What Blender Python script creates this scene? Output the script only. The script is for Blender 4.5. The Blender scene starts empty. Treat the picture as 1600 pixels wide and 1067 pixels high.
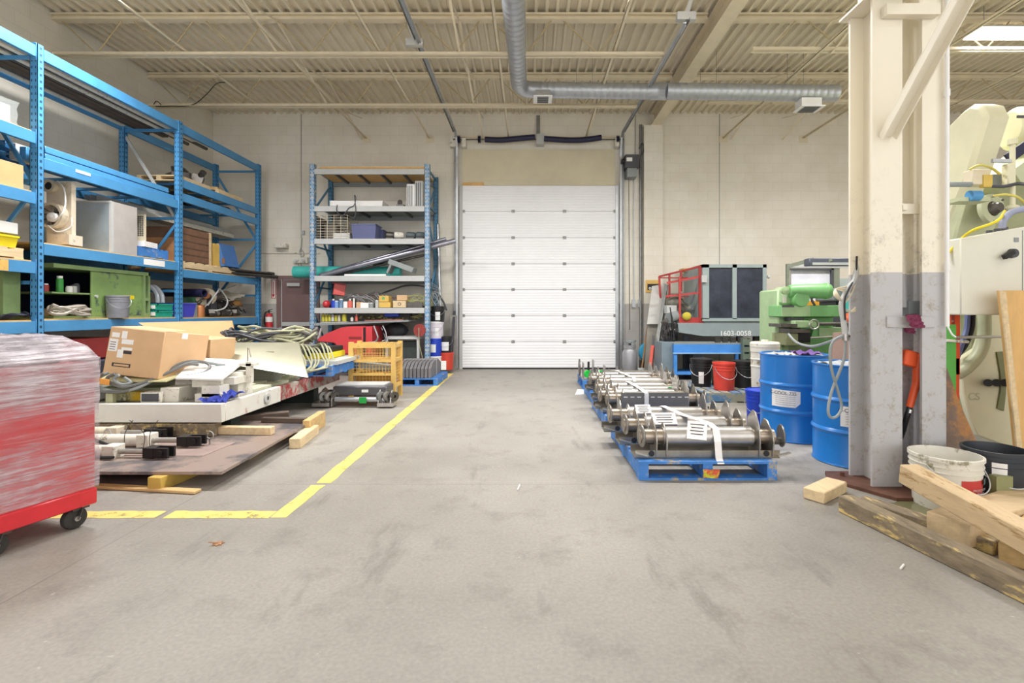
import bpy, bmesh, math, random
from mathutils import Vector, Matrix, Euler
R = math.radians
C = bpy.context.scene.collection
S = bpy.context.scene
rnd = random.Random(7)

# ---------------------------------------------------------------- camera
PX, PY, F, CH = 828.0, 487.0, 760.0, 1.22      # vanishing point, focal length (1600 px frame), eye height
cam_d = bpy.data.cameras.new('camera'); cam = bpy.data.objects.new('camera', cam_d); C.objects.link(cam)
cam.location = (0, 0, CH); cam.rotation_euler = (R(90), 0, 0)
cam_d.sensor_width = 36; cam_d.lens = F / 1600 * 36
cam_d.shift_x = (800 - PX) / 1600; cam_d.shift_y = -(533.5 - PY) / 1600
cam_d.clip_start = .05; cam_d.clip_end = 100
S.camera = cam
S.view_settings.view_transform = 'Standard'; S.view_settings.look = 'None'
S.view_settings.exposure = 0.24; S.view_settings.gamma = 1.0; S.view_settings.use_curve_mapping = False

# ---------------------------------------------------------------- light
w = bpy.data.worlds.new('world'); S.world = w; w.use_nodes = True
w.node_tree.nodes['Background'].inputs[0].default_value = (1.0, 1.0, 1.0, 1)
w.node_tree.nodes['Background'].inputs[1].default_value = 1.9
def area_lamp(x, y, z, sx, sy, power, col=(1, .995, .985)):
    d = bpy.data.lights.new('lamp_light', 'AREA'); d.shape = 'RECTANGLE'; d.size = sx; d.size_y = sy; d.energy = power; d.color = col; d.spread = R(158)
    o = bpy.data.objects.new('lamp_light', d); C.objects.link(o); o.location = (x, y, z); return o
LAMPS = [(-4.6, 5.55, 150), (-1.3, 5.55, 135), (1.3, 5.55, 125), (4.6, 5.55, 125), (6.75, 6.75, 130), (-4.4, 1.2, 30), (-1.0, 1.2, 12), (4.6, 1.2, 20), (8.4, 4.0, 60)]  # top right seen, rack and duct-girder lamps inferred from glare, others added for brightness
for x, y, p in LAMPS:
    area_lamp(x, y, 5.0, 1.15, .34, p)

# ---------------------------------------------------------------- helpers
def lin(h):
    h = h.lstrip('#'); v = [int(h[i:i+2], 16) / 255 for i in (0, 2, 4)]
    return tuple((c / 12.92 if c <= .04045 else ((c + .055) / 1.055) ** 2.4) for c in v) + (1,)
def nd(nt, t, **k):
    n = nt.nodes.new(t)
    for a, b in k.items():
        if a.startswith('i_'):
            key = a[2:]; n.inputs[int(key) if key.isdigit() else key.replace('_', ' ')].default_value = b
        else: setattr(n, a, b)
    return n
def ramp(nt, p0, p1, c0=(0, 0, 0, 1), c1=(1, 1, 1, 1)):
    r = nt.nodes.new('ShaderNodeValToRGB'); e = r.color_ramp.elements
    e[0].position = p0; e[0].color = c0; e[1].position = p1; e[1].color = c1; return r
def mix(nt, fac, a, b, mode='MIX'):
    m = nt.nodes.new('ShaderNodeMix'); m.data_type = 'RGBA'; m.blend_type = mode
    for s, v in ((m.inputs[0], fac), (m.inputs[6], a), (m.inputs[7], b)):
        if isinstance(v, bpy.types.NodeSocket): nt.links.new(v, s)
        else: s.default_value = v
    return m.outputs[2]
MATS = {}
def mat(name, h, r=.55, m=0.0, v=.12, s=5, wear=None, bump=0, st=(1, 1, 1)):
    if name in MATS: return MATS[name]
    M = bpy.data.materials.new(name); M.use_nodes = True; nt = M.node_tree; b = nt.nodes['Principled BSDF']
    c = lin(h); tc = nd(nt, 'ShaderNodeTexCoord'); mp = nd(nt, 'ShaderNodeMapping'); mp.inputs['Scale'].default_value = st
    nt.links.new(tc.outputs['Object'], mp.inputs[0])
    no = nd(nt, 'ShaderNodeTexNoise', i_Scale=s, i_Detail=5.0, i_Roughness=.65); nt.links.new(mp.outputs[0], no.inputs['Vector'])
    rp = ramp(nt, .3, .7, tuple(x * (1 - v) for x in c[:3]) + (1,), tuple(min(1, x * (1 + v)) for x in c[:3]) + (1,))
    nt.links.new(no.outputs[0], rp.inputs[0]); col = rp.outputs[0]
    if wear:
        wh, amt, ws = wear
        n2 = nd(nt, 'ShaderNodeTexNoise', i_Scale=ws, i_Detail=8.0, i_Roughness=.7); nt.links.new(mp.outputs[0], n2.inputs['Vector'])
        r2 = ramp(nt, 1 - amt - .09, 1 - amt - .01); nt.links.new(n2.outputs[0], r2.inputs[0])
        col = mix(nt, r2.outputs[0], col, lin(wh))
    nt.links.new(col, b.inputs['Base Color'])
    b.inputs['Roughness'].default_value = r; b.inputs['Metallic'].default_value = m
    if bump:
        bp = nd(nt, 'ShaderNodeBump', i_Strength=bump, i_Distance=.01); nt.links.new(no.outputs[0], bp.inputs['Height']); nt.links.new(bp.outputs[0], b.inputs['Normal'])
    MATS[name] = M; return M

class B:
    def __init__(s): s.bm = bmesh.new(); s.mi = 0
    def raw(s, vs, fs):
        v = [s.bm.verts.new(p) for p in vs]
        for f in fs:
            try: x = s.bm.faces.new([v[i] for i in f]); x.material_index = s.mi
            except ValueError: pass
        return s
    def box(s, x0, x1, y0, y1, z0, z1):
        x0, x1 = sorted((x0, x1)); y0, y1 = sorted((y0, y1)); z0, z1 = sorted((z0, z1))
        return s.raw([(x0,y0,z0),(x1,y0,z0),(x1,y1,z0),(x0,y1,z0),(x0,y0,z1),(x1,y0,z1),(x1,y1,z1),(x0,y1,z1)],
                     [(3,2,1,0),(4,5,6,7),(0,1,5,4),(1,2,6,5),(2,3,7,6),(3,0,4,7)])
    def ob(s, c, d, rot=(0, 0, 0)):     # box about c, size d, rotation in degrees
        m = Euler([R(a) for a in rot]).to_matrix(); h = Vector(d) / 2
        vs = [Vector(c) + m @ Vector((a*h.x, b*h.y, e*h.z)) for e in (-1, 1) for a, b in ((-1,-1),(1,-1),(1,1),(-1,1))]
        return s.raw(vs, [(3,2,1,0),(4,5,6,7),(0,1,5,4),(1,2,6,5),(2,3,7,6),(3,0,4,7)])
    def frame(s, d, up=None):
        d = Vector(d).normalized(); u = Vector(up) if up else (Vector((0,0,1)) if abs(d.z) < .95 else Vector((0,1,0)))
        x = d.cross(u).normalized(); return d, x, x.cross(d).normalized()
    def bar(s, p, q, a, b=None, up=None):  # a across, b along up
        b = b or a; p = Vector(p); q = Vector(q); d, x, u = s.frame(q - p, up)
        o = [(-a/2,-b/2),(a/2,-b/2),(a/2,b/2),(-a/2,b/2)]
        return s.raw([p + x*i + u*j for i, j in o] + [q + x*i + u*j for i, j in o], [(0,1,2,3),(7,6,5,4),(0,4,5,1),(1,5,6,2),(2,6,7,3),(3,7,4,0)])
    def cyl(s, p, q, r, r2=None, n=16, cap=True):
        r2 = r if r2 is None else r2; p = Vector(p); q = Vector(q); d, x, u = s.frame(q - p)
        an = [2*math.pi*i/n for i in range(n)]
        vs = [p + (x*math.cos(a) + u*math.sin(a))*r for a in an] + [q + (x*math.cos(a) + u*math.sin(a))*r2 for a in an]
        fs = [(i, (i+1) % n, n+(i+1) % n, n+i) for i in range(n)]
        if cap: fs += [tuple(range(n-1, -1, -1)), tuple(range(n, 2*n))]
        return s.raw(vs, fs)
    def lathe(s, prof, c=(0, 0, 0), n=28, ax=(0, 0, 1)):
        c = Vector(c); d, x, u = s.frame(ax)
        vs = []; k = len(prof)
        for i in range(n):
            a = 2*math.pi*i/n
            for r, z in prof: vs.append(c + (x*math.cos(a) + u*math.sin(a))*max(r, .0004) + d*z)
        return s.raw(vs, [(i*k+j, ((i+1) % n)*k+j, ((i+1) % n)*k+j+1, i*k+j+1) for i in range(n) for j in range(k-1)])
    def tube(s, pts, r, n=8, sm=5, closed=False):
        P = [Vector(p) for p in pts]
        if sm and len(P) > 2:
            Q = []; L = len(P); rng = range(L if closed else L-1)
            for i in rng:
                a = P[(i-1) % L] if closed or i else P[0]; b = P[i]; c = P[(i+1) % L]; d = P[(i+2) % L] if closed or i+2 < L else P[-1]
                for k in range(sm):
                    t = k/sm; Q.append(.5*((2*b) + (c-a)*t + (2*a-5*b+4*c-d)*t*t + (3*b-a-3*c+d)*t*t*t))
            if not closed: Q.append(P[-1])
            P = Q
        L = len(P); vs = []; pu = None
        for i in range(L):
            t = (P[(i+1) % L]-P[i-1]) if closed else (P[min(i+1, L-1)]-P[max(i-1, 0)])
            t = t.normalized() if t.length > 1e-7 else Vector((1, 0, 0))
            if pu is None: pu = t.orthogonal().normalized()
            pu = (pu - t*pu.dot(t)); pu = pu.normalized() if pu.length > 1e-6 else t.orthogonal().normalized()
            x = t.cross(pu)
            rr = r[i*len(r)//L] if isinstance(r, (list, tuple)) else r
            vs += [P[i] + (pu*math.cos(2*math.pi*k/n) + x*math.sin(2*math.pi*k/n))*rr for k in range(n)]
        fs = [(i*n+k, i*n+(k+1) % n, ((i+1) % L)*n+(k+1) % n, ((i+1) % L)*n+k) for i in range(L if closed else L-1) for k in range(n)]
        if not closed: fs += [tuple(range(n-1, -1, -1)), tuple(range((L-1)*n, L*n))]
        return s.raw(vs, fs)
    def prism(s, o, a, b, ax='y'):   # outline in the plane across ax, pushed from a to b
        f = {'y': lambda p, t: (p[0], t, p[1]), 'x': lambda p, t: (t, p[0], p[1]), 'z': lambda p, t: (p[0], p[1], t)}[ax]
        n = len(o)
        return s.raw([f(p, a) for p in o] + [f(p, b) for p in o], [tuple(range(n)), tuple(range(2*n-1, n-1, -1))] + [(i, i+n, (i+1) % n+n, (i+1) % n) for i in range(n)])
    def ball(s, c, r, n=10, sc=(1, 1, 1)):
        m = Matrix.Translation(c) @ Matrix.Diagonal((r*sc[0], r*sc[1], r*sc[2], 1))
        g = bmesh.ops.create_icosphere(s.bm, subdivisions=2 if n < 14 else 3, radius=1, matrix=m)
        for v in g['verts']:
            for f in v.link_faces: f.material_index = s.mi
        return s
    def cloth(s, pts, nx, ny, amp, seed=0):  # four corners, wrinkled sheet
        a, b, c, d = [Vector(p) for p in pts]; rr = random.Random(seed); vs = []
        nrm = (b-a).cross(d-a).normalized()
        for j in range(ny+1):
            for i in range(nx+1):
                u, v = i/nx, j/ny; p = a*(1-u)*(1-v) + b*u*(1-v) + c*u*v + d*(1-u)*v
                vs.append(p + nrm*rr.uniform(-amp, amp))
        return s.raw(vs, [(j*(nx+1)+i, j*(nx+1)+i+1, (j+1)*(nx+1)+i+1, (j+1)*(nx+1)+i) for j in range(ny) for i in range(nx)])
    def bend(s, fn):
        for v in s.bm.verts: v.co = Vector(fn(v.co))
        return s
    def turn(s, c, rot):
        m = Matrix.Translation(c) @ Euler([R(a) for a in rot]).to_matrix().to_4x4() @ Matrix.Translation(-Vector(c))
        s.bm.transform(m); return s

AUTO = []
def basis(o):
    m = Matrix.Identity(4)
    while o: m = Matrix.LocRotScale(o.location, o.rotation_euler, o.scale) @ m; o = o.parent
    return m
def tags(o, label, cat, group=None, kind=None):
    if label: o['label'] = label
    if cat: o['category'] = cat
    if group: o['group'] = group
    if kind: o['kind'] = kind
    return o
def thing(name, label, cat, group=None, kind=None):
    o = bpy.data.objects.new(name, None); C.objects.link(o); o.empty_display_size = .1
    AUTO.append(o); return tags(o, label, cat, group, kind)
def part(name, b, m, parent=None, label=None, bev=0, sm=38, kind=None):
    bm = b.bm; bmesh.ops.recalc_face_normals(bm, faces=bm.faces)
    me = bpy.data.meshes.new(name); o = bpy.data.objects.new(name, me); C.objects.link(o)
    if parent:
        o.parent = parent; bm.transform(basis(parent).inverted())
    else:
        xs = [v.co for v in bm.verts]; c = Vector(((min(p.x for p in xs)+max(p.x for p in xs))/2, (min(p.y for p in xs)+max(p.y for p in xs))/2, min(p.z for p in xs)))
        bm.transform(Matrix.Translation(-c)); o.location = c
    bm.to_mesh(me); bm.free()
    for x in (m if isinstance(m, (list, tuple)) else [m]): me.materials.append(x)
    if sm:
        for p in me.polygons: p.use_smooth = True
        me.set_sharp_from_angle(angle=R(sm))
    if bev:
        d = o.modifiers.new('bevel', 'BEVEL'); d.width = bev; d.segments = 1; d.limit_method = 'ANGLE'; d.angle_limit = R(50)
    if label: o['label'] = label
    if kind: o['kind'] = kind
    return o
def one(name, b, m, label, cat, group=None, bev=0, kind=None, sm=38):
    return tags(part(name, b, m, None, None, bev, sm), label, cat, group, kind)
def struct(name, b, m, parent=None, sm=38, bev=0):
    o = part(name, b, m, parent, sm=sm, bev=bev)
    if not parent: o['kind'] = 'structure'
    return o
def kids(o): return [x for x in list(bpy.data.objects) if x.parent == o]
def dup(o, loc, rz=0, label=None, group=None, sc=None):
    def cp(a, par):
        c = a.copy(); C.objects.link(c); c.parent = par
        for k in kids(a): cp(k, c)
        return c
    c = cp(o, None); c.location = loc; c.rotation_euler = (0, 0, R(rz))
    if sc: c.scale = (sc, sc, sc)
    if label: c['label'] = label
    if group: c['group'] = group
    return c
def settle():
    for o in AUTO:
        ks = kids(o); ps = []
        if not ks: continue
        def walk(k, m):
            mm = m @ Matrix.LocRotScale(k.location, k.rotation_euler, k.scale)
            if k.type == 'MESH': ps.extend(mm @ v.co for v in k.data.vertices)
            for q in kids(k): walk(q, mm)
        for k in ks: walk(k, Matrix.Identity(4))
        c = Vector(((min(p.x for p in ps)+max(p.x for p in ps))/2, (min(p.y for p in ps)+max(p.y for p in ps))/2, min(p.z for p in ps)))
        o.location = o.location + c
        for k in ks: k.location = k.location - c
    AUTO.clear()
def at(px, py, Y): return Vector(((px-PX)*Y/F, Y, CH-(py-PY)*Y/F))
def fl(px, py): Y = F*CH/(py-PY); return Vector(((px-PX)*Y/F, Y, 0))
def fb(x0, y0, x1, y1, Y, d, b=None):    # box whose face towards the entrance spans these points at distance Y
    p, q = at(x0, y0, Y), at(x1, y1, Y); return (b or B()).box(p.x, q.x, Y, Y+d, q.z, p.z)
def fz(x0, x1, z0, z1, Y, d, b=None):
    return (b or B()).box((x0-PX)*Y/F, (x1-PX)*Y/F, Y, Y+d, z0, z1)
def txt(s, size, loc, rot, m, parent, name='lettering', ext=.0008, font_x=1.0):
    cu = bpy.data.curves.new('t', 'FONT'); cu.body = s; cu.size = size; cu.extrude = ext; cu.align_x = 'CENTER'; cu.align_y = 'CENTER'
    t = bpy.data.objects.new('t', cu); C.objects.link(t); bpy.context.view_layer.update()
    me = bpy.data.meshes.new_from_object(t.evaluated_get(bpy.context.evaluated_depsgraph_get()))
    bpy.data.objects.remove(t); bpy.data.curves.remove(cu)
    o = bpy.data.objects.new(name, me); C.objects.link(o); me.materials.clear(); me.materials.append(m)
    me.transform(Matrix.Translation(loc) @ Euler([R(a) for a in rot]).to_matrix().to_4x4() @ Matrix.Diagonal((font_x, 1, 1, 1)))
    o.parent = parent; me.transform(basis(parent).inverted()); return o

# ---------------------------------------------------------------- materials of the building
XL, XR_, YB, ZC = -6.78, 11.0, 10.41, 5.45
def concrete():
    M = bpy.data.materials.new('concrete'); M.use_nodes = True; nt = M.node_tree; b = nt.nodes['Principled BSDF']; L = nt.links.new
    tc = nd(nt, 'ShaderNodeTexCoord'); ob = tc.outputs['Object']
    n1 = nd(nt, 'ShaderNodeTexNoise', i_Scale=.55, i_Detail=6.0, i_Roughness=.6); L(ob, n1.inputs['Vector'])
    r1 = ramp(nt, .3, .68, lin('89847c'), lin('a39e96')); L(n1.outputs[0], r1.inputs[0])
    n2 = nd(nt, 'ShaderNodeTexNoise', i_Scale=3.2, i_Detail=8.0, i_Roughness=.72); L(ob, n2.inputs['Vector'])
    r2 = ramp(nt, .52, .74); L(n2.outputs[0], r2.inputs[0])
    c = mix(nt, r2.outputs[0], r1.outputs[0], lin('827c75'))
    mp = nd(nt, 'ShaderNodeMapping'); mp.inputs['Scale'].default_value = (2.2, .5, 1); L(ob, mp.inputs[0])
    n3 = nd(nt, 'ShaderNodeTexNoise', i_Scale=1.4, i_Detail=7.0, i_Roughness=.7); L(mp.outputs[0], n3.inputs['Vector'])
    r3 = ramp(nt, .57, .72); L(n3.outputs[0], r3.inputs[0]); c = mix(nt, r3.outputs[0], c, lin('78726b'))
    n4 = nd(nt, 'ShaderNodeTexNoise', i_Scale=60.0, i_Detail=3.0); L(ob, n4.inputs['Vector'])
    r4 = ramp(nt, .35, .7, (.9, .9, .9, 1), (1.06, 1.06, 1.06, 1)); L(n4.outputs[0], r4.inputs[0]); c = mix(nt, 1.0, c, r4.outputs[0], 'MULTIPLY')
    n5 = nd(nt, 'ShaderNodeTexNoise', i_Scale=13.0, i_Detail=8.0, i_Roughness=.85); L(ob, n5.inputs['Vector'])
    r5 = ramp(nt, .62, .66); L(n5.outputs[0], r5.inputs[0]); c = mix(nt, r5.outputs[0], c, lin('b6b1aa'))
    sp = nd(nt, 'ShaderNodeSeparateXYZ'); L(ob, sp.inputs[0])
    def line(sock, v, wd):
        a = nd(nt, 'ShaderNodeMath', operation='SUBTRACT'); L(sock, a.inputs[0]); a.inputs[1].default_value = v
        d = nd(nt, 'ShaderNodeMath', operation='ABSOLUTE'); L(a.outputs[0], d.inputs[0])
        e = nd(nt, 'ShaderNodeMath', operation='LESS_THAN'); L(d.outputs[0], e.inputs[0]); e.inputs[1].default_value = wd; return e.outputs[0]
    off = 0
    for k, v, wd in ((0, -2.21, .004), (1, 3.44, .003), (1, 8.0, .003), (0, 3.3, .004)):
        c = mix(nt, line(sp.outputs[k], v, wd), c, lin('7d7770'))
    L(c, b.inputs['Base Color'])
    rr = ramp(nt, .3, .7, (.42, .42, .42, 1), (.62, .62, .62, 1)); L(n1.outputs[0], rr.inputs[0]); L(rr.outputs[0], b.inputs['Roughness'])
    bp = nd(nt, 'ShaderNodeBump', i_Strength=.12, i_Distance=.004); L(n4.outputs[0], bp.inputs['Height']); L(bp.outputs[0], b.inputs['Normal'])
    return M
def blockwall(name, axis):
    M = bpy.data.materials.new(name); M.use_nodes = True; nt = M.node_tree; b = nt.nodes['Principled BSDF']; L = nt.links.new
    tc = nd(nt, 'ShaderNodeTexCoord'); sp = nd(nt, 'ShaderNodeSeparateXYZ'); L(tc.outputs['Object'], sp.inputs[0])
    cb = nd(nt, 'ShaderNodeCombineXYZ'); L(sp.outputs[axis], cb.inputs[0]); L(sp.outputs[2], cb.inputs[1])
    br = nd(nt, 'ShaderNodeTexBrick', i_Scale=1.0, i_Mortar_Size=.005, i_Mortar_Smooth=.6, i_Brick_Width=.4, i_Row_Height=.2); L(cb.outputs[0], br.inputs['Vector'])
    br.inputs['Color1'].default_value = (1, 1, 1, 1); br.inputs['Color2'].default_value = (.965, .965, .965, 1); br.inputs['Mortar'].default_value = (.86, .86, .86, 1)
    lt = nd(nt, 'ShaderNodeMath', operation='LESS_THAN'); L(sp.outputs[2], lt.inputs[0]); lt.inputs[1].default_value = 1.39
    c = mix(nt, lt.outputs[0], lin('ebe6dc'), lin('b9b6b3'))
    n = nd(nt, 'ShaderNodeTexNoise', i_Scale=1.3, i_Detail=7.0, i_Roughness=.65); L(tc.outputs['Object'], n.inputs['Vector'])
    r = ramp(nt, .35, .75, (.9, .88, .82, 1), (1.03, 1.03, 1.03, 1)); L(n.outputs[0], r.inputs[0])
    c = mix(nt, 1.0, c, r.outputs[0], 'MULTIPLY'); c = mix(nt, 1.0, c, br.outputs[0], 'MULTIPLY')
    L(c, b.inputs['Base Color']); b.inputs['Roughness'].default_value = .6
    bp = nd(nt, 'ShaderNodeBump', i_Strength=.3, i_Distance=.006); L(br.outputs[0], bp.inputs['Height']); L(bp.outputs[0], b.inputs['Normal'])
    return M
CONC, WALLB, WALLS = concrete(), blockwall('block wall', 0), blockwall('block side wall', 1)
CREAM = mat('cream steel paint', 'dfd3b8', .5, v=.06)
DECKM = mat('cream deck paint', 'e0d6c0', .55, v=.05)
COLW = mat('column paint', 'e9e2d2', .45, v=.05, wear=('8f8373', .33, 9))
GALV = mat('galvanised steel', 'b9bcc0', .35, .85, v=.12, s=9)
GALVD = mat('dull galvanised steel', '8f908e', .45, .7, v=.15, s=12)
STEEL = mat('bright steel', 'bdb9b5', .36, .9, v=.12, s=14)
STEELD = mat('dark steel', '67635f', .4, .8, v=.2, s=12)
BLACK = mat('black', '1c1c1f', .5, v=.2)
NAVY = mat('navy spring', '1b1c3d', .5)
WHITE = mat('white paint', 'ecebe9', .45, v=.03)
OFFW = mat('off white', 'dcd8cc', .5, v=.08, s=8, wear=('8d8878', .34, 14))
GREY = mat('grey paint', '8e9494', .5, v=.08)
LGREY = mat('light grey', 'bcbdbb', .5, v=.06)
DGREY = mat('dark grey', '4a4b50', .55, v=.12)
BROWN = mat('brown door paint', '7b625f', .5, v=.06)
RED = mat('red paint', 'c63238', .35, v=.07)
DRED = mat('dull red', '8a2e2c', .5, v=.2)
ORNG = mat('orange', 'e0592b', .45, v=.08)
YEL = mat('yellow', 'e8d21f', .45, v=.08)
YELC = mat('ochre yellow', 'd8b163', .5, v=.12, wear=('8c6a35', .33, 12))
BLUE = mat('rack blue', '4b8fc2', .42, v=.1, s=4)
BLUED = mat('dark blue paint', '1f5f94', .45, v=.1)
BLUEW = mat('weathered blue rack', '7ea3c4', .5, v=.12, wear=('b9bcc0', .42, 12))
PBLUE = mat('pallet blue', '3f7cc4', .6, v=.18, wear=('a79c82', .36, 10), bump=.3)
DBLUE = mat('drum blue', '2477c6', .3, v=.1, s=3)
VBLUE = mat('vivid blue', '2141b8', .4, v=.1)
TEAL = mat('teal', '3fb0a6', .5, v=.1)
GRN = mat('machine green', '6fae6a', .4, v=.15, wear=('7c7b58', .32, 8))
OGRN = mat('olive green', '7d9563', .5, v=.15, s=3)
PGRN = mat('pale machine green', 'd3cfae', .4, v=.08)
SAGE = mat('sage cream', 'c9cab2', .45, v=.1)
WOOD = mat('wood', 'c9a873', .7, v=.2, s=4, st=(1, 6, 6), bump=.3)
WOODP = mat('pale wood', 'd9c199', .7, v=.16, s=4, st=(6, 1, 6), bump=.3)
WOODD = mat('grey weathered wood', '82745f', .75, v=.42, s=5, st=(5, 1, 5), wear=('d2b878', .38, 3), bump=.4)
WOODG = mat('dark wood', '5a4c42', .75, v=.3, s=5, bump=.3)
PLY = mat('plywood', 'd6ab6c', .6, v=.12, s=3, st=(4, 4, 1))
CARD = mat('cardboard', 'd3ad84', .75, v=.05)
CARDY = mat('yellow cardboard', 'd9b35c', .75, v=.08)
CARDB = mat('brown crate', '7c5b46', .7, v=.2, s=6)
PAPER = mat('paper', 'efedea', .7, v=.04)
INK = mat('ink', '3a3438', .7, v=.02)
RUBB = mat('rubber', '35322f', .7, v=.3, s=20)
CABLE = mat('grey cable', '6d6c6a', .5, v=.1)
CABLEG = mat('pale green cable', 'a8a78a', .6, v=.15)
RUST = mat('rusty plate', '6c4a3b', .6, .3, v=.3, s=8)
PLATE = mat('steel plate', '6c686b', .42, .35, v=.15, s=3, wear=('a18f86', .45, 1.5))
RAG = mat('blue rag', '2f3f9c', .85, v=.2)
MAR = mat('maroon rag', '7e3552', .85, v=.2)
PUR = mat('purple cloth', '6b4d8e', .85, v=.2)
BEIGE = mat('beige machine', 'd5c9b4', .5, v=.1, wear=('8a7c66', .33, 9))
PINK = mat('clear yellow', 'b9b13a', .3, v=.1)

# ---------------------------------------------------------------- building shell
struct('floor', B().box(XL-.2, XR_+.2, -4, YB+.2, -.15, 0), CONC)
# material object space = world: floor box re-origin handled below
def pin(o):       # keep texture space equal to the room's axes
    c = o.location.copy(); o.data.transform(Matrix.Translation(c)); o.location = (0, 0, 0); return o
pin(bpy.data.objects['floor'])
pin(struct('wall_back', B().box(XL-.2, XR_+.2, YB, YB+.2, 0, ZC+.1), WALLB))
pin(struct('wall_left', B().box(XL-.2, XL, -4, YB, 0, ZC+.1), WALLS))
pin(struct('wall_right', B().box(XR_, XR_+.2, -4, YB, 0, ZC+.1), WALLS))
b = B(); o = []; x = XL; 
while x < XR_:
    o += [(x, ZC+.052), (x+.085, ZC+.052), (x+.1, ZC), (x+.135, ZC)]; x += .15
o += [(XR_, ZC+.052), (XR_, ZC+.075), (XL, ZC+.075)]
n = len(o)
b.raw([(p[0], -4, p[1]) for p in o] + [(p[0], YB, p[1]) for p in o], [(i, i+1, n+i+1, n+i) for i in range(n-1)])
struct('ceiling', b, DECKM, sm=0)
pin(struct('trim_1', B().box(2.41, 2.81, YB-.14, YB, 0, 5.16), WALLB))     # pilaster under the girder
for nm, xx in (('trim_2', -4.9), ('trim_3', 4.05)):
    struct(nm, B().box(xx, xx+.012, YB-.006, YB, 0, ZC), GALVD)
# open web joists
def joist(Y, x0, x1, z, lab, bx=None):
    t = thing('roof_joist', lab, 'roof joist', 'open web joists under the roof deck')
    b = B()
    for s in (-1, 1): b.box(x0, x1, Y+s*.035-.022, Y+s*.035+.022, 5.37, 5.377); b.box(x0, x1, Y+s*.014-.004, Y+s*.014+.004, 5.37, ZC)
    b.box(x0, x1, Y-.06, Y+.06, 5.425, ZC); b.box(x0, x1, Y-.055, Y+.055, 5.36, 5.37); part('top_chord', b, CREAM, t)
    e0, e1 = (x0, x1-.62) if bx == 'L' else (x0+.35, x1)
    b = B()
    for s in (-1, 1): b.box(e0, e1, Y+s*.016-.004, Y+s*.016+.004, z, z+.055); b.box(e0, e1, Y+s*.04-.02, Y+s*.04+.02, z, z+.007)
    part('bottom_chord', b, CREAM, t)
    b = B(); p = 1.02; x = x0+.1; k = 0
    while x + p < x1:
        if x + p/2 > e0 and x+p/2 < e1:
            if x > e0: b.cyl((x, Y, 5.38), (x+p*.5, Y, z+.03), .009, n=6)
            b.cyl((x+p*.5, Y, z+.03), (x+p*.86, Y, 5.38), .009, n=6)
        x += p
    part('web_rods', b, mat('tan rod paint', 'b5a47c', .6), t)  # web rods a darker tan than the chords
for i, Y in enumerate((5.21, 6.93, 8.65)):
    nm = ('nearest', 'middle', 'far')[i]
    joist(Y, XL, 2.52, 4.86, f'cream open web steel joist left of the girder, {nm} of three from the camera', 'L')
    joist(Y, 2.82, XR_, 4.93, f'cream open web steel joist right of the girder, {nm} of three from the camera', 'R')
t = thing('roof_girder', 'cream steel I beam under the roof running towards the back wall', 'girder')
part('web', B().box(2.66, 2.675, -3.5, YB, 5.17, 5.44), CREAM, t); part('bottom_flange', B().box(2.56, 2.77, -3.5, YB, 5.16, 5.175), CREAM, t)
part('top_flange', B().box(2.56, 2.77, -3.5, YB, 5.435, 5.45), CREAM, t)
# bridging angles running to the back wall
for i, (xx, lab) in enumerate(((-4.9, 'leftmost cream bridging angle under the roof, above the blue rack'), (-3.5, 'cream bridging angle under the roof left of the pallet shelf'), (-2.14, 'cream bridging angle ending above the left door track'),
                (-.45, 'cream bridging angle ending above the door spring'), (1.2, 'cream bridging angle crossing above the round duct'), (4.14, 'cream bridging angle right of the girder'), (5.85, 'cream bridging angle above the duct end'), (7.6, 'cream bridging angle beside the ceiling lamp'))):
    b = B(); ye = 8.9 if i == 0 else YB
    b.box(xx-.02, xx+.02, -2, ye, 4.92, 4.926); b.box(xx-.02, xx-.014, -2, ye, 4.92, 4.96)
    if i in (1, 2, 5, 6): b.box(xx-.09, xx+.09, YB-.01, YB, 4.84, 4.98)
    one('bridging_angle', b, CREAM, lab, 'steel angle', 'bridging angles under the roof')
for i, (x0, x1) in enumerate(((-3.6, -4.3), (-1.0, .3), (4.3, 5.0), (5.4, 6.0))):
    b = B()
    for y0, y1 in ((5.21, 6.93), (6.93, 8.65), (8.65, YB)):
        b.bar((x0, y0, 5.36), (x0, y1, 4.9), .03, .004); b.bar((x0, y0, 4.9), (x0, y1, 5.36), .03, .004)
    one('cross_bridging', b, CREAM, ['thin crossed bridging angles left of the left door track', 'thin crossed bridging angles above the white door', 'thin crossed bridging angles just right of the girder', 'thin crossed bridging angles above the duct end'][i], 'steel angle', 'crossed bridging between joists')
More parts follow.
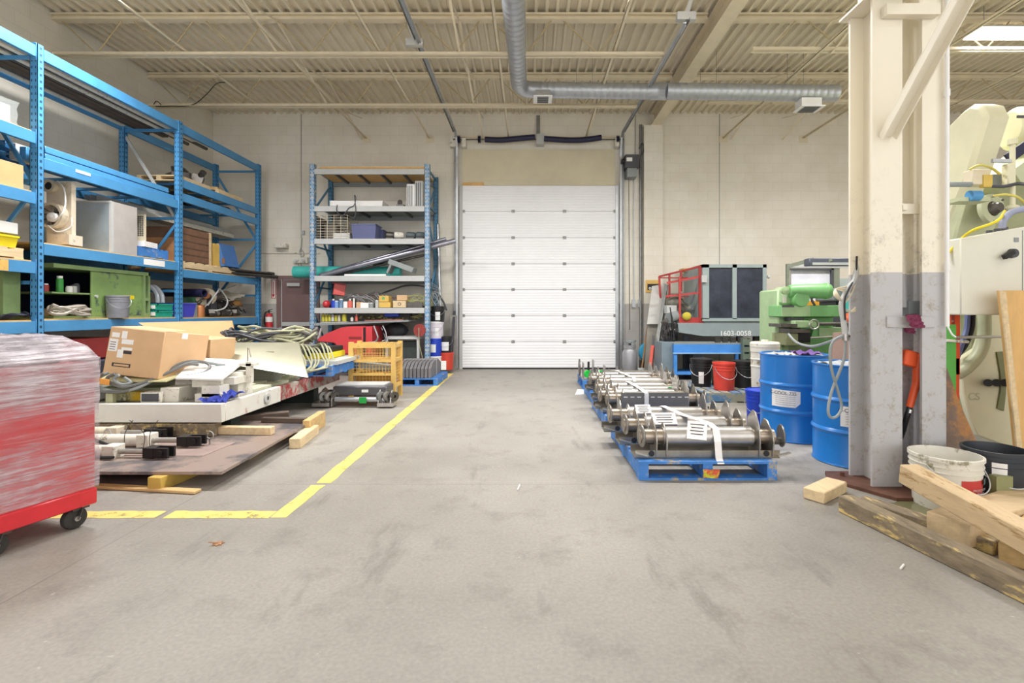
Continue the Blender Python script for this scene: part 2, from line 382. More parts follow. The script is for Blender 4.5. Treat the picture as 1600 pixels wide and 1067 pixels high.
# lamps, most of the unseen ones added to light the room
SHADE = mat('lamp housing', 'e8e8ea', .4)
E = bpy.data.materials.new('lamp tube'); E.use_nodes = True; e = E.node_tree.nodes['Principled BSDF']; e.inputs['Emission Color'].default_value = (1, .97, 1, 1); e.inputs['Emission Strength'].default_value = 6
for i, (x, y, _) in enumerate(LAMPS):
    t = thing('ceiling_lamp', ['fluorescent lamp above the middle bay of the blue rack', 'added unseen fluorescent lamp above the yellow floor line, before the left door track', 'fluorescent lamp between the duct and the girder', 'added unseen fluorescent lamp just right of the girder, above the mill', 'bright white fluorescent lamp at the top right', 'added unseen fluorescent lamp above the red tool cabinet', 'added unseen fluorescent lamp above the middle of the lane near the camera', 'added unseen fluorescent lamp above the timbers at the lower right', 'added unseen fluorescent lamp over the aisle right of the press brake'][i], 'lamp', 'fluorescent lamps under the roof')
    b = B().prism([(x-.17, 5.08), (x-.13, 5.12), (x+.13, 5.12), (x+.17, 5.08), (x+.16, 5.08), (x+.125, 5.11), (x-.125, 5.11), (x-.16, 5.08)], y-.6, y+.6, 'y')
    b.turn((x, y, 5.1), (0, 0, 90)); part('housing', b, SHADE, t)
    b = B(); [b.cyl((x-.56, y+k, 5.06), (x+.56, y+k, 5.06), .018, n=10) for k in (-.09, 0, .09)]; part('tubes', b, E, t)
    [part('hanger', B().cyl((x+k, y, 5.11), (x+k, y, 5.46), .004, n=5), GALVD, t) for k in (-.45, .45)]

# floor markings
def worn():
    M = bpy.data.materials.new('worn yellow'); M.use_nodes = True; nt = M.node_tree; L = nt.links.new; b = nt.nodes['Principled BSDF']; out = nt.nodes['Material Output']
    tc = nd(nt, 'ShaderNodeTexCoord'); n = nd(nt, 'ShaderNodeTexNoise', i_Scale=7.0, i_Detail=9.0, i_Roughness=.8); L(tc.outputs['Object'], n.inputs['Vector'])
    r = ramp(nt, .36, .43); L(n.outputs[0], r.inputs[0]); r2 = ramp(nt, .4, .7, lin('d9c265'), lin('e8d67e')); L(n.outputs[0], r2.inputs[0]); L(r2.outputs[0], b.inputs['Base Color'])
    tr = nd(nt, 'ShaderNodeBsdfTransparent'); mx = nd(nt, 'ShaderNodeMixShader'); L(r.outputs[0], mx.inputs[0]); L(tr.outputs[0], mx.inputs[1]); L(b.outputs[0], mx.inputs[2]); L(mx.outputs[0], out.inputs[0])
    b.inputs['Roughness'].default_value = .6; return M
b = B(); z = .0015
def strip(p, q, wd, n, b=b):
    p = Vector(p); q = Vector(q); d = (q-p).normalized(); s = Vector((-d.y, d.x))*wd/2; vs = []
    for i in range(n+1):
        c = p + (q-p)*i/n; j = rnd.uniform(-.006, .006); k = rnd.uniform(-.006, .006)
        vs += [(c.x+s.x*(1+j/wd*2), c.y+s.y*(1+j/wd*2), z), (c.x-s.x*(1+k/wd*2), c.y-s.y*(1+k/wd*2), z)]
    b.raw(vs, [(2*i, 2*i+1, 2*i+3, 2*i+2) for i in range(n)])
strip((-1.49, 2.88), (-1.49, 3.42), .10, 6); strip((-1.47, 3.46), (-1.56, 9.6), .11, 60)
strip((-1.545, 2.925), (-2.17, 2.925), .105, 12); strip((-2.22, 2.925), (-2.85, 2.925), .1, 12)
o = one('floor_marking', b, worn(), 'worn yellow painted line on the concrete floor', 'floor marking'); pin(o)
# ---------------------------------------------------------------- overhead door
Yd = YB - .06
dx0, dx1 = at(722, 0, YB).x, at(964, 0, YB).x
lines = [291, 331, 372, 412.5, 452.5, 493, 533.5, 576.5]
zz = [CH-(y-PY)*YB/F for y in lines]; zz[-1] = 0
DOORW = mat('door white', 'f0f0f2', .35, v=.02)
t = bpy.data.objects.new('door_1', None); C.objects.link(t); t['kind'] = 'structure'; AUTO.append(t)
for i in range(7):
    b = B(); z1, z0 = zz[i], zz[i+1]; n = 9
    o = [(Yd+.045, z0+.004), (Yd, z0+.004)]
    for k in range(n):
        a = z0+.03+(z1-z0-.06)*k/n; h = (z1-z0-.06)/n; o += [(Yd, a), (Yd-.004, a+h*.2), (Yd-.004, a+h*.7), (Yd, a+h*.9)]
    o += [(Yd, z1-.004), (Yd+.045, z1-.004)]
    b.prism(o, dx0+.01, dx1-.01, 'x'); struct('door_panel', b, DOORW, t, sm=0)
    if i:
        for fx in (.01, .33, .66, .985):
            x = dx0+(dx1-dx0)*fx
            b = B().box(x-.035, x+.035, Yd-.016, Yd, z1-.03, z1+.03); b.cyl((x-.04, Yd-.012, z1), (x+.04, Yd-.012, z1), .008, n=6); struct('hinge', b, GALVD, t)
struct('bottom_seal', B().box(dx0, dx1, Yd-.01, Yd+.05, 0, .03), BLACK, t)
for s, x in ((-1, dx0), (1, dx1)):
    b = B().box(x-.045, x+.02, Yd-.02, Yd+.05, 0, zz[0]); struct('end_stile', b, LGREY if s < 0 else GALV, t)
# header panel above the door
b = B().box(at(722, 0, YB).x, at(961, 0, YB).x, YB-.03, YB, zz[0]+.01, CH+253*YB/F); b.box(at(722, 0, YB).x, at(961, 0, YB).x, YB-.034, YB, 4.0, 4.012)
pin(struct('trim_4', b, mat('header panel paint', 'd3caae', .5, v=.08, s=1.2)))
b = fb(723, 285, 756, 291, YB-.05, .04); one('wood_strip', b, PLY, 'short orange wood strip on top of the white door at its left end', 'wood strip')
# tracks
def track(xw, lab, xe, ze, ye, sgn):
    t = thing('door_track', lab, 'door track', 'steel tracks of the overhead door')
    P = [(xw, YB-.12, .02), (xw, YB-.12, 2), (xw, YB-.12, 4.55), (xw, YB-.2, 4.85), (xw, YB-.5, 5.0-.05), ]
    b = B(); P = [(YB-.12, .02), (YB-.12, 4.5), (YB-.14, 4.7), (YB-.22, 4.87), (YB-.36, 4.95), (ye, ze)]
    for i in range(len(P)-1):
        b.bar((xw, *P[i]), (xw, *P[i+1]), .006, .06, up=(0, -1, .5)); b.bar((xw-sgn*.02, P[i][0]-.02, P[i][1]), (xw-sgn*.02, P[i+1][0]-.02, P[i+1][1]), .04, .006, up=(0, -1, .5))
    part('rail', b, GALV, t)
    b = B(); b.box(xw+sgn*.0, xw+sgn*.05, YB-.1, YB, .02, 4.95); part('wall_angle', b, GALVD, t)
    b = B(); b.bar((xw+sgn*.03, YB-.2, 5.0), (xw+sgn*.03, ye, ze+.06), .05, .005); b.bar((xw+sgn*.05, YB-.2, 5.0), (xw+sgn*.05, ye, ze+.06), .005, .05); part('support_angle', b, GALVD, t)
    return t
tl = track(-1.56, 'galvanised track curving up left of the white door to the roof', -1.56, 5.0, 4.6, -1)
tr = track(1.94, 'galvanised track curving up right of the white door to the roof', 1.94, 4.80, 6.05, 1)
for x, y, t in ((-1.62, 6.9, tl), (2.0, 6.3, tr)):
    b = B(); b.bar((x, y, 4.95), (x-.12*(-1 if x > 0 else 1), y-.1, 5.45), .05, .006); b.box(x-.12, x+.12, y-.1, y-.02, 4.95, 5.05); part('hanger_bracket', b, LGREY, t)
b = B(); 
t = thing('torsion_spring_shaft', 'steel shaft with sagging dark springs above the white door', 'door spring')
zs = at(0, 218, YB-.15).z; ys = YB-.16
part('shaft', B().cyl((-1.62, ys, zs), (1.98, ys, zs), .014), STEELD, t)
def X(px, Y=YB-.15): return (px-PX)*Y/F
for a, c, dr in ((758, 836, (-.02, -.03, 0, .03)), (850, 939, (.0, -.03, -.03, .02))):
    xa, xc = X(a), X(c); pts = [(xa+(xc-xa)*i/3, ys-.05, zs+dr[i]) for i in range(4)]
    b = B().tube(pts, .058, n=12, sm=30)
    part('spring', b, NAVY, t)
for px in (717, 749, 965):
    b = B().lathe([(0, -.03), (.05, -.03), (.085, -.02), (.06, 0), (.085, .02), (.05, .03), (0, .03)], (X(px), ys, zs), ax=(1, 0, 0), n=16); part('cable_drum', b, NAVY, t)
b = B().box(X(838), X(850), ys-.05, YB, zs-.11, zs+.1); part('centre_bracket', b, LGREY, t)
for q in ((722, 728, -.03, -.16, .02), (703, 712, 0, -.15, .06), (961, 967, -.03, -.16, .02)): part('end_bracket', B().box(X(q[0]), X(q[1]), ys+q[2], YB, zs+q[3], zs+q[4]), OFFW, t)
one('wall_channel', B().box(X(718), X(962), YB-.04, YB, 5.0-.06, 5.0-.03), CREAM, 'cream angle on the wall just above the door springs', 'steel angle')
one('wall_bracket', B().box(X(838), X(844), YB-.06, YB, zs+.1, 5.40), GALVD, 'vertical grey channel on the wall above the springs', 'steel channel')
# door operator
t = thing('door_operator', 'dark grey electric door motor on the wall right of the door', 'motor')
Yo = YB-.3
part('gearbox', fb(977, 241, 999, 262, Yo, .3), DGREY, t, bev=.01); part('motor', fb(980, 262, 996, 276, Yo, .26), GREY, t, bev=.01)
b = B().cyl(at(971, 252, Yo+.1), at(979, 252, Yo+.1), .05, n=14); part('sprocket', b, BLACK, t)
b = fb(979, 246, 988, 252, Yo-.003, .003); part('rating_plate', b, PAPER, t)
b = B().tube([at(998, 245, Yo+.1), at(1004, 240, Yo+.15), at(1006, 230, Yo+.2), at(1003, 224, Yo+.2), at(999, 232, Yo+.2)], .014, n=6); part('cable', b, DGREY, t)
one('hand_chain', B().cyl(at(982.5, 276, Yo+.1), at(984, 515, Yo+.1), .008, n=6), STEELD, 'long hand chain hanging below the door motor', 'chain')
for i, (px, y0, y1) in enumerate(((975, 200, 576), (993, 180, 245), (1000, 270, 478), (990.5, 276, 478))):
    b = B().cyl(at(px, y0, YB-.03), at(px, y1, YB-.03), .011, n=6)
    if i >= 2: fb(px-2.5, 468, px+2.5, 480, YB-.06, .06, b)
    one('conduit', b, GALV, ['conduit running up the wall beside the right door track', 'short conduit above the door motor', 'conduit dropping from the motor to a switch box nearest the pilaster', 'thin conduit ending in a small box left of another'][i], 'conduit', 'conduits right of the door')
one('wall_conduit', B().cyl((2.36, YB-.05, 0), (2.36, YB-.05, 5.2), .03, n=8), GALVD, 'thick grey pipe standing against the pilaster', 'pipe')

# ---------------------------------------------------------------- round duct
t = thing('spiral_duct', 'round galvanised spiral duct under the roof, turning right above the door', 'duct')
RIB = mat('duct steel', 'b4b8bd', .42, .6, v=.05)
def spiral(p, q, r0, r1, n):
    b = B(); p = Vector(p); q = Vector(q); d = (q-p).normalized(); Lh = (q-p).length; pr = []
    for i in range(n):
        u = i/n; rr = r0+(r1-r0)*u; z = Lh*u; pr += [(rr, z), (rr, z+Lh/n*.84), (rr+.0022, z+Lh/n*.88), (rr+.0022, z+Lh/n*.96)]
    pr.append((r1, Lh)); return b.lathe([(0, 0)]+pr+[(0, Lh)], p, ax=d, n=32)
zd = 4.9
part('duct_run', spiral((-.22, 2.5, zd), (-.18, 7.75, zd), .165, .125, 46), RIB, t)
b = B().tube([(-.18, 7.7, zd), (-.17, 7.86, zd), (-.11, 7.98, zd-.01), (-.0, 8.03, zd-.015), (.12, 8.03, zd-.02)], .128, n=24, sm=3); part('elbow', b, RIB, t)
part('cross_run', spiral((.1, 8.03, zd-.02), (2.0, 8.0, zd-.06), .125, .125, 18), RIB, t)
b = B().tube([(1.98, 8.0, zd-.06), (2.12, 7.98, zd-.065), (2.25, 7.9, zd-.1)], .135, n=24, sm=3); part('offset_collar', b, RIB, t)
part('end_run', spiral((2.22, 7.92, zd-.09), (4.95, 7.85, zd-.16), .13, .13, 26), RIB, t)
for px, py, Y, nm in ((848, 153, 7.9, 'small grey air grille hanging under the duct by the elbow'), (1263, 168, 7.85, 'white air grille box hanging under the end of the duct')):
    c = at(px, py, Y); g = thing('air_grille', nm, 'grille')
    big = px > 1000; a = .16 if big else .12
    part('box', B().box(c.x-a, c.x+a, Y-.1, Y+.1, c.z-.02, c.z+(.12 if big else .09)), WHITE if big else GALV, g)
    b = B().box(c.x-a-.03, c.x+a+.03, Y-.15, Y+.13, c.z-.035, c.z-.02); part('flange', b, WHITE, g)
    b = B(); [b.box(c.x-a+.03, c.x+a-.03, Y-.12+k*.035, Y-.115+k*.035, c.z-.045, c.z-.035) for k in range(7)]; part('louvres', b, DGREY, g)
b = B(); 
for x, y in ((-.2, 6.0), (-.2, 7.3), (.9, 8.03), (2.9, 7.9), (4.3, 7.88)):
    for k in (-.13, .13): part('hanger_wire', B().cyl((x+k, y, zd), (x+k, y, 5.46), .003, n=5), GALVD, t)

# ---------------------------------------------------------------- left door and wall fixtures
b = B(); t = bpy.data.objects.new('door_2', None); C.objects.link(t); t['kind'] = 'structure'; AUTO.append(t)
x0, x1 = at(434, 0, YB).x, at(500, 0, YB).x; zt = at(0, 431, YB).z
struct('frame', B().box(x0, x0+.1, YB-.05, YB, 0, zt).box(x1-.1, x1, YB-.05, YB, 0, zt).box(x0+.1, x1-.1, YB-.05, YB, zt-.07, zt), BROWN, t)
struct('leaf', B().box(x0+.11, x1-.11, YB-.035, YB-.005, .02, zt-.09), BROWN, t)
struct('weather_strip', B().box(x0+.1, x0+.112, YB-.055, YB-.036, 0, zt-.07), LGREY, t)
struct('push_bar', B().box(x0+.13, x1-.13, YB-.09, YB-.04, CH-22*YB/F, CH-16*YB/F), LGREY, t)
struct('door_closer', fb(448, 442, 468, 447, YB-.1, .06), LGREY, t)
def sign(nm, lab, cat, x0, y0, x1, y1, col, Y=YB): return one(nm, fb(x0, y0, x1, y1, Y-.012, .012), col, lab, cat)
t = thing('extinguisher_sign', 'narrow white sign with a red downward arrow on the wall above the extinguisher', 'sign')
part('board', fb(424, 437, 431, 466, YB-.01, .01), PAPER, t)
b = fb(424, 437, 424.8, 466, YB-.013, .003); fb(430.2, 437, 431, 466, YB-.013, .003, b); fb(424, 437, 431, 437.8, YB-.013, .003, b); fb(424, 465.2, 431, 466, YB-.013, .003, b); part('border', b, RED, t)
p = [at(x, y, YB) for x, y in ((427, 440), (428, 440), (428, 460), (430, 460), (427.5, 464.5), (425, 460), (427, 460))]; part('arrow', B().prism([(v.x, v.z) for v in p], YB-.014, YB-.01, 'y'), RED, t)
t = thing('fire_extinguisher', 'red fire extinguisher with a white label on the wall left of the brown door', 'fire extinguisher')
c = at(420.5, 517, YB-.1); h = 28*YB/F
part('cylinder', B().lathe([(0, 0), (.065, .0), (.07, .02), (.07, h*.82), (.05, h*.93), (.02, h*.98), (0, h)], c), RED, t)
part('label', B().lathe([(.0715, h*.5), (.0715, h*.78)], c), PAPER, t)
b = B().cyl(c+Vector((0, 0, h)), c+Vector((0, 0, h+.05)), .016, n=8); b.bar(c+Vector((-.02, 0, h+.05)), c+Vector((.08, -.02, h+.08)), .02, .01); b.bar(c+Vector((-.02, 0, h+.03)), c+Vector((.07, -.02, h+.03)), .02, .008); part('valve', b, BLACK, t)
part('hose', B().tube([c+Vector(v) for v in ((-.02, 0, h+.03), (-.09, 0, h-.02), (-.1, 0, h*.5), (-.08, 0, h*.3))], .01, n=6), BLACK, t)
part('wall_hook', B().box(c.x-.02, c.x+.02, YB-.04, YB, c.z+h*.6, c.z+h*.95), STEELD, t)
b = fb(427, 380, 446, 387, YB-.16, .16); one('emergency_light', b, OFFW, 'small cream wedge shaped light on the wall above the brown door', 'light', bev=.01)
t = thing('emergency_lamp_unit', 'cream two lamp emergency box behind the top left of the pallet shelf', 'emergency light')
part('case', fb(458, 402, 480, 411, YB-.1, .1), OFFW, t); part('case_base', fb(460, 412, 466, 428, YB-.03, .03), OFFW, t)
for px in (462, 473): b = B().cyl(at(px, 407, YB-.1), at(px, 407, YB-.15), .03, n=12); part('lamp_head', b, LGREY, t)
b = B().tube([at(x, y, YB-.03) for x, y in ((471, 372), (470, 386), (468, 392), (469, 398), (473, 400), (474, 394), (471, 390))], .012, n=6); fb(470, 360, 475, 366, YB-.05, .05, b); one('hanging_cord', b, LGREY, 'looped grey cord on the wall above the two lamp emergency box', 'cord')
b = B().tube([at(x, 395.5, YB-.02) for x in (408, 440, 470, 500)], .012, n=6); one('wall_conduit', b, OFFW, 'cream horizontal conduit on the wall above the brown door', 'conduit')
t = thing('danger_sign', 'yellow and black sign on the pilaster behind the leaning panel', 'sign')
YS = YB-.16
part('board', fb(1009, 437.5, 1030, 457, YS, .015), YELC, t); part('black_field', fb(1011.5, 443.5, 1030, 453, YS-.003, .003), BLACK, t)
c = at(1015.6, 450.5, YS-.004); part('round_mark', B().lathe([(.012, 0), (.028, 0), (.028, .002), (.012, .002)], c, ax=(0, -1, 0), n=16), PAPER, t)

# ---------------------------------------------------------------- columns, crane rail, brace
def hcol(x0, x1, y0, y1, lab, d=.02, zt=5.16):
    t = thing('steel_column', lab, 'column')
    part('near_flange', B().box(x0, x1, y0, y0+d, .02, zt), COLP, t); part('far_flange', B().box(x0, x1, y1-d, y1, .02, zt), COLP, t)
    part('web', B().box((x0+x1)/2-.006, (x0+x1)/2+.006, y0+d, y1-d, .02, zt), COLP, t); return t
M = bpy.data.materials.new('two tone column paint'); M.use_nodes = True; nt = M.node_tree; L = nt.links.new; bb = nt.nodes['Principled BSDF']
g = nd(nt, 'ShaderNodeNewGeometry'); sp = nd(nt, 'ShaderNodeSeparateXYZ'); L(g.outputs['Position'], sp.inputs[0]); lt = nd(nt, 'ShaderNodeMath', operation='LESS_THAN'); L(sp.outputs[2], lt.inputs[0]); lt.inputs[1].default_value = 1.49
c = mix(nt, lt.outputs[0], lin('ebe3d0'), lin('b9b7b8'))
n = nd(nt, 'ShaderNodeTexNoise', i_Scale=9.0, i_Detail=10.0, i_Roughness=.82); L(g.outputs['Position'], n.inputs['Vector']); mr = ramp(nt, .52, .66); L(n.outputs[0], mr.inputs[0])
zr = nd(nt, 'ShaderNodeMapRange'); L(sp.outputs[2], zr.inputs[0]); zr.inputs[1].default_value = 2.3; zr.inputs[2].default_value = 1.2; mm = nd(nt, 'ShaderNodeMath', operation='MULTIPLY'); L(mr.outputs[0], mm.inputs[0]); L(zr.outputs[0], mm.inputs[1])
c = mix(nt, mm.outputs[0], c, lin('978e7c')); L(c, bb.inputs['Base Color']); bb.inputs['Roughness'].default_value = .5; COLP = M
hcol(2.345, 2.55, 3.33, 3.58, 'wide cream and grey steel H column nearest the blue drums', zt=3.368)
hcol(2.685, 2.85, 3.33, 3.56, 'narrower cream and grey steel H column standing beside the orange gun')
part_t = thing('column_base_plate', 'rusty steel base plate bolted under the two columns', 'base plate')
part('plate', B().prism([(2.22, 3.66), (2.14, 3.5), (2.36, 3.13), (2.90, 3.13), (2.95, 3.66)], 0, .022, 'z'), RUST, part_t)
for x, y in ((2.28, 3.55), (2.62, 3.2), (2.62, 3.5)): part('bolt', B().cyl((x, y, .02), (x, y, .05), .016, n=6), RUST, part_t)
b = B().ob((2.66, 3.235, .045), (.1, .07, .06)); b.cyl((2.6, 3.24, .06), (2.72, 3.24, .06), .02, n=8); one('pipe_clamp', b, DGREY, 'small dark metal clamp lying on the base plate between the columns', 'clamp')
one('tie_wire', B().tube([(2.655, 3.25, .08), (2.62, 3.3, .2), (2.585, 3.33, .36)], .003, n=5), DGREY, 'thin wire rising from the clamp between the columns', 'wire')
t = thing('tie_plate', 'grey steel flat bar joining the two columns at waist height', 'steel bar'); part('bar', fb(1386, 494, 1461, 512, 3.32, .01), COLP, t, bev=.003)
t = thing('tie_channel', 'cream channel joining the two columns at the top of the photo', 'steel channel'); part('channel', fb(1386, 5, 1470, 22, 3.27, .055), COLP, t)
for yy in (318, 330): pass
b = fb(1410, 318, 1440, 334, 3.4, .02); fb(1411, 320, 1418, 328, 3.37, .03, b); one('conduit_bracket', b, COLP, 'cream strap bracket between the two columns above eye level', 'bracket')
b = B(); b.bar((2.43, 3.32, 2.42), (2.43, 2.38, 3.36), .1, .008, up=(0, 1, 1)); b.bar((2.385, 3.30, 2.40), (2.385, 2.36, 3.34), .008, .05, up=(0, 1, 1)); b.bar((2.475, 3.30, 2.40), (2.475, 2.36, 3.34), .008, .05, up=(0, 1, 1))
one('knee_brace', b, COLP, 'cream channel brace sloping up from the wide column towards the camera', 'brace')
t = thing('crane_runway', 'cream steel crane runway beam starting at the wide column, top right', 'beam')
part('bottom_flange', B().box(2.30, 2.60, .5, 3.62, 3.37, 3.385), COLP, t)
part('web', B().box(2.44, 2.455, .5, 3.62, 3.385, 3.75), COLP, t)
# pipes between the columns
b = B().tube([(2.625, 3.5, 3.3), (2.62, 3.5, 2.2), (2.66, 3.5, 1.9), (2.67, 3.48, 1.25)], .026, n=8, sm=8); one('vertical_pipe', b, COLP, 'cream pipe running down between the two columns', 'pipe')
one('vertical_pipe', B().cyl((2.60, 3.52, .9), (2.60, 3.52, 3.4), .02, n=8), COLP, 'thinner straight pipe between the columns left of another', 'pipe')
t = thing('wall_conduit', 'white conduit running down the face of the narrow column', 'conduit')
part('pipe', B().cyl((2.83, 3.3, 1.12), (2.83, 3.3, 5.1), .014, n=10), WHITE, t); [part('coupling', B().cyl((2.83, 3.3, z), (2.83, 3.3, z+.05), .018, n=10), WHITE, t) for z in (2.68, 1.5)]
part('hook', B().tube([(2.83, 3.3, 1.13), (2.845, 3.28, 1.07), (2.87, 3.28, 1.05)], .006, n=6), WHITE, t)
b = fb(1420, 470, 1438, 500, 3.44, .06); one('junction_box', b, GREY, 'small grey box behind the maroon rag between the columns', 'box')
# rag on tie plate
b = B(); P = [at(*p) for p in ((1417, 493, 3.30), (1430, 490, 3.29), (1444, 510, 3.30), (1440, 512, 3.29), (1430, 505, 3.285))]
b.cloth([at(1415, 492, 3.27), at(1436, 491, 3.28), at(1445, 512, 3.27), at(1424, 513, 3.26)], 10, 8, .012, 3); b.cloth([at(1412, 512, 3.36), at(1431, 512, 3.36), at(1430, 522, 3.36), at(1416, 520, 3.36)], 7, 5, .012, 4)
b.cloth([at(1415, 492, 3.27), at(1436, 491, 3.28), at(1434, 493, 3.37), at(1414, 493, 3.37)], 6, 4, .006, 5)
one('maroon_rag', b, MAR, 'maroon rag draped over the bar between the two columns', 'rag')
# orange gun and hose
t = thing('orange_nozzle', 'orange plastic nozzle with a black hose hanging between the two columns', 'nozzle')
Yn = 3.42
b = B().bar(at(1410, 557, Yn), at(1432, 563, Yn), .05, .11); part('head', b, ORNG, t, bev=.01)
b = B().cyl(at(1436, 553, Yn), at(1433, 596, Yn), .035, .03, n=14); b.cyl(at(1433, 596, Yn), at(1421, 636, Yn), .026, .022, n=14); part('body', b, ORNG, t)
part('hose', B().tube([at(1421, 636, Yn), at(1417, 650, Yn), at(1411, 672, Yn+.05), at(1404, 690, Yn+.1)], .018, n=8), BLACK, t)
part('hose_clip', B().cyl(at(1421.5, 640, Yn), at(1419.5, 645, Yn), .024, n=12), STEEL, t)
one('vertical_pipe', B().cyl((2.69, 3.6, .02), (2.69, 3.6, 1.15), .03, n=8), LGREY, 'light grey pipe standing behind the orange nozzle', 'pipe')
# ---------------------------------------------------------------- small kinds used in several places
def pail(name, label, c, r, h, col, group=None, lid=None, handle=True, lab=None, hr=0, cat='bucket', hm=None, open_=True, depth=.02):
    t = thing(name, label, cat, group); c = Vector(c)
    rb = r*.88
    pr = [(0, 0), (rb, 0), (rb+.002, .01), (r*.965, h*.72), (r*1.0, h*.725), (r*1.0, h*.74), (r*.972, h*.745), (r*.975, h*.82), (r*1.01, h*.825), (r*1.01, h*.84), (r*.98, h*.845), (r*.985, h*.93), (r*1.03, h*.935), (r*1.03, h*.995), (r*1.0, h), (r*.96, h)]
    if open_: pr += [(r*.95, h*.98), (rb*.96, .02 if lid is None else h*.5), (0, .02 if lid is None else h*.5)]
    else: pr += [(0, h)]
    part('body', B().lathe(pr, c, n=32), col, t)
    if lid: part('lid', B().lathe([(0, h*1.0), (r*1.05, h*1.0), (r*1.05, h*1.05), (r*.95, h*1.07), (r*.93, h*1.05), (0, h*1.05)], c, n=32), lid, t)
    if handle:
        a = R(hr); u = Vector((math.cos(a), math.sin(a), 0)); v = Vector((math.sin(a), -math.cos(a), 0))
        P = [c + u*(r*1.03*math.cos(q)) + v*(r*(.25+.85*math.sin(q))) + Vector((0, 0, h*.84 - h*.42*math.sin(q))) for q in [math.pi*k/10 for k in range(11)]]
        part('wire_handle', B().tube(P, .0035 if r < .25 else .005, n=6, sm=2), hm or GALV, t)
    if lab:
        w_, z0, z1, m, an = lab; vs = []
        for k in range(9):
            a = R(an) + (k/8-.5)*w_
            for z in (z0, z1):
                rr = (rb + (r*.965-rb)*min(1, z/(h*.72)))*1.012; vs.append(c + Vector((rr*math.sin(a), -rr*math.cos(a), z)))
        part('paper_label', B().raw(vs, [(2*k, 2*k+2, 2*k+3, 2*k+1) for k in range(8)]), m, t)
    return t
def pallet(name, label, x0, x1, y0, y1, z, m, group, h=.13, along='y', nb=7):
    t = thing(name, label, 'pallet', group); w_ = .1
    bs = B(); bb_ = B()
    if along == 'y':                      # stringers run along y, boards along x
        for k in range(nb):
            y = y0 + (y1-y0-w_)*k/(nb-1); bs.box(x0, x1, y, y+w_, z+h-.018, z+h)
        for k in range(3):
            y = y0 + (y1-y0-w_)*k/2; bb_.box(x0, x1, y, y+w_, z, z+.016)
        for k in range(3):
            x = x0 + (x1-x0-.07)*k/2; part('stringer', B().box(x, x+.07, y0+.004, y1-.004, z+.016, z+h-.018), m, t)
    else:
        for k in range(nb):
            x = x0 + (x1-x0-w_)*k/(nb-1); bs.box(x, x+w_, y0, y1, z+h-.018, z+h)
        for k in range(3):
            x = x0 + (x1-x0-w_)*k/2; bb_.box(x, x+w_, y0, y1, z, z+.016)
        for k in range(3):
            y = y0 + (y1-y0-.07)*k/2; part('stringer', B().box(x0+.004, x1-.004, y, y+.07, z+.016, z+h-.018), m, t)
    part('deck_boards', bs, m, t); part('bottom_boards', bb_, m, t); return t
def coil(pts_c, rx, ry, n, r, jit, seed, flat=.3, up=(0, 0, 1)):
    rr = random.Random(seed); P = []
    for i in range(n*10):
        a = 2*math.pi*i/10; k = 1+rr.uniform(-jit, jit)
        P.append(Vector(pts_c)+Vector((rx*math.cos(a)*k, ry*math.sin(a)*k, rr.uniform(0, flat)+flat*.6*i/(n*10))))
    return B().tube(P, r, n=6, sm=3)
def carton(name, label, x0, x1, y0, y1, z0, z1, m=None, rot=(0, 0, 0), group=None, cat='cardboard box', open_=False):
    t = thing(name, label, cat, group); m = m or CARD; c = ((x0+x1)/2, (y0+y1)/2, z0)
    part('box_body', B().box(x0, x1, y0, y1, z0, z1).turn(c, rot), m, t, bev=.004)
    part('packing_tape', B().box((x0+x1)/2-.025, (x0+x1)/2+.025, y0-.0015, y1+.001, z1-.06, z1+.002).turn(c, rot), mat('packing tape', 'd8bd92', .35), t)
    return t

# ---------------------------------------------------------------- long blue pallet rack on the left
XF, XB = -5.54, -6.46
YS_ = [3.29, 5.51, 7.73, 10.0]
RACKL = thing('pallet_rack', 'long blue steel pallet rack along the left wall', 'rack')
def post(x, y, z0, z1, w_, m, par, slots=True, face=1, dp=.07):
    b = B(); b.box(x-w_/2, x+w_/2, y-dp/2, y-dp/2+.004, z0, z1); b.box(x-w_/2, x-w_/2+.006, y-dp/2, y+dp/2, z0, z1); b.box(x+w_/2-.006, x+w_/2, y-dp/2, y+dp/2, z0, z1)
    b.box(x-w_/2, x-w_/2+.025, y+dp/2-.004, y+dp/2, z0, z1); b.box(x+w_/2-.025, x+w_/2, y+dp/2-.004, y+dp/2, z0, z1)
    if slots:
        b.mi = 1; z = z0+.06
        while z < z1-.05:
            for s in (-1, 1): b.box(x+s*w_*.24-.006, x+s*w_*.24+.006, y-dp/2-.0015, y-dp/2+.001, z, z+.028)
            if face: b.box(x+w_/2-.001, x+w_/2+.0015, y-.012, y+.012, z, z+.028)
            z += .075
        b.mi = 0
    b.box(x-w_/2-.02, x+w_/2+.02, y-dp/2-.02, y+dp/2+.02, z0, z0+.008)
    return part('post', b, [m, mat('slot shadow paint', '20425f', .6)], par)
ZT = 4.24
for i, y in enumerate(YS_):
    for x in (XF-.045, XB): post(x, y, 0, ZT, .09, BLUE, RACKL)
    for z in (.3, 1.55, 2.7, 4.1): part('cross_tie', B().bar((XF-.09, y, z), (XB+.04, y, z), .03, .04), BLUE, RACKL)
    zz_ = (.35, 1.5, 2.65, 4.05)
    for k in range(3):
        p, q = ((XF-.09, y, zz_[k]+.05), (XB+.04, y, zz_[k+1]-.05)) if k % 2 == 0 else ((XB+.04, y, zz_[k]+.05), (XF-.09, y, zz_[k+1]-.05))
        part('diagonal_brace', B().bar(p, q, .025, .04), [BLUE, LGREY][k == 2 and i == 2], RACKL)
LEV = {0: (4.22, 3.24, 2.56, 1.78, 1.11), 1: (4.22, 2.98, 2.0, 1.12), 2: (4.22, 3.34, 3.12, 1.90, 1.11)}
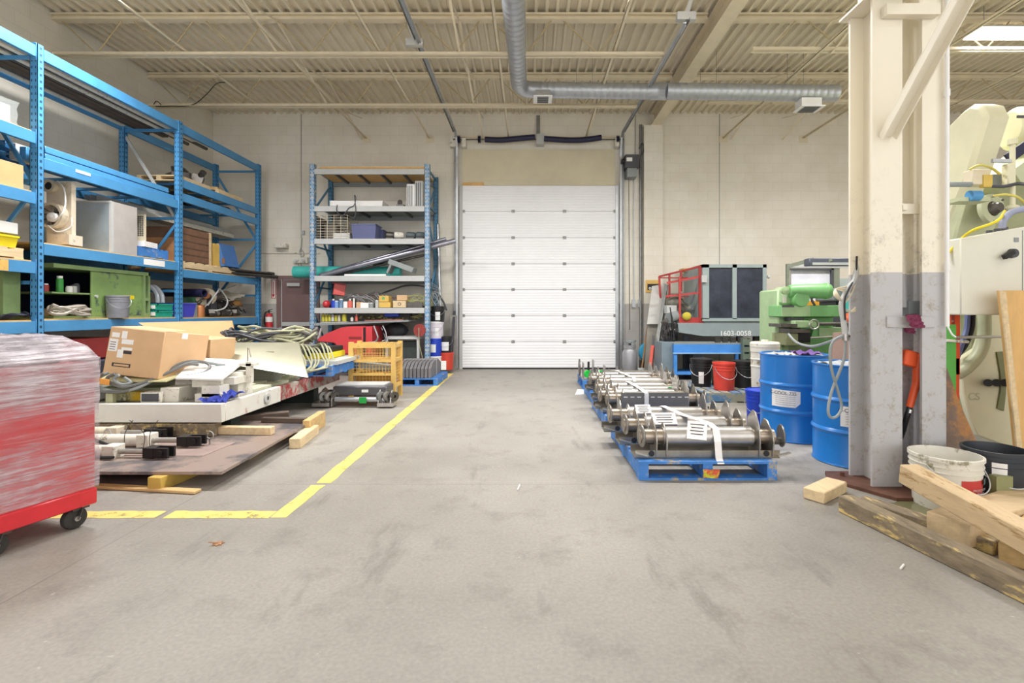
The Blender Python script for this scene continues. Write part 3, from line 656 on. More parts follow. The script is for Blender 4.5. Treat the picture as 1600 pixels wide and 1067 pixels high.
for k, zs_ in LEV.items():
    y0, y1 = YS_[k]+.035, YS_[k+1]-.035
    for z in zs_:
        hh = .13
        for x in (XF-.04, XB):
            b = B(); b.box(x-.022, x+.022, y0, y1, z-hh, z); b.box(x-.03, x+.03, y0, y0+.006, z-hh-.04, z+.03); b.box(x-.03, x+.03, y1-.006, y1, z-hh-.04, z+.03)
            part('beam', b, BLUE, RACKL, bev=.004)
        if z < 2.7 or (k == 0 and z < 3.3):
            b = B(); n = 3
            for j in range(n): b.box(XF-.055, XB-.02, y0+.01+(y1-y0-.02)*j/n, y0+.01+(y1-y0-.02)*(j+1)/n-.006, z, z+.018)
            part('deck_board', b, PLY, RACKL)
for z, y0, y1 in ((1.885-.0, 7.0, 7.35),):
    part('beam_tag', B().box(XF-.017, XF-.014, 7.0, 7.4, 1.9, 1.985), PAPER, RACKL)
part('yellow_tape', B().box(XF-.017, XF-.013, 4.9, 5.18, 1.655, 1.775), YELC, RACKL)
part('beam_tag', B().box(XF-.017, XF-.014, 5.95, 6.15, 2.93, 2.965), PAPER, RACKL)

# long stock on the top level, resting on the upper cross ties
stock = [('long_pipe', 'long grey steel pipe on top of the blue rack', 'pipe', STEELD, .03), ('long_plank', 'dark brown long plank on top of the blue rack', 'plank', WOODG, .05), ('long_angle', 'long white metal angle on top of the blue rack', 'steel angle', OFFW, .035)]
xs_ = [(-5.66, 0, 8.6, 'long grey steel pipe nearest the front beam on top of the blue rack'), (-5.74, 2, 8.3, 'long white angle second from the front on top of the blue rack'), (-5.82, 0, 8.75, 'long grey pipe between two white angles on top of the blue rack'), (-5.9, 2, 8.1, 'long white angle in the middle of the stock on top of the rack'), (-5.98, 0, 8.5, 'long grey pipe beside the brown planks on top of the rack'),
       (-6.07, 1, 8.1, 'dark brown long plank nearer the front on top of the rack'), (-6.18, 1, 7.9, 'dark brown long plank nearer the wall on top of the rack'), (-6.28, 0, 8.0, 'long grey pipe nearest the wall on top of the rack'), (-6.36, 2, 7.6, 'long white angle nearest the wall on top of the rack')]
for x, k, ye, lab in xs_:
    nm, _, cat, m, a = stock[k]
    b = B(); b.cyl((x, 2.6, 4.12+a), (x, ye, 4.12+a), a, n=12) if k == 0 else b.box(x-a, x+a, 2.6, ye, 4.12, 4.12+a*1.1)
    one(nm, b, m, lab, cat, 'long stock on top of the blue rack')
for i, (x, z, m, lab) in enumerate(((-5.64, 2.98, BLUE, 'spare blue beam lying on the middle bay of the rack, nearest the front'), (-5.75, 2.98, GREY, 'grey channel lying between spare blue beams on the rack'), (-5.86, 2.98, BLUE, 'spare blue beam lying behind the grey channel on the rack'), (-5.64, 3.06, BLUE, 'spare blue beam on top of the frontmost spare beam on the rack'), (-5.98, 2.98, LGREY, 'light grey channel beside the spare blue beams, nearer the wall'), (-6.1, 2.98, BLUED, 'dark blue spare beam lying nearest the wall on the rack'))):
    zt_ = z+[.07, .115, .15, .075, .19, .225][i]
    one('spare_beam', B().box(x-.04, x+.04, 5.62, 7.66-.04*i, z+.001, zt_), m, lab, 'steel beam', 'spare beams stored on the rack', bev=.004)
for j in range(4):
    y = 5.9+j*.5; part('cross_bar', B().box(XF-.06, XB+.02, y, y+.04, 2.945, 2.98), BLUE, RACKL)
for j in range(3):
    y = 8.0+j*.75; part('cross_bar', B().box(XF-.06, XB+.02, y, y+.04, 3.085, 3.12), BLUE, RACKL); part('cross_bar', B().box(XF-.06, XB+.02, y, y+.04, 3.305, 3.34), BLUE, RACKL)
for i in range(3):
    x = -6.28+.09*i
    for j in (0, 1):
        if i == 2 and j: continue
        b = B(); z = 2.745+.09*j; b.box(x-.04, x+.04, 6.9, 9.95, z-.024, z-.02); b.box(x-.04, x-.036, 6.9, 9.95, z-.024, z+.05); b.box(x+.036, x+.04, 6.9, 9.95, z-.024, z+.05)
        one('metal_channel', b, OFFW if j == 0 else LGREY, [['lower white channel nearest the wall under the far shelf', 'upper grey channel nearest the wall under the far shelf'], ['lower white channel in the middle of the bundle under the far shelf', 'upper grey channel in the middle of the bundle under the far shelf'], ['white channel nearest the front of the bundle under the far shelf', '']][i][j], 'steel channel', 'channels under the far shelf')
# bay 3, upper shelf: wooden skids with castings
t = pallet('wooden_skid', 'small wooden skid on the upper far shelf with dark castings on it', -6.35, -5.65, 7.85, 8.6, 3.34, WOODP, 'wooden skids on the upper shelf', h=.09)
t = pallet('wooden_skid', 'small empty wooden skid on the upper far shelf nearest the far post', -6.3, -5.6, 8.75, 9.5, 3.34, WOODP, 'wooden skids on the upper shelf', h=.09)
b = B().lathe([(0, 0), (.16, 0), (.18, .05), (.1, .12), (.13, .2), (.06, .24), (0, .24)], (-5.95, 8.2, 3.43), n=16, ax=(.25, 0, 1)); b.ob((-5.8, 8.1, 3.49), (.25, .12, .1), (10, 0, 20)); one('machine_casting', b, STEELD, 'dark grey casting with a flange on the wooden skid on the upper far shelf', 'casting')
b = B().ob((-5.75, 8.42, 3.5), (.16, .2, .14), (0, 15, 30)); b.cyl((-5.75, 8.42, 3.5), (-5.6, 8.35, 3.62), .05, n=10); one('pump_part', b, STEELD, 'small dark pump part beside the larger casting on the upper far shelf', 'machine part')
b = B().ob((-5.85, 9.0, 3.47), (.2, .25, .07), (0, 0, 15)); one('wood_block', b, WOOD, 'brown wood block on the empty skid on the upper far shelf', 'wood block')
one('flat_bag', B().cloth([(-6.3, 7.85, 3.16), (-5.65, 7.85, 3.16), (-5.65, 9.2, 3.16), (-6.3, 9.2, 3.16)], 10, 16, .02, 8), BLACK, 'black plastic sheet stuffed between the two upper far beams', 'plastic sheet')
# bay 1 (near) goods
t = carton('cardboard_box', 'open cardboard box on the near bay of the blue rack at the left edge', -6.25, -5.62, 4.92, 5.4, 2.58, 2.84, m=mat('light cardboard', 'd3a877', .7, v=.06))
part('flap', B().raw([(-6.25, 4.92, 2.84), (-5.62, 4.92, 2.84), (-5.66, 5.18, 2.92), (-6.2, 5.15, 2.93)], [(0, 1, 2, 3)]), mat('light cardboard', '', 1), t)
for i in range(5):
    one('folded_tarp', B().cloth([(-6.38+.01*i, 4.6, 2.86+.05*i), (-5.75, 4.6, 2.86+.05*i), (-5.72, 5.38, 2.86+.05*i), (-6.38, 5.38, 2.86+.05*i)], 8, 8, .02, 20+i).box(-6.36, -5.78, 4.66, 5.36, 2.845+.05*i, 2.885+.05*i), BLUED if i % 2 else BLUE,
        ['lowest dark folded blue tarp', 'second folded blue tarp from the bottom', 'middle folded blue tarp', 'fourth folded blue tarp from the bottom', 'topmost folded blue tarp'][i]+' behind the open cardboard box', 'tarp', 'folded blue tarps on the near bay')
def glass(name, tint, a=.35):
    M = bpy.data.materials.new(name); M.use_nodes = True; nt = M.node_tree; b = nt.nodes['Principled BSDF']; out = nt.nodes['Material Output']
    b.inputs['Base Color'].default_value = lin(tint); b.inputs['Roughness'].default_value = .15
    tr = nd(nt, 'ShaderNodeBsdfTransparent'); mx = nd(nt, 'ShaderNodeMixShader'); mx.inputs[0].default_value = a
    nt.links.new(tr.outputs[0], mx.inputs[1]); nt.links.new(b.outputs[0], mx.inputs[2]); nt.links.new(mx.outputs[0], out.inputs[0]); return M
FILM = glass('clear film', 'cfd6d6', .3)
t = thing('wrapped_stack', 'stack of clear wrapped panels high on the near bay of the blue rack', 'stack')
part('panels', B().box(-6.3, -5.75, 3.8, 5.38, 3.28, 3.5), mat('glass green panel', 'a9b5ab', .2, st=(1, 1, 20)), t); part('film', B().cloth([(-6.35, 3.75, 3.52), (-5.7, 3.75, 3.52), (-5.7, 5.42, 3.55), (-6.35, 5.42, 3.6)], 8, 18, .02, 31).cloth([(-5.7, 3.75, 3.26), (-5.7, 5.42, 3.26), (-5.7, 5.42, 3.55), (-5.7, 3.75, 3.52)], 14, 4, .02, 32), FILM, t)
carton('cardboard_box', 'flat orange brown carton under the wrapped panels on the near bay', -6.2, -5.68, 4.95, 5.4, 3.262, 3.28+.0, m=CARD)
pallet('wooden_pallet', 'wooden pallet under the green and yellow bins on the near bay', -6.4, -5.62, 4.3, 5.4, 1.8, WOODP, None, h=.12)
def bin_(name, label, x0, x1, y0, y1, z0, z1, m, cat='bin', flare=.02, group=None, th=.008):
    t = thing(name, label, cat, group); b = B()
    vs = []; 
    for (d, z) in ((0, z0), (flare, z1), (flare-th, z1), (-th, z0+th)):
        vs += [(x0-d, y0-d, z), (x1+d, y0-d, z), (x1+d, y1+d, z), (x0-d, y1+d, z)]
    fs = [(3, 2, 1, 0), (12, 13, 14, 15)] + [(4*k+i, 4*k+(i+1) % 4, 4*k+4+(i+1) % 4, 4*k+4+i) for k in range(3) for i in range(4)]
    part('body', b.raw(vs, fs), m, t)
    r = B(); d = flare+.01; r.box(x0-d, x1+d, y0-d, y0-flare, z1-.02, z1).box(x0-d, x1+d, y1+flare, y1+d, z1-.02, z1).box(x0-d, x0-flare, y0-d, y1+d, z1-.02, z1).box(x1+flare, x1+d, y0-d, y1+d, z1-.02, z1)
    part('rim', r, m, t); return t
bin_('plastic_bin', 'yellow plastic bin on the wooden pallet of the near bay', -5.9, -5.66, 5.0, 5.35, 1.92, 2.05, YEL)
bin_('plastic_bin', 'mint green plastic bin beside the yellow bin on the near bay', -6.3, -5.96, 4.95, 5.35, 1.92, 2.06, mat('mint', '3fc39a', .4))
b = B().box(-6.3, -5.68, 5.05, 5.4, 2.075, 2.2); t = thing('electrical_enclosure', 'white flat metal box with a black knob above the yellow bin', 'metal box'); part('case', b, WHITE, t, bev=.005); part('knob', B().cyl((-5.74, 5.05, 2.13), (-5.74, 5.03, 2.13), .015, n=10), BLACK, t)
b = B().ob((-6.2, 5.3, 2.37), (.3, .25, .34), (0, -18, 0)); b.box(-6.0, -5.85, 5.1, 5.35, 2.2, 2.45); b.cyl((-5.95, 5.2, 2.3), (-5.75, 5.15, 2.42), .04, n=8); one('old_machine', b, BEIGE, 'beige old sewing machine like unit standing on the white flat box', 'machine')
# middle bay, shelf at 2.0
t = thing('ventilation_unit', 'beige machine with an open fan wheel beside the big grey metal box', 'machine')
Ym = 5.92
part('back_plate', fb(72, 284, 112, 382, Ym+.1, .06), BEIGE, t, bev=.004)
part('port', B().lathe([(.03, 0), (.075, 0), (.08, .01), (.08, .06), (.05, .06), (.03, 0)], at(82, 292, Ym+.1), ax=(0, -1, 0), n=20), BEIGE, t)
part('port_hole', B().lathe([(0, .045), (.06, .045), (.06, .05), (0, .05)], at(82, 292, Ym+.1), ax=(0, -1, 0), n=20), BLACK, t)
c = at(88, 338, Ym+.1)
part('fan_ring', B().lathe([(.125, 0), (.155, 0), (.155, .09), (.125, .09), (.125, 0)], c, ax=(0, -1, 0), n=28), BEIGE, t)
b = B(); [b.bar(c+Vector((.03*math.cos(a), -.03, .03*math.sin(a))), c+Vector((.13*math.cos(a+.5), -.06, .13*math.sin(a+.5))), .03, .006) for a in [k*.628 for k in range(10)]]; part('fan_blades', b, STEELD, t)
part('hub', B().lathe([(0, 0), (.06, 0), (.055, .12), (0, .13)], c+Vector((.05, 0, -.03)), ax=(0, -1, 0), n=16), WHITE, t)
b = B().tube([at(90, 283, Ym+.08), at(100, 295, Ym+.06), at(102, 320, Ym), at(96, 335, Ym-.05), at(84, 345, Ym-.02)], .008, n=6); b.tube([at(75, 352, Ym), at(90, 362, Ym-.04), at(110, 355, Ym), at(112, 340, Ym)], .007, n=6); part('wires', b, WHITE, t)
b = fb(74, 366, 108, 382, Ym, .18); part('base', b, BEIGE, t)
t = thing('metal_cabinet', 'big grey galvanised metal box on the middle shelf of the blue rack', 'metal box')
x0, x1, y0, y1 = -6.17, -5.6, 6.51, 6.93
part('body', B().box(x0, x1, y0, y1, 2.02, 2.7), mat('blue grey sheet', 'a3b0b8', .4, .3, v=.15, s=2.5), t, bev=.004)
b = B(); b.box(x1-.03, x1+.004, y0-.004, y0+.03, 2.02, 2.7); b.box(x0, x1, y0-.006, y0, 2.68, 2.705); part('edge_trim', b, LGREY, t)
part('side_sheet', B().box(x1, x1+.003, y0+.03, y1, 2.02, 2.7), mat('pale sheet', 'bdb7b3', .45, .2, v=.1, s=4), t)
b = B()
for i in range(8):
    for j in range(10): b.box(-5.93+.03*i, -5.93+.03*i+.018, 7.17, 7.175, 2.34+.03*j, 2.34+.03*j+.018)
t = thing('perforated_grille', 'cream perforated metal grille standing behind the grey metal box', 'grille'); part('sheet', B().box(-5.95, -5.68, 7.175, 7.2, 2.2, 2.66), CREAM, t); part('holes', b, DGREY, t)
pallet('blue_pallet', 'small blue pallet right of the grey metal box on the rack', -6.35, -5.65, 7.0, 7.6, 2.02, PBLUE, None, h=.15)
one('leaflet_box', B().ob((-5.72, 7.25, 2.215), (.14, .3, .08), (0, 0, 8)), PAPER, 'white leaflet box on the small blue pallet', 'box')
one('flat_tray', B().box(-6.2, -5.85, 7.05, 7.5, 2.171, 2.22), mat('lavender', '8ea6d8', .5), 'light blue flat tray on the small blue pallet', 'tray')
# far bay, shelf at 1.9
pallet('wooden_pallet', 'pale wooden pallet under the brown crates on the rack', -6.4, -5.6, 7.8, 9.25, 1.92, WOODP, None, h=.12)
t = thing('wooden_crate', 'brown cardboard lined crate with pale corner posts on the rack', 'crate')
xa, xb_, ya, yb_ = -6.32, -5.66, 7.85, 8.62
part('body', B().box(xa, xb_, ya, yb_, 2.04, 2.6), CARDB, t); part('front_sheet', B().box(xa, xb_-.06, ya-.008, ya, 2.04, 2.42), mat('crate front', 'b98457', .7, v=.15), t)
b = B(); [b.box(xx, xx+.05, yy, yy+.05, 2.04, 2.61) for xx, yy in ((xb_-.04, ya-.012), (xb_-.04, yb_-.04), (xa, ya-.012))]; part('corner_posts', b, WOODP, t)
b = B(); [b.box(xb_, xb_+.006, ya+.05, yb_-.05, 2.05+.11*k, 2.055+.11*k+.006) for k in range(5)]; part('strap_lines', b, WOODG, t)
t = carton('cardboard_box', 'yellowish cardboard box leaning beside the brown crate', -5.95, -5.68, 8.72, 9.2, 2.045, 2.45, m=CARDY); part('printed_mark', B().box(-5.9, -5.74, 8.718, 8.72, 2.12, 2.17), INK, t)
t = carton('cardboard_box', 'blue printed carton leaning right of the yellowish box', -5.66, -5.58, 8.9, 9.35, 2.05, 2.48, m=mat('blue carton', '3f6fae', .5), rot=(0, -14, 0)); part('logo_patch', B().box(-5.63, -5.578, 8.892, 8.897, 2.1, 2.2), CARDB, t)
for i in range(7):
    z = 1.95+.062*(i // 4); k_ = i % 4; ye = 10.12+.06*((i*2) % 3); xs0, xe = -5.78+.05*k_+.02*(i // 4), -5.47+.055*k_-.02*(i // 4)
    b = B().cyl((xs0, 8.9+.2*(i % 2), z), (xe, ye, z), .025, n=8); b.cyl((xe-.02, ye-.08, z), (xe+.012, ye+.06, z), .036, n=8)
    one('steel_rod', b, STEELD, ['leftmost rod of the lower layer of rusty rods sticking out of the far shelf', 'second rod from the left of the lower layer on the far shelf', 'third rod from the left of the lower layer on the far shelf', 'rightmost rod of the lower layer on the far shelf', 'left rod of the upper layer on the far shelf', 'middle rod of the upper layer on the far shelf', 'right rod of the upper layer on the far shelf'][i], 'steel rod', 'rods sticking out of the far shelf')
# shelf at 1.12, near and middle bays: green cabinet
t = thing('green_cabinet', 'olive green workshop cabinet with an open sliding door on the rack', 'cabinet')
z0, z1 = 1.138, 1.80
yf = 5.8
part('left_section', B().box(-6.44, -5.72, 5.28, 5.46, z0, 1.66), OGRN, t)
part('top', B().box(-6.42, -5.66, yf-.02, 7.25, z1-.05, z1), OGRN, t); part('back', B().box(-6.42, -6.39, yf, 7.25, z0, z1), NAVY, t)
part('floor_panel', B().box(-6.42, -5.68, yf, 7.25, z0, z0+.03), OGRN, t); part('shelf', B().box(-6.39, -5.7, yf, 7.2, 1.44, 1.46), OGRN, t)
part('side', B().box(-6.42, -5.66, 7.22, 7.25, z0, z1), OGRN, t)
part('sliding_door', B().box(-5.70, -5.68, 6.3, 7.12, z0+.03, z1-.05), mat('greasy green door', '7d9a5c', .4, v=.12, s=3, wear=('3a4258', .39, 2.6)), t, bev=.004)
b = B(); b.box(-5.72, -5.655, 7.12, 7.16, z0, z1-.05); b.box(-5.72, -5.655, 7.16, 7.25, 1.38, 1.42); b.box(-5.72, -5.655, 7.16, 7.25, z0, z0+.06); part('front_frame', b, OGRN, t)
part('knob', B().cyl((-5.68, 6.36, 1.42), (-5.655, 6.36, 1.42), .018, n=10), LGREY, t)
part('yellow_sticker', B().box(-5.68, -5.677, 6.8, 6.98, 1.4, 1.45), YEL, t)
for i, (y, x, m, lab, h) in enumerate(((5.88, -5.86, mat('can red', 'a63c3c', .4), 'small red tin inside the green cabinet', .1), (6.0, -5.8, mat('can green', '3f9b46', .4), 'green and white spray jar inside the green cabinet', .2), (6.1, -5.78, PAPER, 'small white jar inside the green cabinet', .08), (6.18, -5.8, LGREY, 'small grey tin inside the green cabinet', .1), (6.24, -5.82, DGREY, 'small dark bottle inside the green cabinet', .12))):
    t = thing('jar', lab, 'jar', 'jars inside the green cabinet'); part('body', B().lathe([(0, 0), (.035, 0), (.035, h*.8), (.025, h*.85), (0, h*.85)], (x, y, 1.461)), m, t); part('cap', B().lathe([(0, h*.85), (.028, h*.85), (.028, h), (0, h)], (x, y, 1.461)), [WHITE, DGREY][i > 2], t)
pail('pail', 'grey plastic pail with a wire handle in front of the green cabinet', (-5.66+.1, 6.56, 1.12+.018), .13, .3, mat('grey plastic', '85868d', .5), hr=60)
bpy.data.objects['pail'].location
b = coil((-5.66, 5.98, 1.16), .1, .24, 5, .018, .12, 5, .09); one('strap_coil', b, mat('grey strap', 'a69e92', .5), 'coil of grey strapping on the shelf in front of the green cabinet', 'coil')
one('work_cloth', B().cloth([(-5.95, 5.1, 1.15), (-5.6, 5.1, 1.15), (-5.6, 5.6, 1.2), (-5.95, 5.6, 1.22)], 9, 9, .035, 12), mat('dark cloth', '2c3040', .8, v=.4), 'dark cloth heap on the shelf beside the near post', 'cloth')
for i in range(2):
    t = bin_('flat_crate', ['lower', 'upper'][i]+' teal folding crate right of the green cabinet', -5.95, -5.6, 7.32, 7.62, 1.14+.105*i, 1.235+.105*i, mat('teal crate', '1f9e84', .4), cat='crate', flare=.003, group='teal crates on the rack')
    part('paper_tag', B().box(-5.7, -5.63, 7.308, 7.312, 1.16+.105*i, 1.22+.105*i), PAPER, t)
t = bin_('blue_bin', 'violet blue recycling bin on the rack behind the middle post', -6.05, -5.62, 7.72+.1, 8.12, 1.13, 1.36, mat('violet blue', '4a4fc9', .4), flare=.03)
part('printed_mark', B().box(-5.8, -5.72, 7.79, 7.8, 1.18, 1.2), PAPER, t)
b = B()
for k in (0, .1): b.tube([(-6.05, 7.5+k, 1.36), (-6.03, 7.5+k, 1.5), (-5.9, 7.52+k, 1.62), (-5.76, 7.5+k, 1.5), (-5.74, 7.5+k, 1.36)], .03, n=8)
one('plastic_arch', b, glass('clear plastic', 'c8cdd8', .7), 'arched clear plastic guard above the teal crates', 'plastic guard')
t = thing('hollow_tube', 'dark blue tube lying across the far bay behind the middle post', 'tube'); part('shell', B().lathe([(.05, 0), (.07, 0), (.07, .8), (.05, .8), (.05, 0)], (-6.3, 8.35, 1.55), ax=(1, -.15, -.02), n=18), NAVY, t)
# far bay shelf 1.11: assorted
zb = 1.13
def cyl1(nm, lab, cat, c, r, h, m, n=18): return one(nm, B().lathe([(0, 0), (r, 0), (r, h*.95), (r*.95, h), (0, h)], c, n=n), m, lab, cat)
one('metal_box', B().box(-5.75, -5.62, 7.84, 7.98, zb, zb+.14), LGREY, 'lower grey tin box beside the blue bin', 'metal box')
cyl1('copper_pot', 'copper coloured tapered pot on the far shelf of the blue rack', 'pot', (-5.68, 8.35, zb), .085, .2, mat('copper', 'b9794a', .4, .4))
b = B().box(-5.78, -5.62, 8.1, 8.22, zb, zb+.24); one('tin_can', b, GREY, 'grey metal canister left of the copper pot', 'canister')
cyl1('green_tank', 'dark green round tank behind the copper pot', 'tank', (-6.0, 8.45, zb), .16, .36, mat('tank green', '2f6b4c', .4))
t = thing('bench_grinder', 'beige bench grinder with a round guard on the far shelf', 'grinder'); c = Vector((-5.85, 8.78, zb+.36))
part('wheel_guard', B().lathe([(.03, -.03), (.16, -.03), (.17, 0), (.16, .03), (.03, .03)], c, ax=(.5, -1, 0), n=22), BEIGE, t); part('motor', B().cyl(c, c+Vector((.12, .22, 0)), .08, n=14), mat('dark motor', '403836', .5), t); part('pedestal', B().box(c.x-.05, c.x+.1, c.y-.02, c.y+.16, zb, c.z-.03), DGREY, t); part('brush', B().lathe([(0, 0), (.06, 0), (.06, .04), (0, .04)], c+Vector((.05, -.06, .02)), ax=(.5, -1, 0), n=14), mat('copper', '', 1), t)
rs = random.Random(3)
for i, lab in enumerate(('short dark pipe fitting', 'dark elbow casting', 'grey valve body', 'dark square bracket', 'grey coupling', 'rusty collar')):
    x, y = -5.66-.06*(i % 2), 8.55+.17*i; b = B().cyl((x, y, zb+.05), (x+.05, y+.14, zb+.06), .045, n=10); b.ob((x+.03, y+.04, zb+.09), (.09, .07, .07), (rs.uniform(-30, 30), 0, rs.uniform(0, 90)))
    one('pipe_fitting', b, [STEELD, GALVD][i % 2], lab+[', nearest the copper pot', ' second from the copper pot', ' third along from the copper pot', ' fourth along from the copper pot', ' near the brown bag', ' nearest the far post'][i]+' on the far shelf', 'fitting', 'fittings on the far shelf')
one('brown_bag', B().ball((-5.78, 9.5, zb+.23), .12, sc=(1.1, 1.6, .8)), mat('brown cloth', '8d6533', .8, v=.3, bump=.8), 'brown cloth bag on the far shelf of the blue rack', 'bag')
one('grey_sheet', B().cloth([(-6.1, 9.2, zb+.3), (-5.65, 9.2, zb+.3), (-5.7, 9.75, zb+.42), (-6.1, 9.75, zb+.5)], 8, 8, .02, 9), OFFW, 'off white folded sheet above the brown bag', 'sheet')
one('scrap_pump', B().ob((-5.9, 9.2, zb+.12), (.3, .5, .24), (0, 0, 12)).cyl((-5.9, 9.2, zb+.2), (-5.72, 9.5, zb+.2), .08, n=12), STEELD, 'dark pump under the off white sheet on the far shelf', 'pump')
b = B(); b.tube([(-5.7, 8.6, zb+.2), (-5.62, 8.75, zb+.45), (-5.7, 8.95, zb+.5), (-5.66, 9.1, zb+.3), (-5.6, 8.9, zb+.15), (-5.7, 8.7, zb+.1)], .014, n=6); b.tube([(-5.7, 8.5, zb+.15), (-5.75, 9.0, zb+.45), (-5.8, 9.6, zb+.62)], .008, n=6); one('loose_hose', b, LGREY, 'pale hose looping over the grinder on the far shelf', 'hose')
b = B(); rq = random.Random(21)
for k in range(26):
    x, y = rq.uniform(-6.2, -5.66), rq.uniform(8.45, 9.85); b.ob((x, y, zb+rq.uniform(.03, .2)), (rq.uniform(.04, .22), rq.uniform(.03, .1), rq.uniform(.02, .07)), (rq.uniform(-25, 25), rq.uniform(-25, 25), rq.uniform(0, 180)))
one('scrap_heap', b, mat('mixed scrap', '7d776e', .45, .4, v=.6, s=9), 'heap of mixed grey scrap around the grinder on the far shelf', 'scrap', kind='stuff')
b = B()
for k in range(7): b.tube([(-6.0+.05*k, 8.5+.12*k, zb+.1), (-5.85, 8.7+.1*k, zb+.32+.03*(k % 3)), (-5.7, 8.9+.1*k, zb+.26), (-5.64, 9.05+.1*k, zb+.06)], .009, n=5)
one('cable_nest', b, BLACK, 'black cables looped through the scrap on the far shelf', 'cable')
for x, y, lab in ((-6.25, 7.95, 'dark iron block behind the blue bin'), (-6.15, 6.05, 'pale carton deep behind the strap coil')):
    one('iron_block' if y > 7 else 'small_carton', B().box(x-.07, x+.05, y, y+.12, 1.139, 1.139+.12), STEELD if y > 7 else CARD, lab, 'block' if y > 7 else 'box')
# under the rack
one('red_crate', B().box(-6.3, -5.6, 4.9, 6.6, .62, .86).box(-6.3, -5.6, 4.9, 6.6, .86, .88), DRED, 'dark red long crate under the blue rack behind the wrapped cabinet', 'crate')
one('black_crate', B().box(-6.35, -5.45, 5.7, 6.7, 0, .6), mat('black blue crate', '3b3f4a', .5, v=.2, s=2), 'black crate under the dark red crate', 'crate', bev=.01)
one('black_crate', B().box(-6.35, -5.6, 4.9, 5.66, 0, .6), BLACK, 'black crate at the left end under the dark red crate', 'crate', bev=.01)
t = thing('round_sign', 'blue round sign with a white triangle leaning under the far bay', 'sign'); c = at(383, 530, 9.7)
part('disc', B().lathe([(0, 0), (.3, 0), (.3, .01), (0, .01)], (c.x, 9.7, .62+.1), ax=(0, -1, .1), n=32), BLUED, t); part('triangle', B().prism([(c.x-.1, .62), (c.x+.14, .62), (c.x+.02, .88)], 9.655, 9.668, 'y'), WHITE, t)
one('sign_stand', B().box(c.x-.3, c.x+.3, 9.72, 9.76, 0, .8), DGREY, 'dark board standing behind the round blue sign', 'board')
# ---------------------------------------------------------------- red tool cabinet in stretch film
def film_mat():
    M = bpy.data.materials.new('stretch film'); M.use_nodes = True; nt = M.node_tree; L = nt.links.new; b = nt.nodes['Principled BSDF']; out = nt.nodes['Material Output']
    tc = nd(nt, 'ShaderNodeTexCoord'); mp = nd(nt, 'ShaderNodeMapping'); mp.inputs['Rotation'].default_value = (R(-14), R(10), 0); mp.inputs['Scale'].default_value = (1.6, 1.6, 34.0); L(tc.outputs['Object'], mp.inputs[0])
    n = nd(nt, 'ShaderNodeTexNoise', i_Scale=1.6, i_Detail=9.0, i_Roughness=.78, i_Distortion=.5); L(mp.outputs[0], n.inputs['Vector'])
    r = ramp(nt, .45, .6, (.36, .36, .36, 1), (.97, .97, .97, 1)); L(n.outputs[0], r.inputs[0])
    n2 = nd(nt, 'ShaderNodeTexNoise', i_Scale=4.0, i_Detail=3.0); L(tc.outputs['Object'], n2.inputs['Vector']); r2 = ramp(nt, .3, .65, (.5, .5, .5, 1), (1.2, 1.2, 1.2, 1)); L(n2.outputs[0], r2.inputs[0])
    f = mix(nt, 1.0, r.outputs[0], r2.outputs[0], 'MULTIPLY')
    sz = nd(nt, 'ShaderNodeSeparateXYZ'); L(tc.outputs['Object'], sz.inputs[0]); n3 = nd(nt, 'ShaderNodeTexNoise', i_Scale=1.6); L(tc.outputs['Object'], n3.inputs['Vector']); ad = nd(nt, 'ShaderNodeMath', operation='MULTIPLY_ADD'); L(n3.outputs[0], ad.inputs[0]); ad.inputs[1].default_value = .25; L(sz.outputs[2], ad.inputs[2])
    lr = ramp(nt, .3, 1.0, (1, 1, 1, 1), (1.1, 1.1, 1.1, 1)); L(ad.outputs[0], lr.inputs[0])
    for q, v in ((.45, .8), (.6, .6), (.65, .3), (.74, .35), (.8, .95)): el = lr.color_ramp.elements.new(q); el.color = (v, v, v, 1)
    f = mix(nt, 1.0, f, lr.outputs[0], 'MULTIPLY'); b.inputs['Base Color'].default_value = lin('d9cfd6'); b.inputs['Roughness'].default_value = .25
    bp = nd(nt, 'ShaderNodeBump', i_Strength=.6, i_Distance=.02); L(n.outputs[0], bp.inputs['Height']); L(bp.outputs[0], b.inputs['Normal'])
    tr = nd(nt, 'ShaderNodeBsdfTransparent'); mx = nd(nt, 'ShaderNodeMixShader'); L(f, mx.inputs[0]); L(tr.outputs[0], mx.inputs[1]); L(b.outputs[0], mx.inputs[2]); L(mx.outputs[0], out.inputs[0]); return M
SF = film_mat()
t = bpy.data.objects.new('tool_cabinet', None); C.objects.link(t); tags(t, 'red tool cabinet on casters wrapped in clear stretch film, left edge', 'tool cabinet')
t.location = (-2.50, 2.80, 0); t.rotation_euler = (0, 0, R(-17))
def lpart(nm, b, m, **k):
    b.bm.transform(basis(t)); return part(nm, b, m, t, **k)
W_, D_ = .95, .50
lpart('body', B().box(-W_, 0, -D_, 0, .13, .93), RED, bev=.008)
lpart('base_frame', B().box(-W_-.005, .006, -D_-.005, .006, .12, .21), mat('bright red', 'd22f38', .35), bev=.006)
b = B(); nx, ny, nz = 10, 8, 12
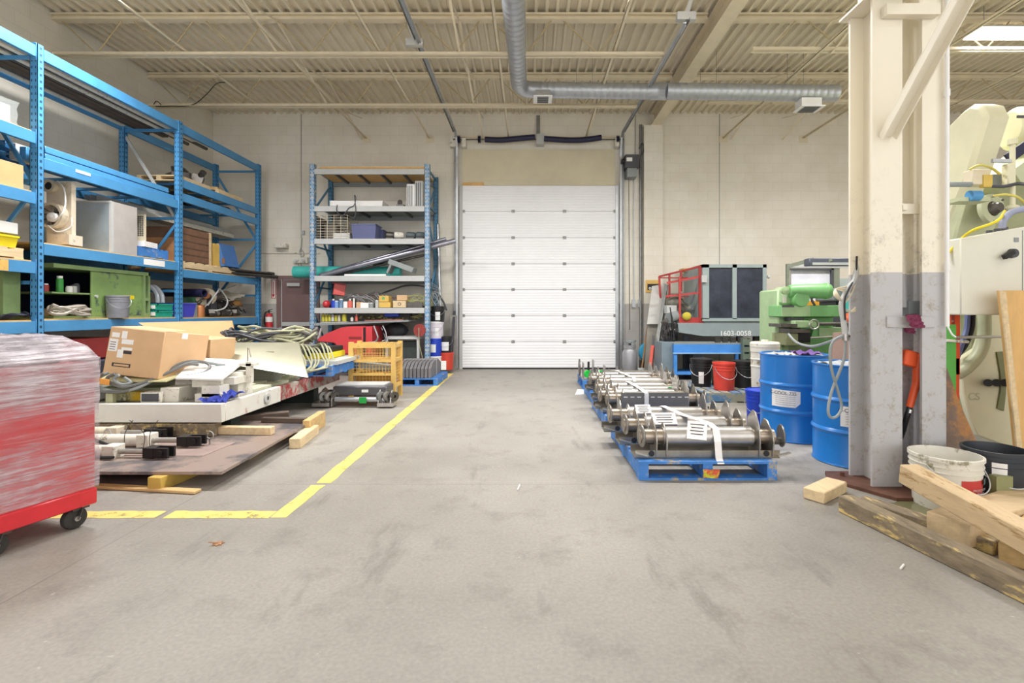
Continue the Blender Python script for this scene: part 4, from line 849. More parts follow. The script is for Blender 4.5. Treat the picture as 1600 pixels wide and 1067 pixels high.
def shell(b):
    rr = random.Random(2)
    def P(u, v, z): return (-W_-.012+(W_+.024)*u, -D_-.012+(D_+.024)*v, z)
    b.cloth([P(1, 0, .22), P(1, 1, .22), P(1, 1, .96), P(1, 0, .96)], 16, 22, .006, 1); b.cloth([P(0, 0, .22), P(1, 0, .22), P(1, 0, .96), P(0, 0, .96)], 16, 22, .006, 2)
    b.cloth([P(1, 1, .22), P(0, 1, .22), P(0, 1, .96), P(1, 1, .96)], 16, 12, .006, 3)
    # tent like top drawn over things lying on the cabinet
    n = 18; vs = []
    for j in range(n+1):
        for i in range(n+1):
            u, v = i/n, j/n; e = min(u, 1-u, v, 1-v); z = .955+.13*min(1, (e/.16))**.7 if True else 0
            vs.append((P(u, v, 0)[0], P(u, v, 0)[1], z+(rr.uniform(-.01, .01) if e > 0 else 0)))
    b.raw(vs, [(j*(n+1)+i, j*(n+1)+i+1, (j+1)*(n+1)+i+1, (j+1)*(n+1)+i) for j in range(n) for i in range(n)])
    return b
lpart('stretch_film', shell(b), SF)
b = B(); b.box(-W_+.15, -.14, -D_+.1, -.08, .931, 1.06); lpart('top_tray', b, mat('dark tray', '59535c', .5, v=.4, s=14), bev=.01)
for x, y in ((-.045, -.06), (-.045, -D_+.1), (-W_+.06, -.06), (-W_+.06, -D_+.1)):
    c = lpart('caster', B().box(x-.03, x+.03, y-.04, y+.04, .105, .122).bar((x-.028, y, .115), (x-.028, y-.02, .055), .03, .004).bar((x+.028, y, .115), (x+.028, y-.02, .055), .03, .004), STEELD)
    b = B().lathe([(0, -.022), (.04, -.022), (.055, -.018), (.06, -.008), (.06, .008), (.055, .018), (.04, .022), (0, .022)], (x, y-.02, .06), ax=(1, 0, 0), n=26); b.bm.transform(basis(t)); part('wheel', b, RUBB, c)
    b = B().cyl((x-.034, y-.02, .06), (x+.034, y-.02, .06), .014, n=10); b.bm.transform(basis(t)); part('axle', b, STEEL, c)

# ---------------------------------------------------------------- steel plate on timber
def tilt(b): return b
one('steel_plate', B().prism([(-4.4, 3.36), (-2.13, 3.36), (-2.2, 4.93), (-4.4, 4.93)], .095, .115, 'z'), PLATE, 'large dark steel plate lying low on wood blocks behind the red cabinet', 'steel plate')
one('plate_sheet', B().prism([(-3.6, 3.75), (-2.5, 3.72), (-2.48, 4.1), (-3.6, 4.12)], .1155, .1185, 'z'), mat('pale worn sheet', 'a08c85', .5, .2, v=.15), 'thin pale worn sheet lying on the dark steel plate', 'sheet')
def beam(nm, lab, p, q, a, b_, m, cat='wood beam', group=None): return one(nm, B().bar(p, q, a, b_), m, lab, cat, group, bev=.004)
beam('wood_block', 'yellow wood block under the front edge of the steel plate', (-2.55, 3.3, .047), (-2.45, 4.5, .047), .1, .094, mat('yellow wood', 'c2a24e', .7, v=.2))
beam('wood_block', 'wood block under the far right corner of the steel plate', (-2.35, 4.0, .047), (-2.42, 4.9, .047), .09, .094, WOODP)
p1, p2 = fl(452, 701), fl(482, 678)
beam('wood_block', 'pale wood block on the floor beside the far corner of the steel plate', (p1.x+.05, p1.y, .045), (p2.x+.05, p2.y, .045), .1, .09, WOODP)
p1, p2 = fl(471, 687), fl(487, 674)
beam('wood_block', 'brown wood block standing behind the pale block, right of the plate', (p1.x, p1.y+.1, .08), (p2.x, p2.y+.25, .08), .07, .16, WOOD)
beam('wood_strip', 'thin split wood strip on the floor in front of the steel plate', (-3.3, 3.42, .01), (-2.23, 3.27, .012), .06, .02, WOOD, 'wood strip')
beam('wood_beam', 'pale timber lying on the far part of the steel plate', (at(296, 683, 4.4).x, 4.42, .15), (at(428, 683, 4.4).x, 4.38, .15), .07, .07, WOODP)
beam('wood_beam', 'dark weathered board at the far edge of the steel plate', (at(396, 672, 4.7).x, 4.86, .14), (at(468, 672, 4.7).x, 4.84, .14), .06, .05, WOODG)
for px, py, Y, lab in ((328, 680, 4.05, 'steel eye bolt standing on the plate before the pale timber'), (168, 677, 4.0, 'steel eye bolt on the plate among the cylinders')):
    c = at(px, py, Y); b = B().tube([c+Vector((.028*math.cos(a), 0, .03*math.sin(a))) for a in [k*.7 for k in range(9)]], .007, n=6, closed=True, sm=2); b.cyl((c.x, c.y, .118), (c.x, c.y, c.z-.025), .008, n=6); one('eye_bolt', b, STEEL, lab, 'eye bolt')
def cylinder_(lab, p, q, r, m=OFFW, head='clevis'):
    t = thing('hydraulic_cylinder', lab, 'cylinder', 'hydraulic cylinders on the steel plate'); p, q = Vector(p), Vector(q); d = (q-p).normalized()
    part('barrel', B().cyl(p, q-d*.42, r, n=16), m, t); part('end_block', B().bar(q-d*.46, q-d*.36, r*2.3, r*2.2), m, t, bev=.005)
    part('rod', B().cyl(q-d*.38, q-d*.12, r*.45, n=12), STEEL, t)
    b = B().bar(q-d*.14, q-d*.06, .09, .075); s = d.cross(Vector((0, 0, 1)))
    for k in (-1, 1): b.bar(q-d*.06+s*k*.033, q+d*.05+s*k*.033, .02, .075)
    b.cyl(q+s*-.055, q+s*.055, .022, n=10); part('clevis', b, mat('black iron', '2c2b2b', .45, .5), t); return t
cylinder_('white hydraulic cylinder on the plate with its fork end furthest right', (-4.0, 3.98, .17), (-2.72, 3.98, .17), .05)
cylinder_('white hydraulic cylinder nearest the front edge of the plate', (-3.9, 3.74, .16), (-2.76, 3.68, .16), .045)
cylinder_('cream hydraulic cylinder furthest back on the plate', (-4.1, 4.25, .165), (-3.2, 4.25, .165), .05, BEIGE)
b = B().tube([(-3.9, 3.9, .25), (-3.5, 3.85, .22), (-3.2, 3.8, .15), (-3.0, 3.85, .14)], .012, n=6); b.tube([(-3.9, 3.8, .2), (-3.4, 3.66, .135), (-3.1, 3.62, .135)], .012, n=6); one('black_hose', b, BLACK, 'black hoses lying over the hydraulic cylinders', 'hose')
b = B()
for x0, x1 in ((-3.25, -3.15), (-3.05, -2.95), (-3.1, -3.18)): b.tube([(x0, 3.9, .13), (x0+.02, 3.88, .25), (x1, 3.86, .36)], .003, n=5)
one('wire_ties', b, STEELD, 'thin twisted tie wires sticking up from the cylinders', 'wire')
# ---------------------------------------------------------------- white steel platform
t = thing('steel_platform', 'long white and red painted steel platform on low supports', 'platform')
x1, ya, yb_ = -2.74, 4.32, 7.0
PW = mat('platform white', 'dddbd3', .5, v=.05, wear=('9b4a44', .3, 2))
PRD = mat('platform red worn', 'b5484a', .5, v=.15, wear=('b9b3a9', .45, 5))
part('front_rail', B().box(-5.0, x1, ya, ya+.06, .235, .4), PW, t, bev=.004)
part('side_rail', B().box(x1-.06, x1, ya+.06, 5.35, .235, .4), PW, t, bev=.004); part('red_side_rail', B().box(x1-.06, x1+.002, 5.35, yb_, .24, .4), PRD, t, bev=.004)
part('deck', B().box(-5.0, x1-.06, ya+.06, yb_, .36, .385), mat('deck grey', '8f8d84', .6, v=.3, s=3), t)
c = Vector((x1+.004, 5.06, .32)); part('round_boss', B().lathe([(.02, 0), (.055, 0), (.055, .012), (.035, .016), (.02, .012)], c, ax=(1, 0, 0), n=20), LGREY, t)
for y in (4.7, 6.5): part('support', B().box(-4.9, x1-.15, y, y+.15, .0, .36), mat('green black steel', '38443c', .5, v=.3), t)
beam('timber', 'grey timber under the right front corner of the platform', (-3.4, 4.75, .117), (-2.55, 5.15, .117), .1, .1, WOODG)
beam('timber', 'dark sleeper along the front under the platform', (-4.9, 4.37, .17), (-2.8, 4.37, .17), .1, .108, WOODD)
ZP = .386
# boxes
t = thing('cardboard_box', 'big cardboard box with shipping labels tilted on the platform', 'cardboard box')
yb0 = 4.55; p0 = at(160, 583, yb0); w0 = .565; h0 = .44
cc = (p0.x, yb0, p0.z)
def tb(b): return b.turn(cc, (-6, 5, -6))
part('box_body', tb(B().box(p0.x, p0.x+w0, yb0, yb0+.55, p0.z, p0.z+h0)), CARD, t, bev=.005)
def patch(x, z, w__, h__, m, nm='shipping_label', e=.0015): part(nm, tb(B().box(p0.x+x, p0.x+x+w__, yb0-e, yb0, p0.z+z, p0.z+z+h__)), m, t)
patch(.03, .345, .08, .045, PAPER); patch(.015, .215, .09, .115, PAPER); patch(.13, .34, .055, .07, PAPER); patch(.14, .29, .12, .045, PAPER); patch(.15, .235, .11, .025, PAPER); patch(.15, .2, .11, .03, INK, 'black_bar'); patch(.115, .16, .06, .075, PAPER, e=.002)
patch(.08, .075, .19, .035, INK, 'black_bar'); patch(.1, .083, .155, .018, CARD, 'bar_inset', .0022)
for k in range(4): patch(.025, .23+.022*k, .06, .006, INK, 'print_line', .0025)
for z in (0, h0-.055): part('tape_end', tb(B().box(p0.x+w0, p0.x+w0+.0015, yb0+.2, yb0+.27, p0.z+z, p0.z+z+.055)), PAPER, t)
part('flap', tb(B().raw([(p0.x, yb0+.02, p0.z+h0+.002), (p0.x+w0, yb0+.02, p0.z+h0+.002), (p0.x+w0-.02, yb0+.28, p0.z+h0+.03), (p0.x+.03, yb0+.28, p0.z+h0+.03)], [(0, 1, 2, 3)])), CARD, t)
t = carton('cardboard_box', 'smaller cardboard box behind and right of the big one', -3.78, -3.38, 5.15, 5.55, .62, .94, rot=(0, 4, -3))
part('shipping_label', B().box(-3.6, -3.49, 5.138, 5.14, .76, .79), PAPER, t); part('black_bar', B().box(-3.62, -3.47, 5.138, 5.14, .7, .74), INK, t)
b = B().box(-4.1, -3.5, 4.6, 5.4, ZP, .5); b.box(-4.25, -3.4, 4.75, 5.6, .5, .6); one('welded_stand', b, mat('green grey steel', '8b9077', .55, v=.2), 'green grey steel frame under the cardboard boxes', 'frame')
b = B().ob((-3.72, 4.62, .6), (.75, .3, .012), (8, 0, 0)); one('yellow_board', b, mat('cream board', 'cfc99b', .6), 'cream flat board sticking out under the big cardboard box', 'board')
# white plates and tubes
b = B().raw([at(274, 590, 4.55), at(347, 592, 4.5), at(384, 563, 5.1), at(305, 558, 5.1)], [(0, 1, 2, 3)]); v = [x.co.copy() for x in b.bm.verts]
b = B().raw([*v, *[p-Vector((0, 0, .015)) for p in v]], [(0, 1, 2, 3), (7, 6, 5, 4), (0, 4, 5, 1), (1, 5, 6, 2), (2, 6, 7, 3), (3, 7, 4, 0)]); one('white_plate', b, WHITE, 'white tilted plate right of the cardboard boxes', 'plate')
b = fb(345, 590, 366, 601, 4.65, .3); b.box(-2.98, -2.85, 4.75, 5.0, ZP, .62); fb(384, 565, 392, 598, 4.85, .05, b); fb(373, 568, 396, 572, 4.85, .1, b); one('white_bracket', b, OFFW, 'white upright bracket under the tilted plate', 'bracket')
b = fb(300, 592, 345, 605, 4.6, .3); fb(315, 603, 343, 620, 4.5, .15, b); b.box(-3.1, -2.85, 4.5, 4.65, ZP, .46); one('plate_support', b, OFFW, 'white box frame holding up the tilted plate', 'frame')
def tubebox(lab, x0, y0, x1_, y1_, Y, L_, m=OFFW, gap=True):
    p, q = at(x0, y0, Y), at(x1_, y1_, Y); z0 = ZP if gap else q.z; t = thing('box_section', lab, 'steel box section', 'white steel pieces on the platform')
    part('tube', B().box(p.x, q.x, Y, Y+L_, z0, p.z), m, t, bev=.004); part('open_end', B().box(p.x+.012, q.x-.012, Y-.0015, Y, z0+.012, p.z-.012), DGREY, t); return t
tubebox('square steel tube with its open end facing the entrance on the platform', 219, 613, 250, 630, 4.45, .35)
b = fb(250, 606, 279, 630, 4.5, .3); one('white_block', b, OFFW, 'white steel block right of the open square tube', 'steel block', bev=.004)
b = B().ob((-3.22, 4.85, .48), (.5, .16, .13), (0, 6, 20)); one('white_channel', b, OFFW, 'white scratched channel behind the steel block', 'steel channel', bev=.004)
b = fb(130, 613, 153, 625, 4.5, .3); one('grey_block', b, LGREY, 'light grey steel block at the left end of the platform', 'steel block', bev=.004)
b = fb(165, 615, 176, 633, 4.42, .04); fb(176, 616, 196, 626, 4.5, .3, b); one('cream_bracket', b, mat('cream olive', 'c2c19a', .5, wear=('5d5c44', .35, 6)), 'cream bracket left of the yellow stained block', 'bracket')
one('yellow_block', fb(198, 612, 222, 626, 4.55, .3), mat('yellow stained', 'c9c07a', .5, wear=('c9a21f', .48, 6)), 'yellow stained steel block behind the square tube', 'steel block')
# light strips lying along the platform towards the back
for i, (xa, xc, lab) in enumerate(((-3.0, -2.86, 'pale metal strip on the platform closest to its right edge'), (-3.2, -3.04, 'pale metal strip on the platform second from the right edge'), (-3.42, -3.25, 'pale metal strip on the platform third from the right edge'))):
    one('metal_strip', B().prism([(xa, 4.95), (xc, 4.95), (xc+.02, 6.1), (xa-.05, 6.1)], ZP+.0005, ZP+.03+.012*i, 'z'), SAGE, lab, 'metal strip', 'pale strips on the platform')
b = B().cloth([(-3.0, 4.38, .41), (-2.74, 4.38, .41), (-2.70, 4.62, .47), (-2.98, 4.62, .46)], 10, 9, .03, 6); b.cloth([(-2.95, 4.38, .392), (-2.76, 4.38, .39), (-2.76, 4.4, .43), (-2.95, 4.4, .44)], 9, 3, .012, 7); one('blue_rag', b, RAG, 'crumpled blue rag on the front right corner of the platform', 'rag')
# cables over the boxes
t = thing('cable_loop', 'thick grey cable looped under and beside the big cardboard box', 'cable')
Yc = 4.42
def wv(pts, Y=Yc): return [at(x, y, Y+dy) for x, y, dy in pts]
for k, P in enumerate([[(162, 583, .0), (148, 593, -.02), (147, 602, -.02), (165, 612, -.02), (200, 610, 0), (240, 592, .1), (285, 567, .3), (315, 565, .4), (328, 572, .4), (318, 582, .3), (290, 588, .2)],
                       [(170, 582, .05), (153, 592, 0), (156, 604, 0), (180, 612, 0), (215, 606, .02), (255, 586, .15), (300, 566, .35), (345, 570, .5), (350, 571, .5)],
                       [(180, 584, .0), (168, 590, 0), (176, 600, 0), (200, 604, 0), (245, 590, .1), (290, 570, .3), (310, 570, .35)],
                       [(186, 586, 0), (178, 592, 0), (188, 600, 0), (205, 598, .02), (195, 590, .05)]]):
    part('cable_strand', B().tube(wv(P), .014, n=8), [CABLE, GREY][k % 2], t)
part('orange_tag', B().ob(at(160, 596, Yc-.04), (.12, .01, .05), (0, 8, 0)), mat('tag orange', 'e8a04a', .5), t)
# big cardboard sheet and pale sheet
x0_, yy = -4.68, 6.2
b = B().raw([at(216, 504, 6.0), at(361, 501, 6.6), at(369, 536, 6.5), at(280, 545, 5.9)], [(0, 1, 2, 3)]); v = [x.co.copy() for x in b.bm.verts]; d = Vector((.1, .3, .02)).normalized()*.02
one('cardboard_sheet', B().raw([*v, *[p+d for p in v]], [(0, 1, 2, 3), (7, 6, 5, 4), (0, 4, 5, 1), (1, 5, 6, 2), (2, 6, 7, 3), (3, 7, 4, 0)]), mat('sheet cardboard', 'c0976b', .7, v=.05), 'large flat cardboard sheet standing behind the boxes', 'cardboard sheet')
b = B().raw([at(307, 560, 5.45), at(481, 590, 5.35), at(466, 535, 5.75), at(307, 535, 5.75)], [(0, 1, 2, 3)]); v = [x.co.copy() for x in b.bm.verts]; d = Vector((0, .02, 0))
one('metal_sheet', B().raw([*v, *[p+d for p in v]], [(0, 1, 2, 3), (7, 6, 5, 4), (0, 4, 5, 1), (1, 5, 6, 2), (2, 6, 7, 3), (3, 7, 4, 0)]), mat('pale sheet metal', 'a9a58f', .38, .45, v=.1, s=2), 'pale bent sheet metal panel standing on the platform', 'metal panel')
one('threaded_rod', B().cyl((at(387, 558, 5.2).x, 5.2, .43), at(387, 543, 5.2), .006, n=6).tube([at(387, 543, 5.2), at(389, 545, 5.2), at(392, 558, 5.2)], .006, n=6), STEEL, 'thin bent rod standing before the pale sheet panel', 'rod')
one('support_frame', B().box(-3.9, -2.95, 5.6, 6.9, ZP, .76), mat('hidden grey frame', '77786f', .6, v=.2), 'grey steel frame behind the pale sheet panel carrying the cable coils', 'frame')
def cable_heap(nm, lab, c, rx, ry, n, m, seed, r=.015, h=.17): return one(nm, coil(c, rx, ry, n, r, .18, seed, h), m, lab, 'cable coil', 'cable coils on the platform')
cable_heap('cable_coil', 'wide coil of pale green cable behind the sheet panel, left part', (-3.25, 6.25, .78), .42, .3, 9, CABLEG, 1)
cable_heap('cable_coil', 'dark cable coil under the pale coil behind the sheet panel', (-3.4, 6.2, .77), .45, .32, 5, DGREY, 2)
cable_heap('cable_coil', 'grey cable coil on top of the pale coil', (-3.05, 6.3, .86), .25, .22, 6, CABLE, 3, h=.1)
b = B(); rr = random.Random(4)
for k in range(11):
    x = -2.93+.045*k*.6; b.tube([(x-.15, 6.0+.05*k, .72), (x, 5.9+.05*k, .74+rr.uniform(0, .08)), (x+.12, 5.85+.04*k, .66), (x+.16+rr.uniform(-.03, .05), 5.8+.03*k, .55), (x+.06, 5.75, .42+.01*k), (x-.1, 5.75+.02*k, .42+.01*k)], .011, n=6)
one('cable_coil', b, CABLEG, 'tangle of pale green cable spilling over the right side of the sheet panel', 'cable coil', 'cable coils on the platform')
pallet('blue_pallet', 'tilted blue pallet on the platform under the yellow case', -2.98, -2.45, 6.0, 6.95, .42, PBLUE, None, h=.13)
b = B().box(-3.0, -2.42, 6.1, 6.95, .552, .60); one('grey_board', b, LGREY, 'light grey board on the blue pallet', 'board')
t = thing('yellow_case', 'yellow and black tool case on the grey board', 'case'); part('lower_shell', B().box(-2.95, -2.62, 6.35, 6.9, .60, .68), YEL, t, bev=.01); part('upper_shell', B().box(-2.95, -2.64, 6.35, 6.88, .68, .75), BLACK, t, bev=.01)
part('latch', B().box(-2.9, -2.86, 6.33, 6.35, .64, .7), BLACK, t)
# ---------------------------------------------------------------- pallet shelf at the back wall
YR0, YR1 = 9.45, 10.3
xl, xr = at(489, 0, YR0).x, at(668, 0, YR0).x
RK = thing('storage_rack', 'weathered blue and cream pallet shelf against the back wall left of the door', 'rack')
ztop = at(0, 257, YR0).z
RBD = mat('rear blue', '4b7d9c', .5, v=.15)
for x in (xl, xr):
    post(x, YR0, 0, ztop, .1, BLUEW, RK, dp=.08); post(x, YR1, 0, ztop-.02, .09, RBD, RK, dp=.07)
    zz_ = [.3, 1.3, 2.3, 3.2, 3.95]
    for k in range(4):
        p, q = ((x, YR0+.04, zz_[k]), (x, YR1-.04, zz_[k+1]-.1)) if k % 2 else ((x, YR1-.04, zz_[k]), (x, YR0+.04, zz_[k+1]-.1))
        part('diagonal_brace', B().bar(p, q, .03, .03), RBD, RK)
    for z in (.3, 1.7, 2.5, 3.3, 4.0): part('cross_tie', B().bar((x, YR0+.04, z), (x, YR1-.04, z), .03, .03), RBD, RK)
SL = [at(0, y, YR0-.04).z for y in (264, 322, 373, 431, 481)]
for i, z in enumerate(SL):
    part('beam', B().box(xl+.05, xr-.05, YR0-.055, YR0-.01, z-.105, z), LGREY, RK, bev=.004); part('beam', B().box(xl+.05, xr-.05, YR1-.0, YR1+.04, z-.105, z), GREY, RK)
    part('deck_board', B().box(xl+.05, xr-.05, YR0-.01, YR1, z-.02, z), [PLY, GREY, GREY, GREY, GREY][i], RK)
    for k in range(4): part('support_bar', B().box(xl+.35+.45*k, xl+.39+.45*k, YR0-.01, YR1, z-.06, z-.021), DGREY, RK)
b = B().prism([(xl+.05, 1.0), (xr-.35, 1.06), (xr-.35, 1.03), (xl+.05, .95)], YR0-.06, YR1-.1, 'y'); part('sloping_shelf', b, GREY, RK)
zs5 = 1.0
# goods
G = 'goods on the back shelf'
for i in range(3):
    one('wood_board', B().box(xl+.1+.02*i, xr-.06, YR0+.02*i, YR0+.5, SL[0]+.001+.026*i, SL[0]+.025+.026*i), [WOOD, PLY, WOODP][i], ['lowest', 'middle', 'topmost'][i]+' wooden board lying on top of the pallet shelf', 'board', 'boards on top of the pallet shelf')
def zp(y, Y): return CH-(y-PY)*Y/F
def S2(x0, x1, lvl, h_px, Y, d, b=None):    # box standing on a level
    z = SL[lvl]+.001; return (b or B()).box((x0-PX)*Y/F, (x1-PX)*Y/F, Y, Y+d, z, z+h_px*Y/F)
one('long_carton', S2(515, 598, 1, 14, 9.75, .4), WHITE, 'long white carton on the second shelf from the top', 'box')
one('long_carton', B().ob(((560-PX)*9.6/F, 9.6, SL[1]+.06), (1.0, .2, .1), (0, 2, 0)), PAPER, 'white long light trough in front of the long white carton', 'box')
b = B().tube([at(x, y, 9.38) for x, y in ((527, 320), (526, 328), (530, 335), (537, 336), (545, 325), (553, 321), (556, 310), (554, 306), (556, 330), (553, 341))], .009, n=6); one('extension_cord', b, DGREY, 'dark cord dangling over the second shelf from the top', 'cord')
one('small_fitting', S2(619, 631, 1, 6, 9.6, .12).cyl(at(625, 318, 9.6), at(625, 316, 9.75), .05, n=10), STEELD, 'small dark metal fitting beside the white radiators', 'fitting')
for i, (x0, x1, h, m, lab) in enumerate(((635, 648, 38, WHITE, 'white ribbed heater standing on the second shelf'), (648, 661, 43, LGREY, 'grey ribbed heater standing right of the white one'))):
    t = thing('heater', lab, 'heater', 'ribbed heaters on the pallet shelf'); part('case', S2(x0, x1, 1, h, 9.6, .3), m, t, bev=.01)
    b = B(); [S2(x0+2+3*k, x0+3+3*k, 1, h-3, 9.592, .008, b) for k in range(3)]; part('ribs', b, DGREY, t)
# cage
t = thing('wire_cage', 'beige wire cage on the third shelf from the top', 'cage'); b = B(); Yg = 9.5
xa, xb_, za, zb_ = (490-PX)*Yg/F, (543-PX)*Yg/F, SL[2]+.004, SL[2]+38*Yg/F
for k in range(10):
    z = za+(zb_-za)*k/9; b.cyl((xa, Yg, z), (xb_, Yg, z), .004, n=4); b.cyl((xa, Yg+.6, z), (xb_, Yg+.6, z), .004, n=4); b.cyl((xb_, Yg, z), (xb_, Yg+.6, z), .004, n=4)
for k in range(6):
    x = xa+(xb_-xa)*k/5; b.cyl((x, Yg, za), (x, Yg, zb_), .005, n=4); b.cyl((x, Yg+.6, za), (x, Yg+.6, zb_), .005, n=4); b.cyl((x, Yg, zb_), (x, Yg+.6, zb_), .005, n=4)
part('wire_mesh', b, CREAM, t); part('side_sheet', B().box(xa+.01, xa+.02, Yg+.02, Yg+.58, za, zb_), mat('brown grey', '7d746c', .6), t)
one('white_carton', B().box(xa+.3, xb_-.03, Yg+.2, Yg+.5, SL[2]+.012, SL[2]+.16), PAPER, 'white carton inside the wire cage', 'box')
one('grey_carton', B().box(xa+.08, xa+.32, Yg+.3, Yg+.55, SL[2]+.012, SL[2]+.36), mat('brown grey', '', 1), 'brownish block inside the wire cage', 'box')
TOTE = mat('slate tote', '5d638c', .45, v=.06)
for x0, x1, Y, h, lab in ((551, 586, 9.5, 24, 'slate blue plastic tote on the third shelf, nearer the front'), (579, 598, 9.85, 19, 'slate blue plastic tote partly hidden behind the larger tote')):
    bin_('plastic_tote', lab, (x0-PX)*Y/F, (x1-PX)*Y/F, Y, Y+.32, SL[2]+.002, SL[2]+h*Y/F, TOTE if Y < 9.7 else mat('darker tote', '4a5278', .45), cat='tote', group='totes on the third shelf')
for x, lab, m in ((609, 'small grey motor on the third shelf nearest the totes', STEELD), (622, 'white and grey small machine part left of the dark grinder', OFFW), (641, 'dark green grey bench motor on the third shelf', mat('grey green', '535d60', .45)), (656, 'dark machine head at the right end of the third shelf', mat('grey green', '', 1))):
    z = SL[2]+.001; cx = (x-PX)*9.6/F; t = thing('small_motor', lab, 'motor', 'small machines on the third shelf')
    part('housing', B().lathe([(0, -.09), (.05, -.09), (.07, -.06), (.07, .06), (.05, .09), (0, .09)], (cx, 9.65, z+.1), ax=(1, .4, 0), n=16), m, t); part('foot', B().box(cx-.07, cx+.07, 9.58, 9.72, z, z+.05), STEELD, t)
# long pipes
for i, (r, p, q, m, lab) in enumerate(((.05, (500, 431), (712, 376), mat('bright alu tube', 'a3a2ae', .25, .8), 'thick bright aluminium tube slanting across the fourth shelf'), (.035, (520, 424), (697, 373), mat('bright alu tube', '', 1), 'thinner bright tube slanting above the thick tube'), (.025, (498, 436), (665, 398), STEELD, 'dark steel bar slanting under the bright tubes'))):
    one('metal_tube', B().cyl(at(*p, 9.62+.07*i), at(*q, 9.62+.07*i), r, n=18), m, lab, 'tube', 'tubes slanting across the pallet shelf')
t = thing('teal_roll', 'long teal roll lying behind the bright tubes', 'roll'); part('roll_body', B().cyl((at(460, 0, 9.95).x, 9.95, SL[3]+.12), (at(625, 0, 9.95).x, 10.0, SL[3]+.11), .12, n=22), TEAL, t); part('core', B().cyl((at(460, 0, 9.95).x-.002, 9.95, SL[3]+.12), (at(460, 0, 9.95).x+.01, 9.95, SL[3]+.12), .05, n=16), BLACK, t)
b = B().ob(at(629, 416, 9.5), (.5, .3, .1), (0, 20, 0)); b.ob(at(611, 420, 9.5), (.04, .28, .2), (0, 25, 0)); one('tilted_box', b, GREY, 'grey metal box tilted on the fourth shelf', 'metal box', bev=.004)
one('white_strip', S2(538, 603, 3, 3, 9.46, .1), PAPER, 'white flat strip along the front of the fourth shelf', 'strip')
one('black_rod', B().cyl(at(583, 415, 9.75), at(665, 385, 9.75), .02, n=8), BLACK, 'black rod slanting above the teal roll', 'rod')
# fifth shelf
L4 = 4; Yq = 9.5
t = thing('red_tool_box', 'red metal box sitting on the pile at the left of the fifth shelf', 'metal box'); c = at(530, 453, 9.7)
part('case', B().ob(c, (.22, .2, .22), (0, 8, 25)), mat('soft red', 'd25a55', .45), t, bev=.01); part('lid', B().ob(c+Vector((0, 0, .12)), (.25, .23, .03), (0, 8, 25)), DRED, t)
one('parts_tray', S2(515, 548, 4, 14, 9.62, .3), DGREY, 'dark tray carrying the red metal box on the fifth shelf', 'tray')
items = [(509, 12, .07, RED, 'round red lamp lens at the left of the fifth shelf', 'lamp lens', 'ball'), (521, 14, .045, VBLUE, 'royal blue bottle beside the round red lens', 'bottle', 'bot'), (526, 11, .04, mat('sky', '7f9fd6', .4), 'light blue can beside the royal blue bottle', 'can', 'can'), (533, 14, .04, mat('steel blue', '6d8aa8', .4), 'grey blue spray can on the fifth shelf', 'can', 'can'),
         (540, 10, .045, PAPER, 'white and red tin left of the salmon bottle', 'can', 'can'), (547, 14, .045, mat('salmon', 'd96a5a', .4), 'salmon red spray bottle on the fifth shelf', 'bottle', 'bot'), (553, 15, .02, WHITE, 'thin white tube right of the salmon bottle', 'tube', 'can'), (561, 9, .05, CARD, 'small brown carton right of the thin white tube', 'carton', 'box'), (570, 8, .07, PAPER, 'crumpled pale bag in the middle of the fifth shelf', 'bag', 'box'),
         (580, 8, .05, GREY, 'grey tin in the middle of the fifth shelf', 'can', 'can'), (589, 12, .035, LGREY, 'silver cartridge left of the stacked cartons', 'cartridge', 'can')]
for x, h, r, m, lab, cat, k in items:
    z = SL[4]+.001; cx = (x-PX)*Yq/F; H = h*Yq/F
    if k == 'box': one('small_carton', B().ob((cx, Yq+.05, z+H/2), (r*2.4, r*2, H), (0, 0, 10)), m, lab, cat)
    elif k == 'ball': one('lamp_lens', B().lathe([(0, -.03), (r, -.03), (r*1.05, .0), (r*.6, .05), (0, .06)], (cx, Yq+.02, z+r*1.06), ax=(0, -1, .15), n=20), m, lab, cat)
    else:
        t = thing('bottle' if k == 'bot' else 'can', lab, cat, 'bottles and cans on the fifth shelf')
        part('body', B().lathe([(0, 0), (r, 0), (r, H*.7), (r*.45, H*.82), (0, H*.82)] if k == 'bot' else [(0, 0), (r, 0), (r, H*.9), (0, H*.9)], (cx, Yq, z), n=14), m, t); part('cap', B().lathe([(0, H*.82), (r*.4, H*.82), (r*.4, H), (0, H)] if k == 'bot' else [(0, H*.9), (r*.9, H*.9), (r*.8, H), (0, H)], (cx, Yq, z), n=12), WHITE, t)
for x0, x1, y0, y1, m, lab in ((592, 610, 472, 480.5, CARDY, 'lower yellow carton with a carton on top, fifth shelf'), (592, 607, 462, 471.5, CARDY, 'upper yellow carton with a green spot, fifth shelf'), (614, 634, 470, 480.5, WOODP, 'pale carton with a round mark, fifth shelf'), (620, 636, 461, 469.5, CARD, 'brown carton behind and above the pale carton')):
    t = thing('carton', lab, 'cardboard box', 'cartons on the fifth shelf'); z = max(zp(y1, Yq), SL[4]+.001) if y1 > 480 else zp(y1, Yq); part('box_body', B().box((x0-PX)*Yq/F, (x1-PX)*Yq/F, Yq, Yq+.22, z, zp(y0, Yq)), m, t, bev=.003)
    if 'green' in lab: part('spot', B().lathe([(0, 0), (.03, 0), (.03, .002), (0, .002)], at(599, 466, Yq), ax=(0, -1, 0), n=14), GRN, t)
    if 'round' in lab: part('ring_mark', B().lathe([(.022, 0), (.032, 0), (.032, .002), (.022, .002)], at(624, 475, Yq), ax=(0, -1, 0), n=18), INK, t)
b = B(); rr = random.Random(6)
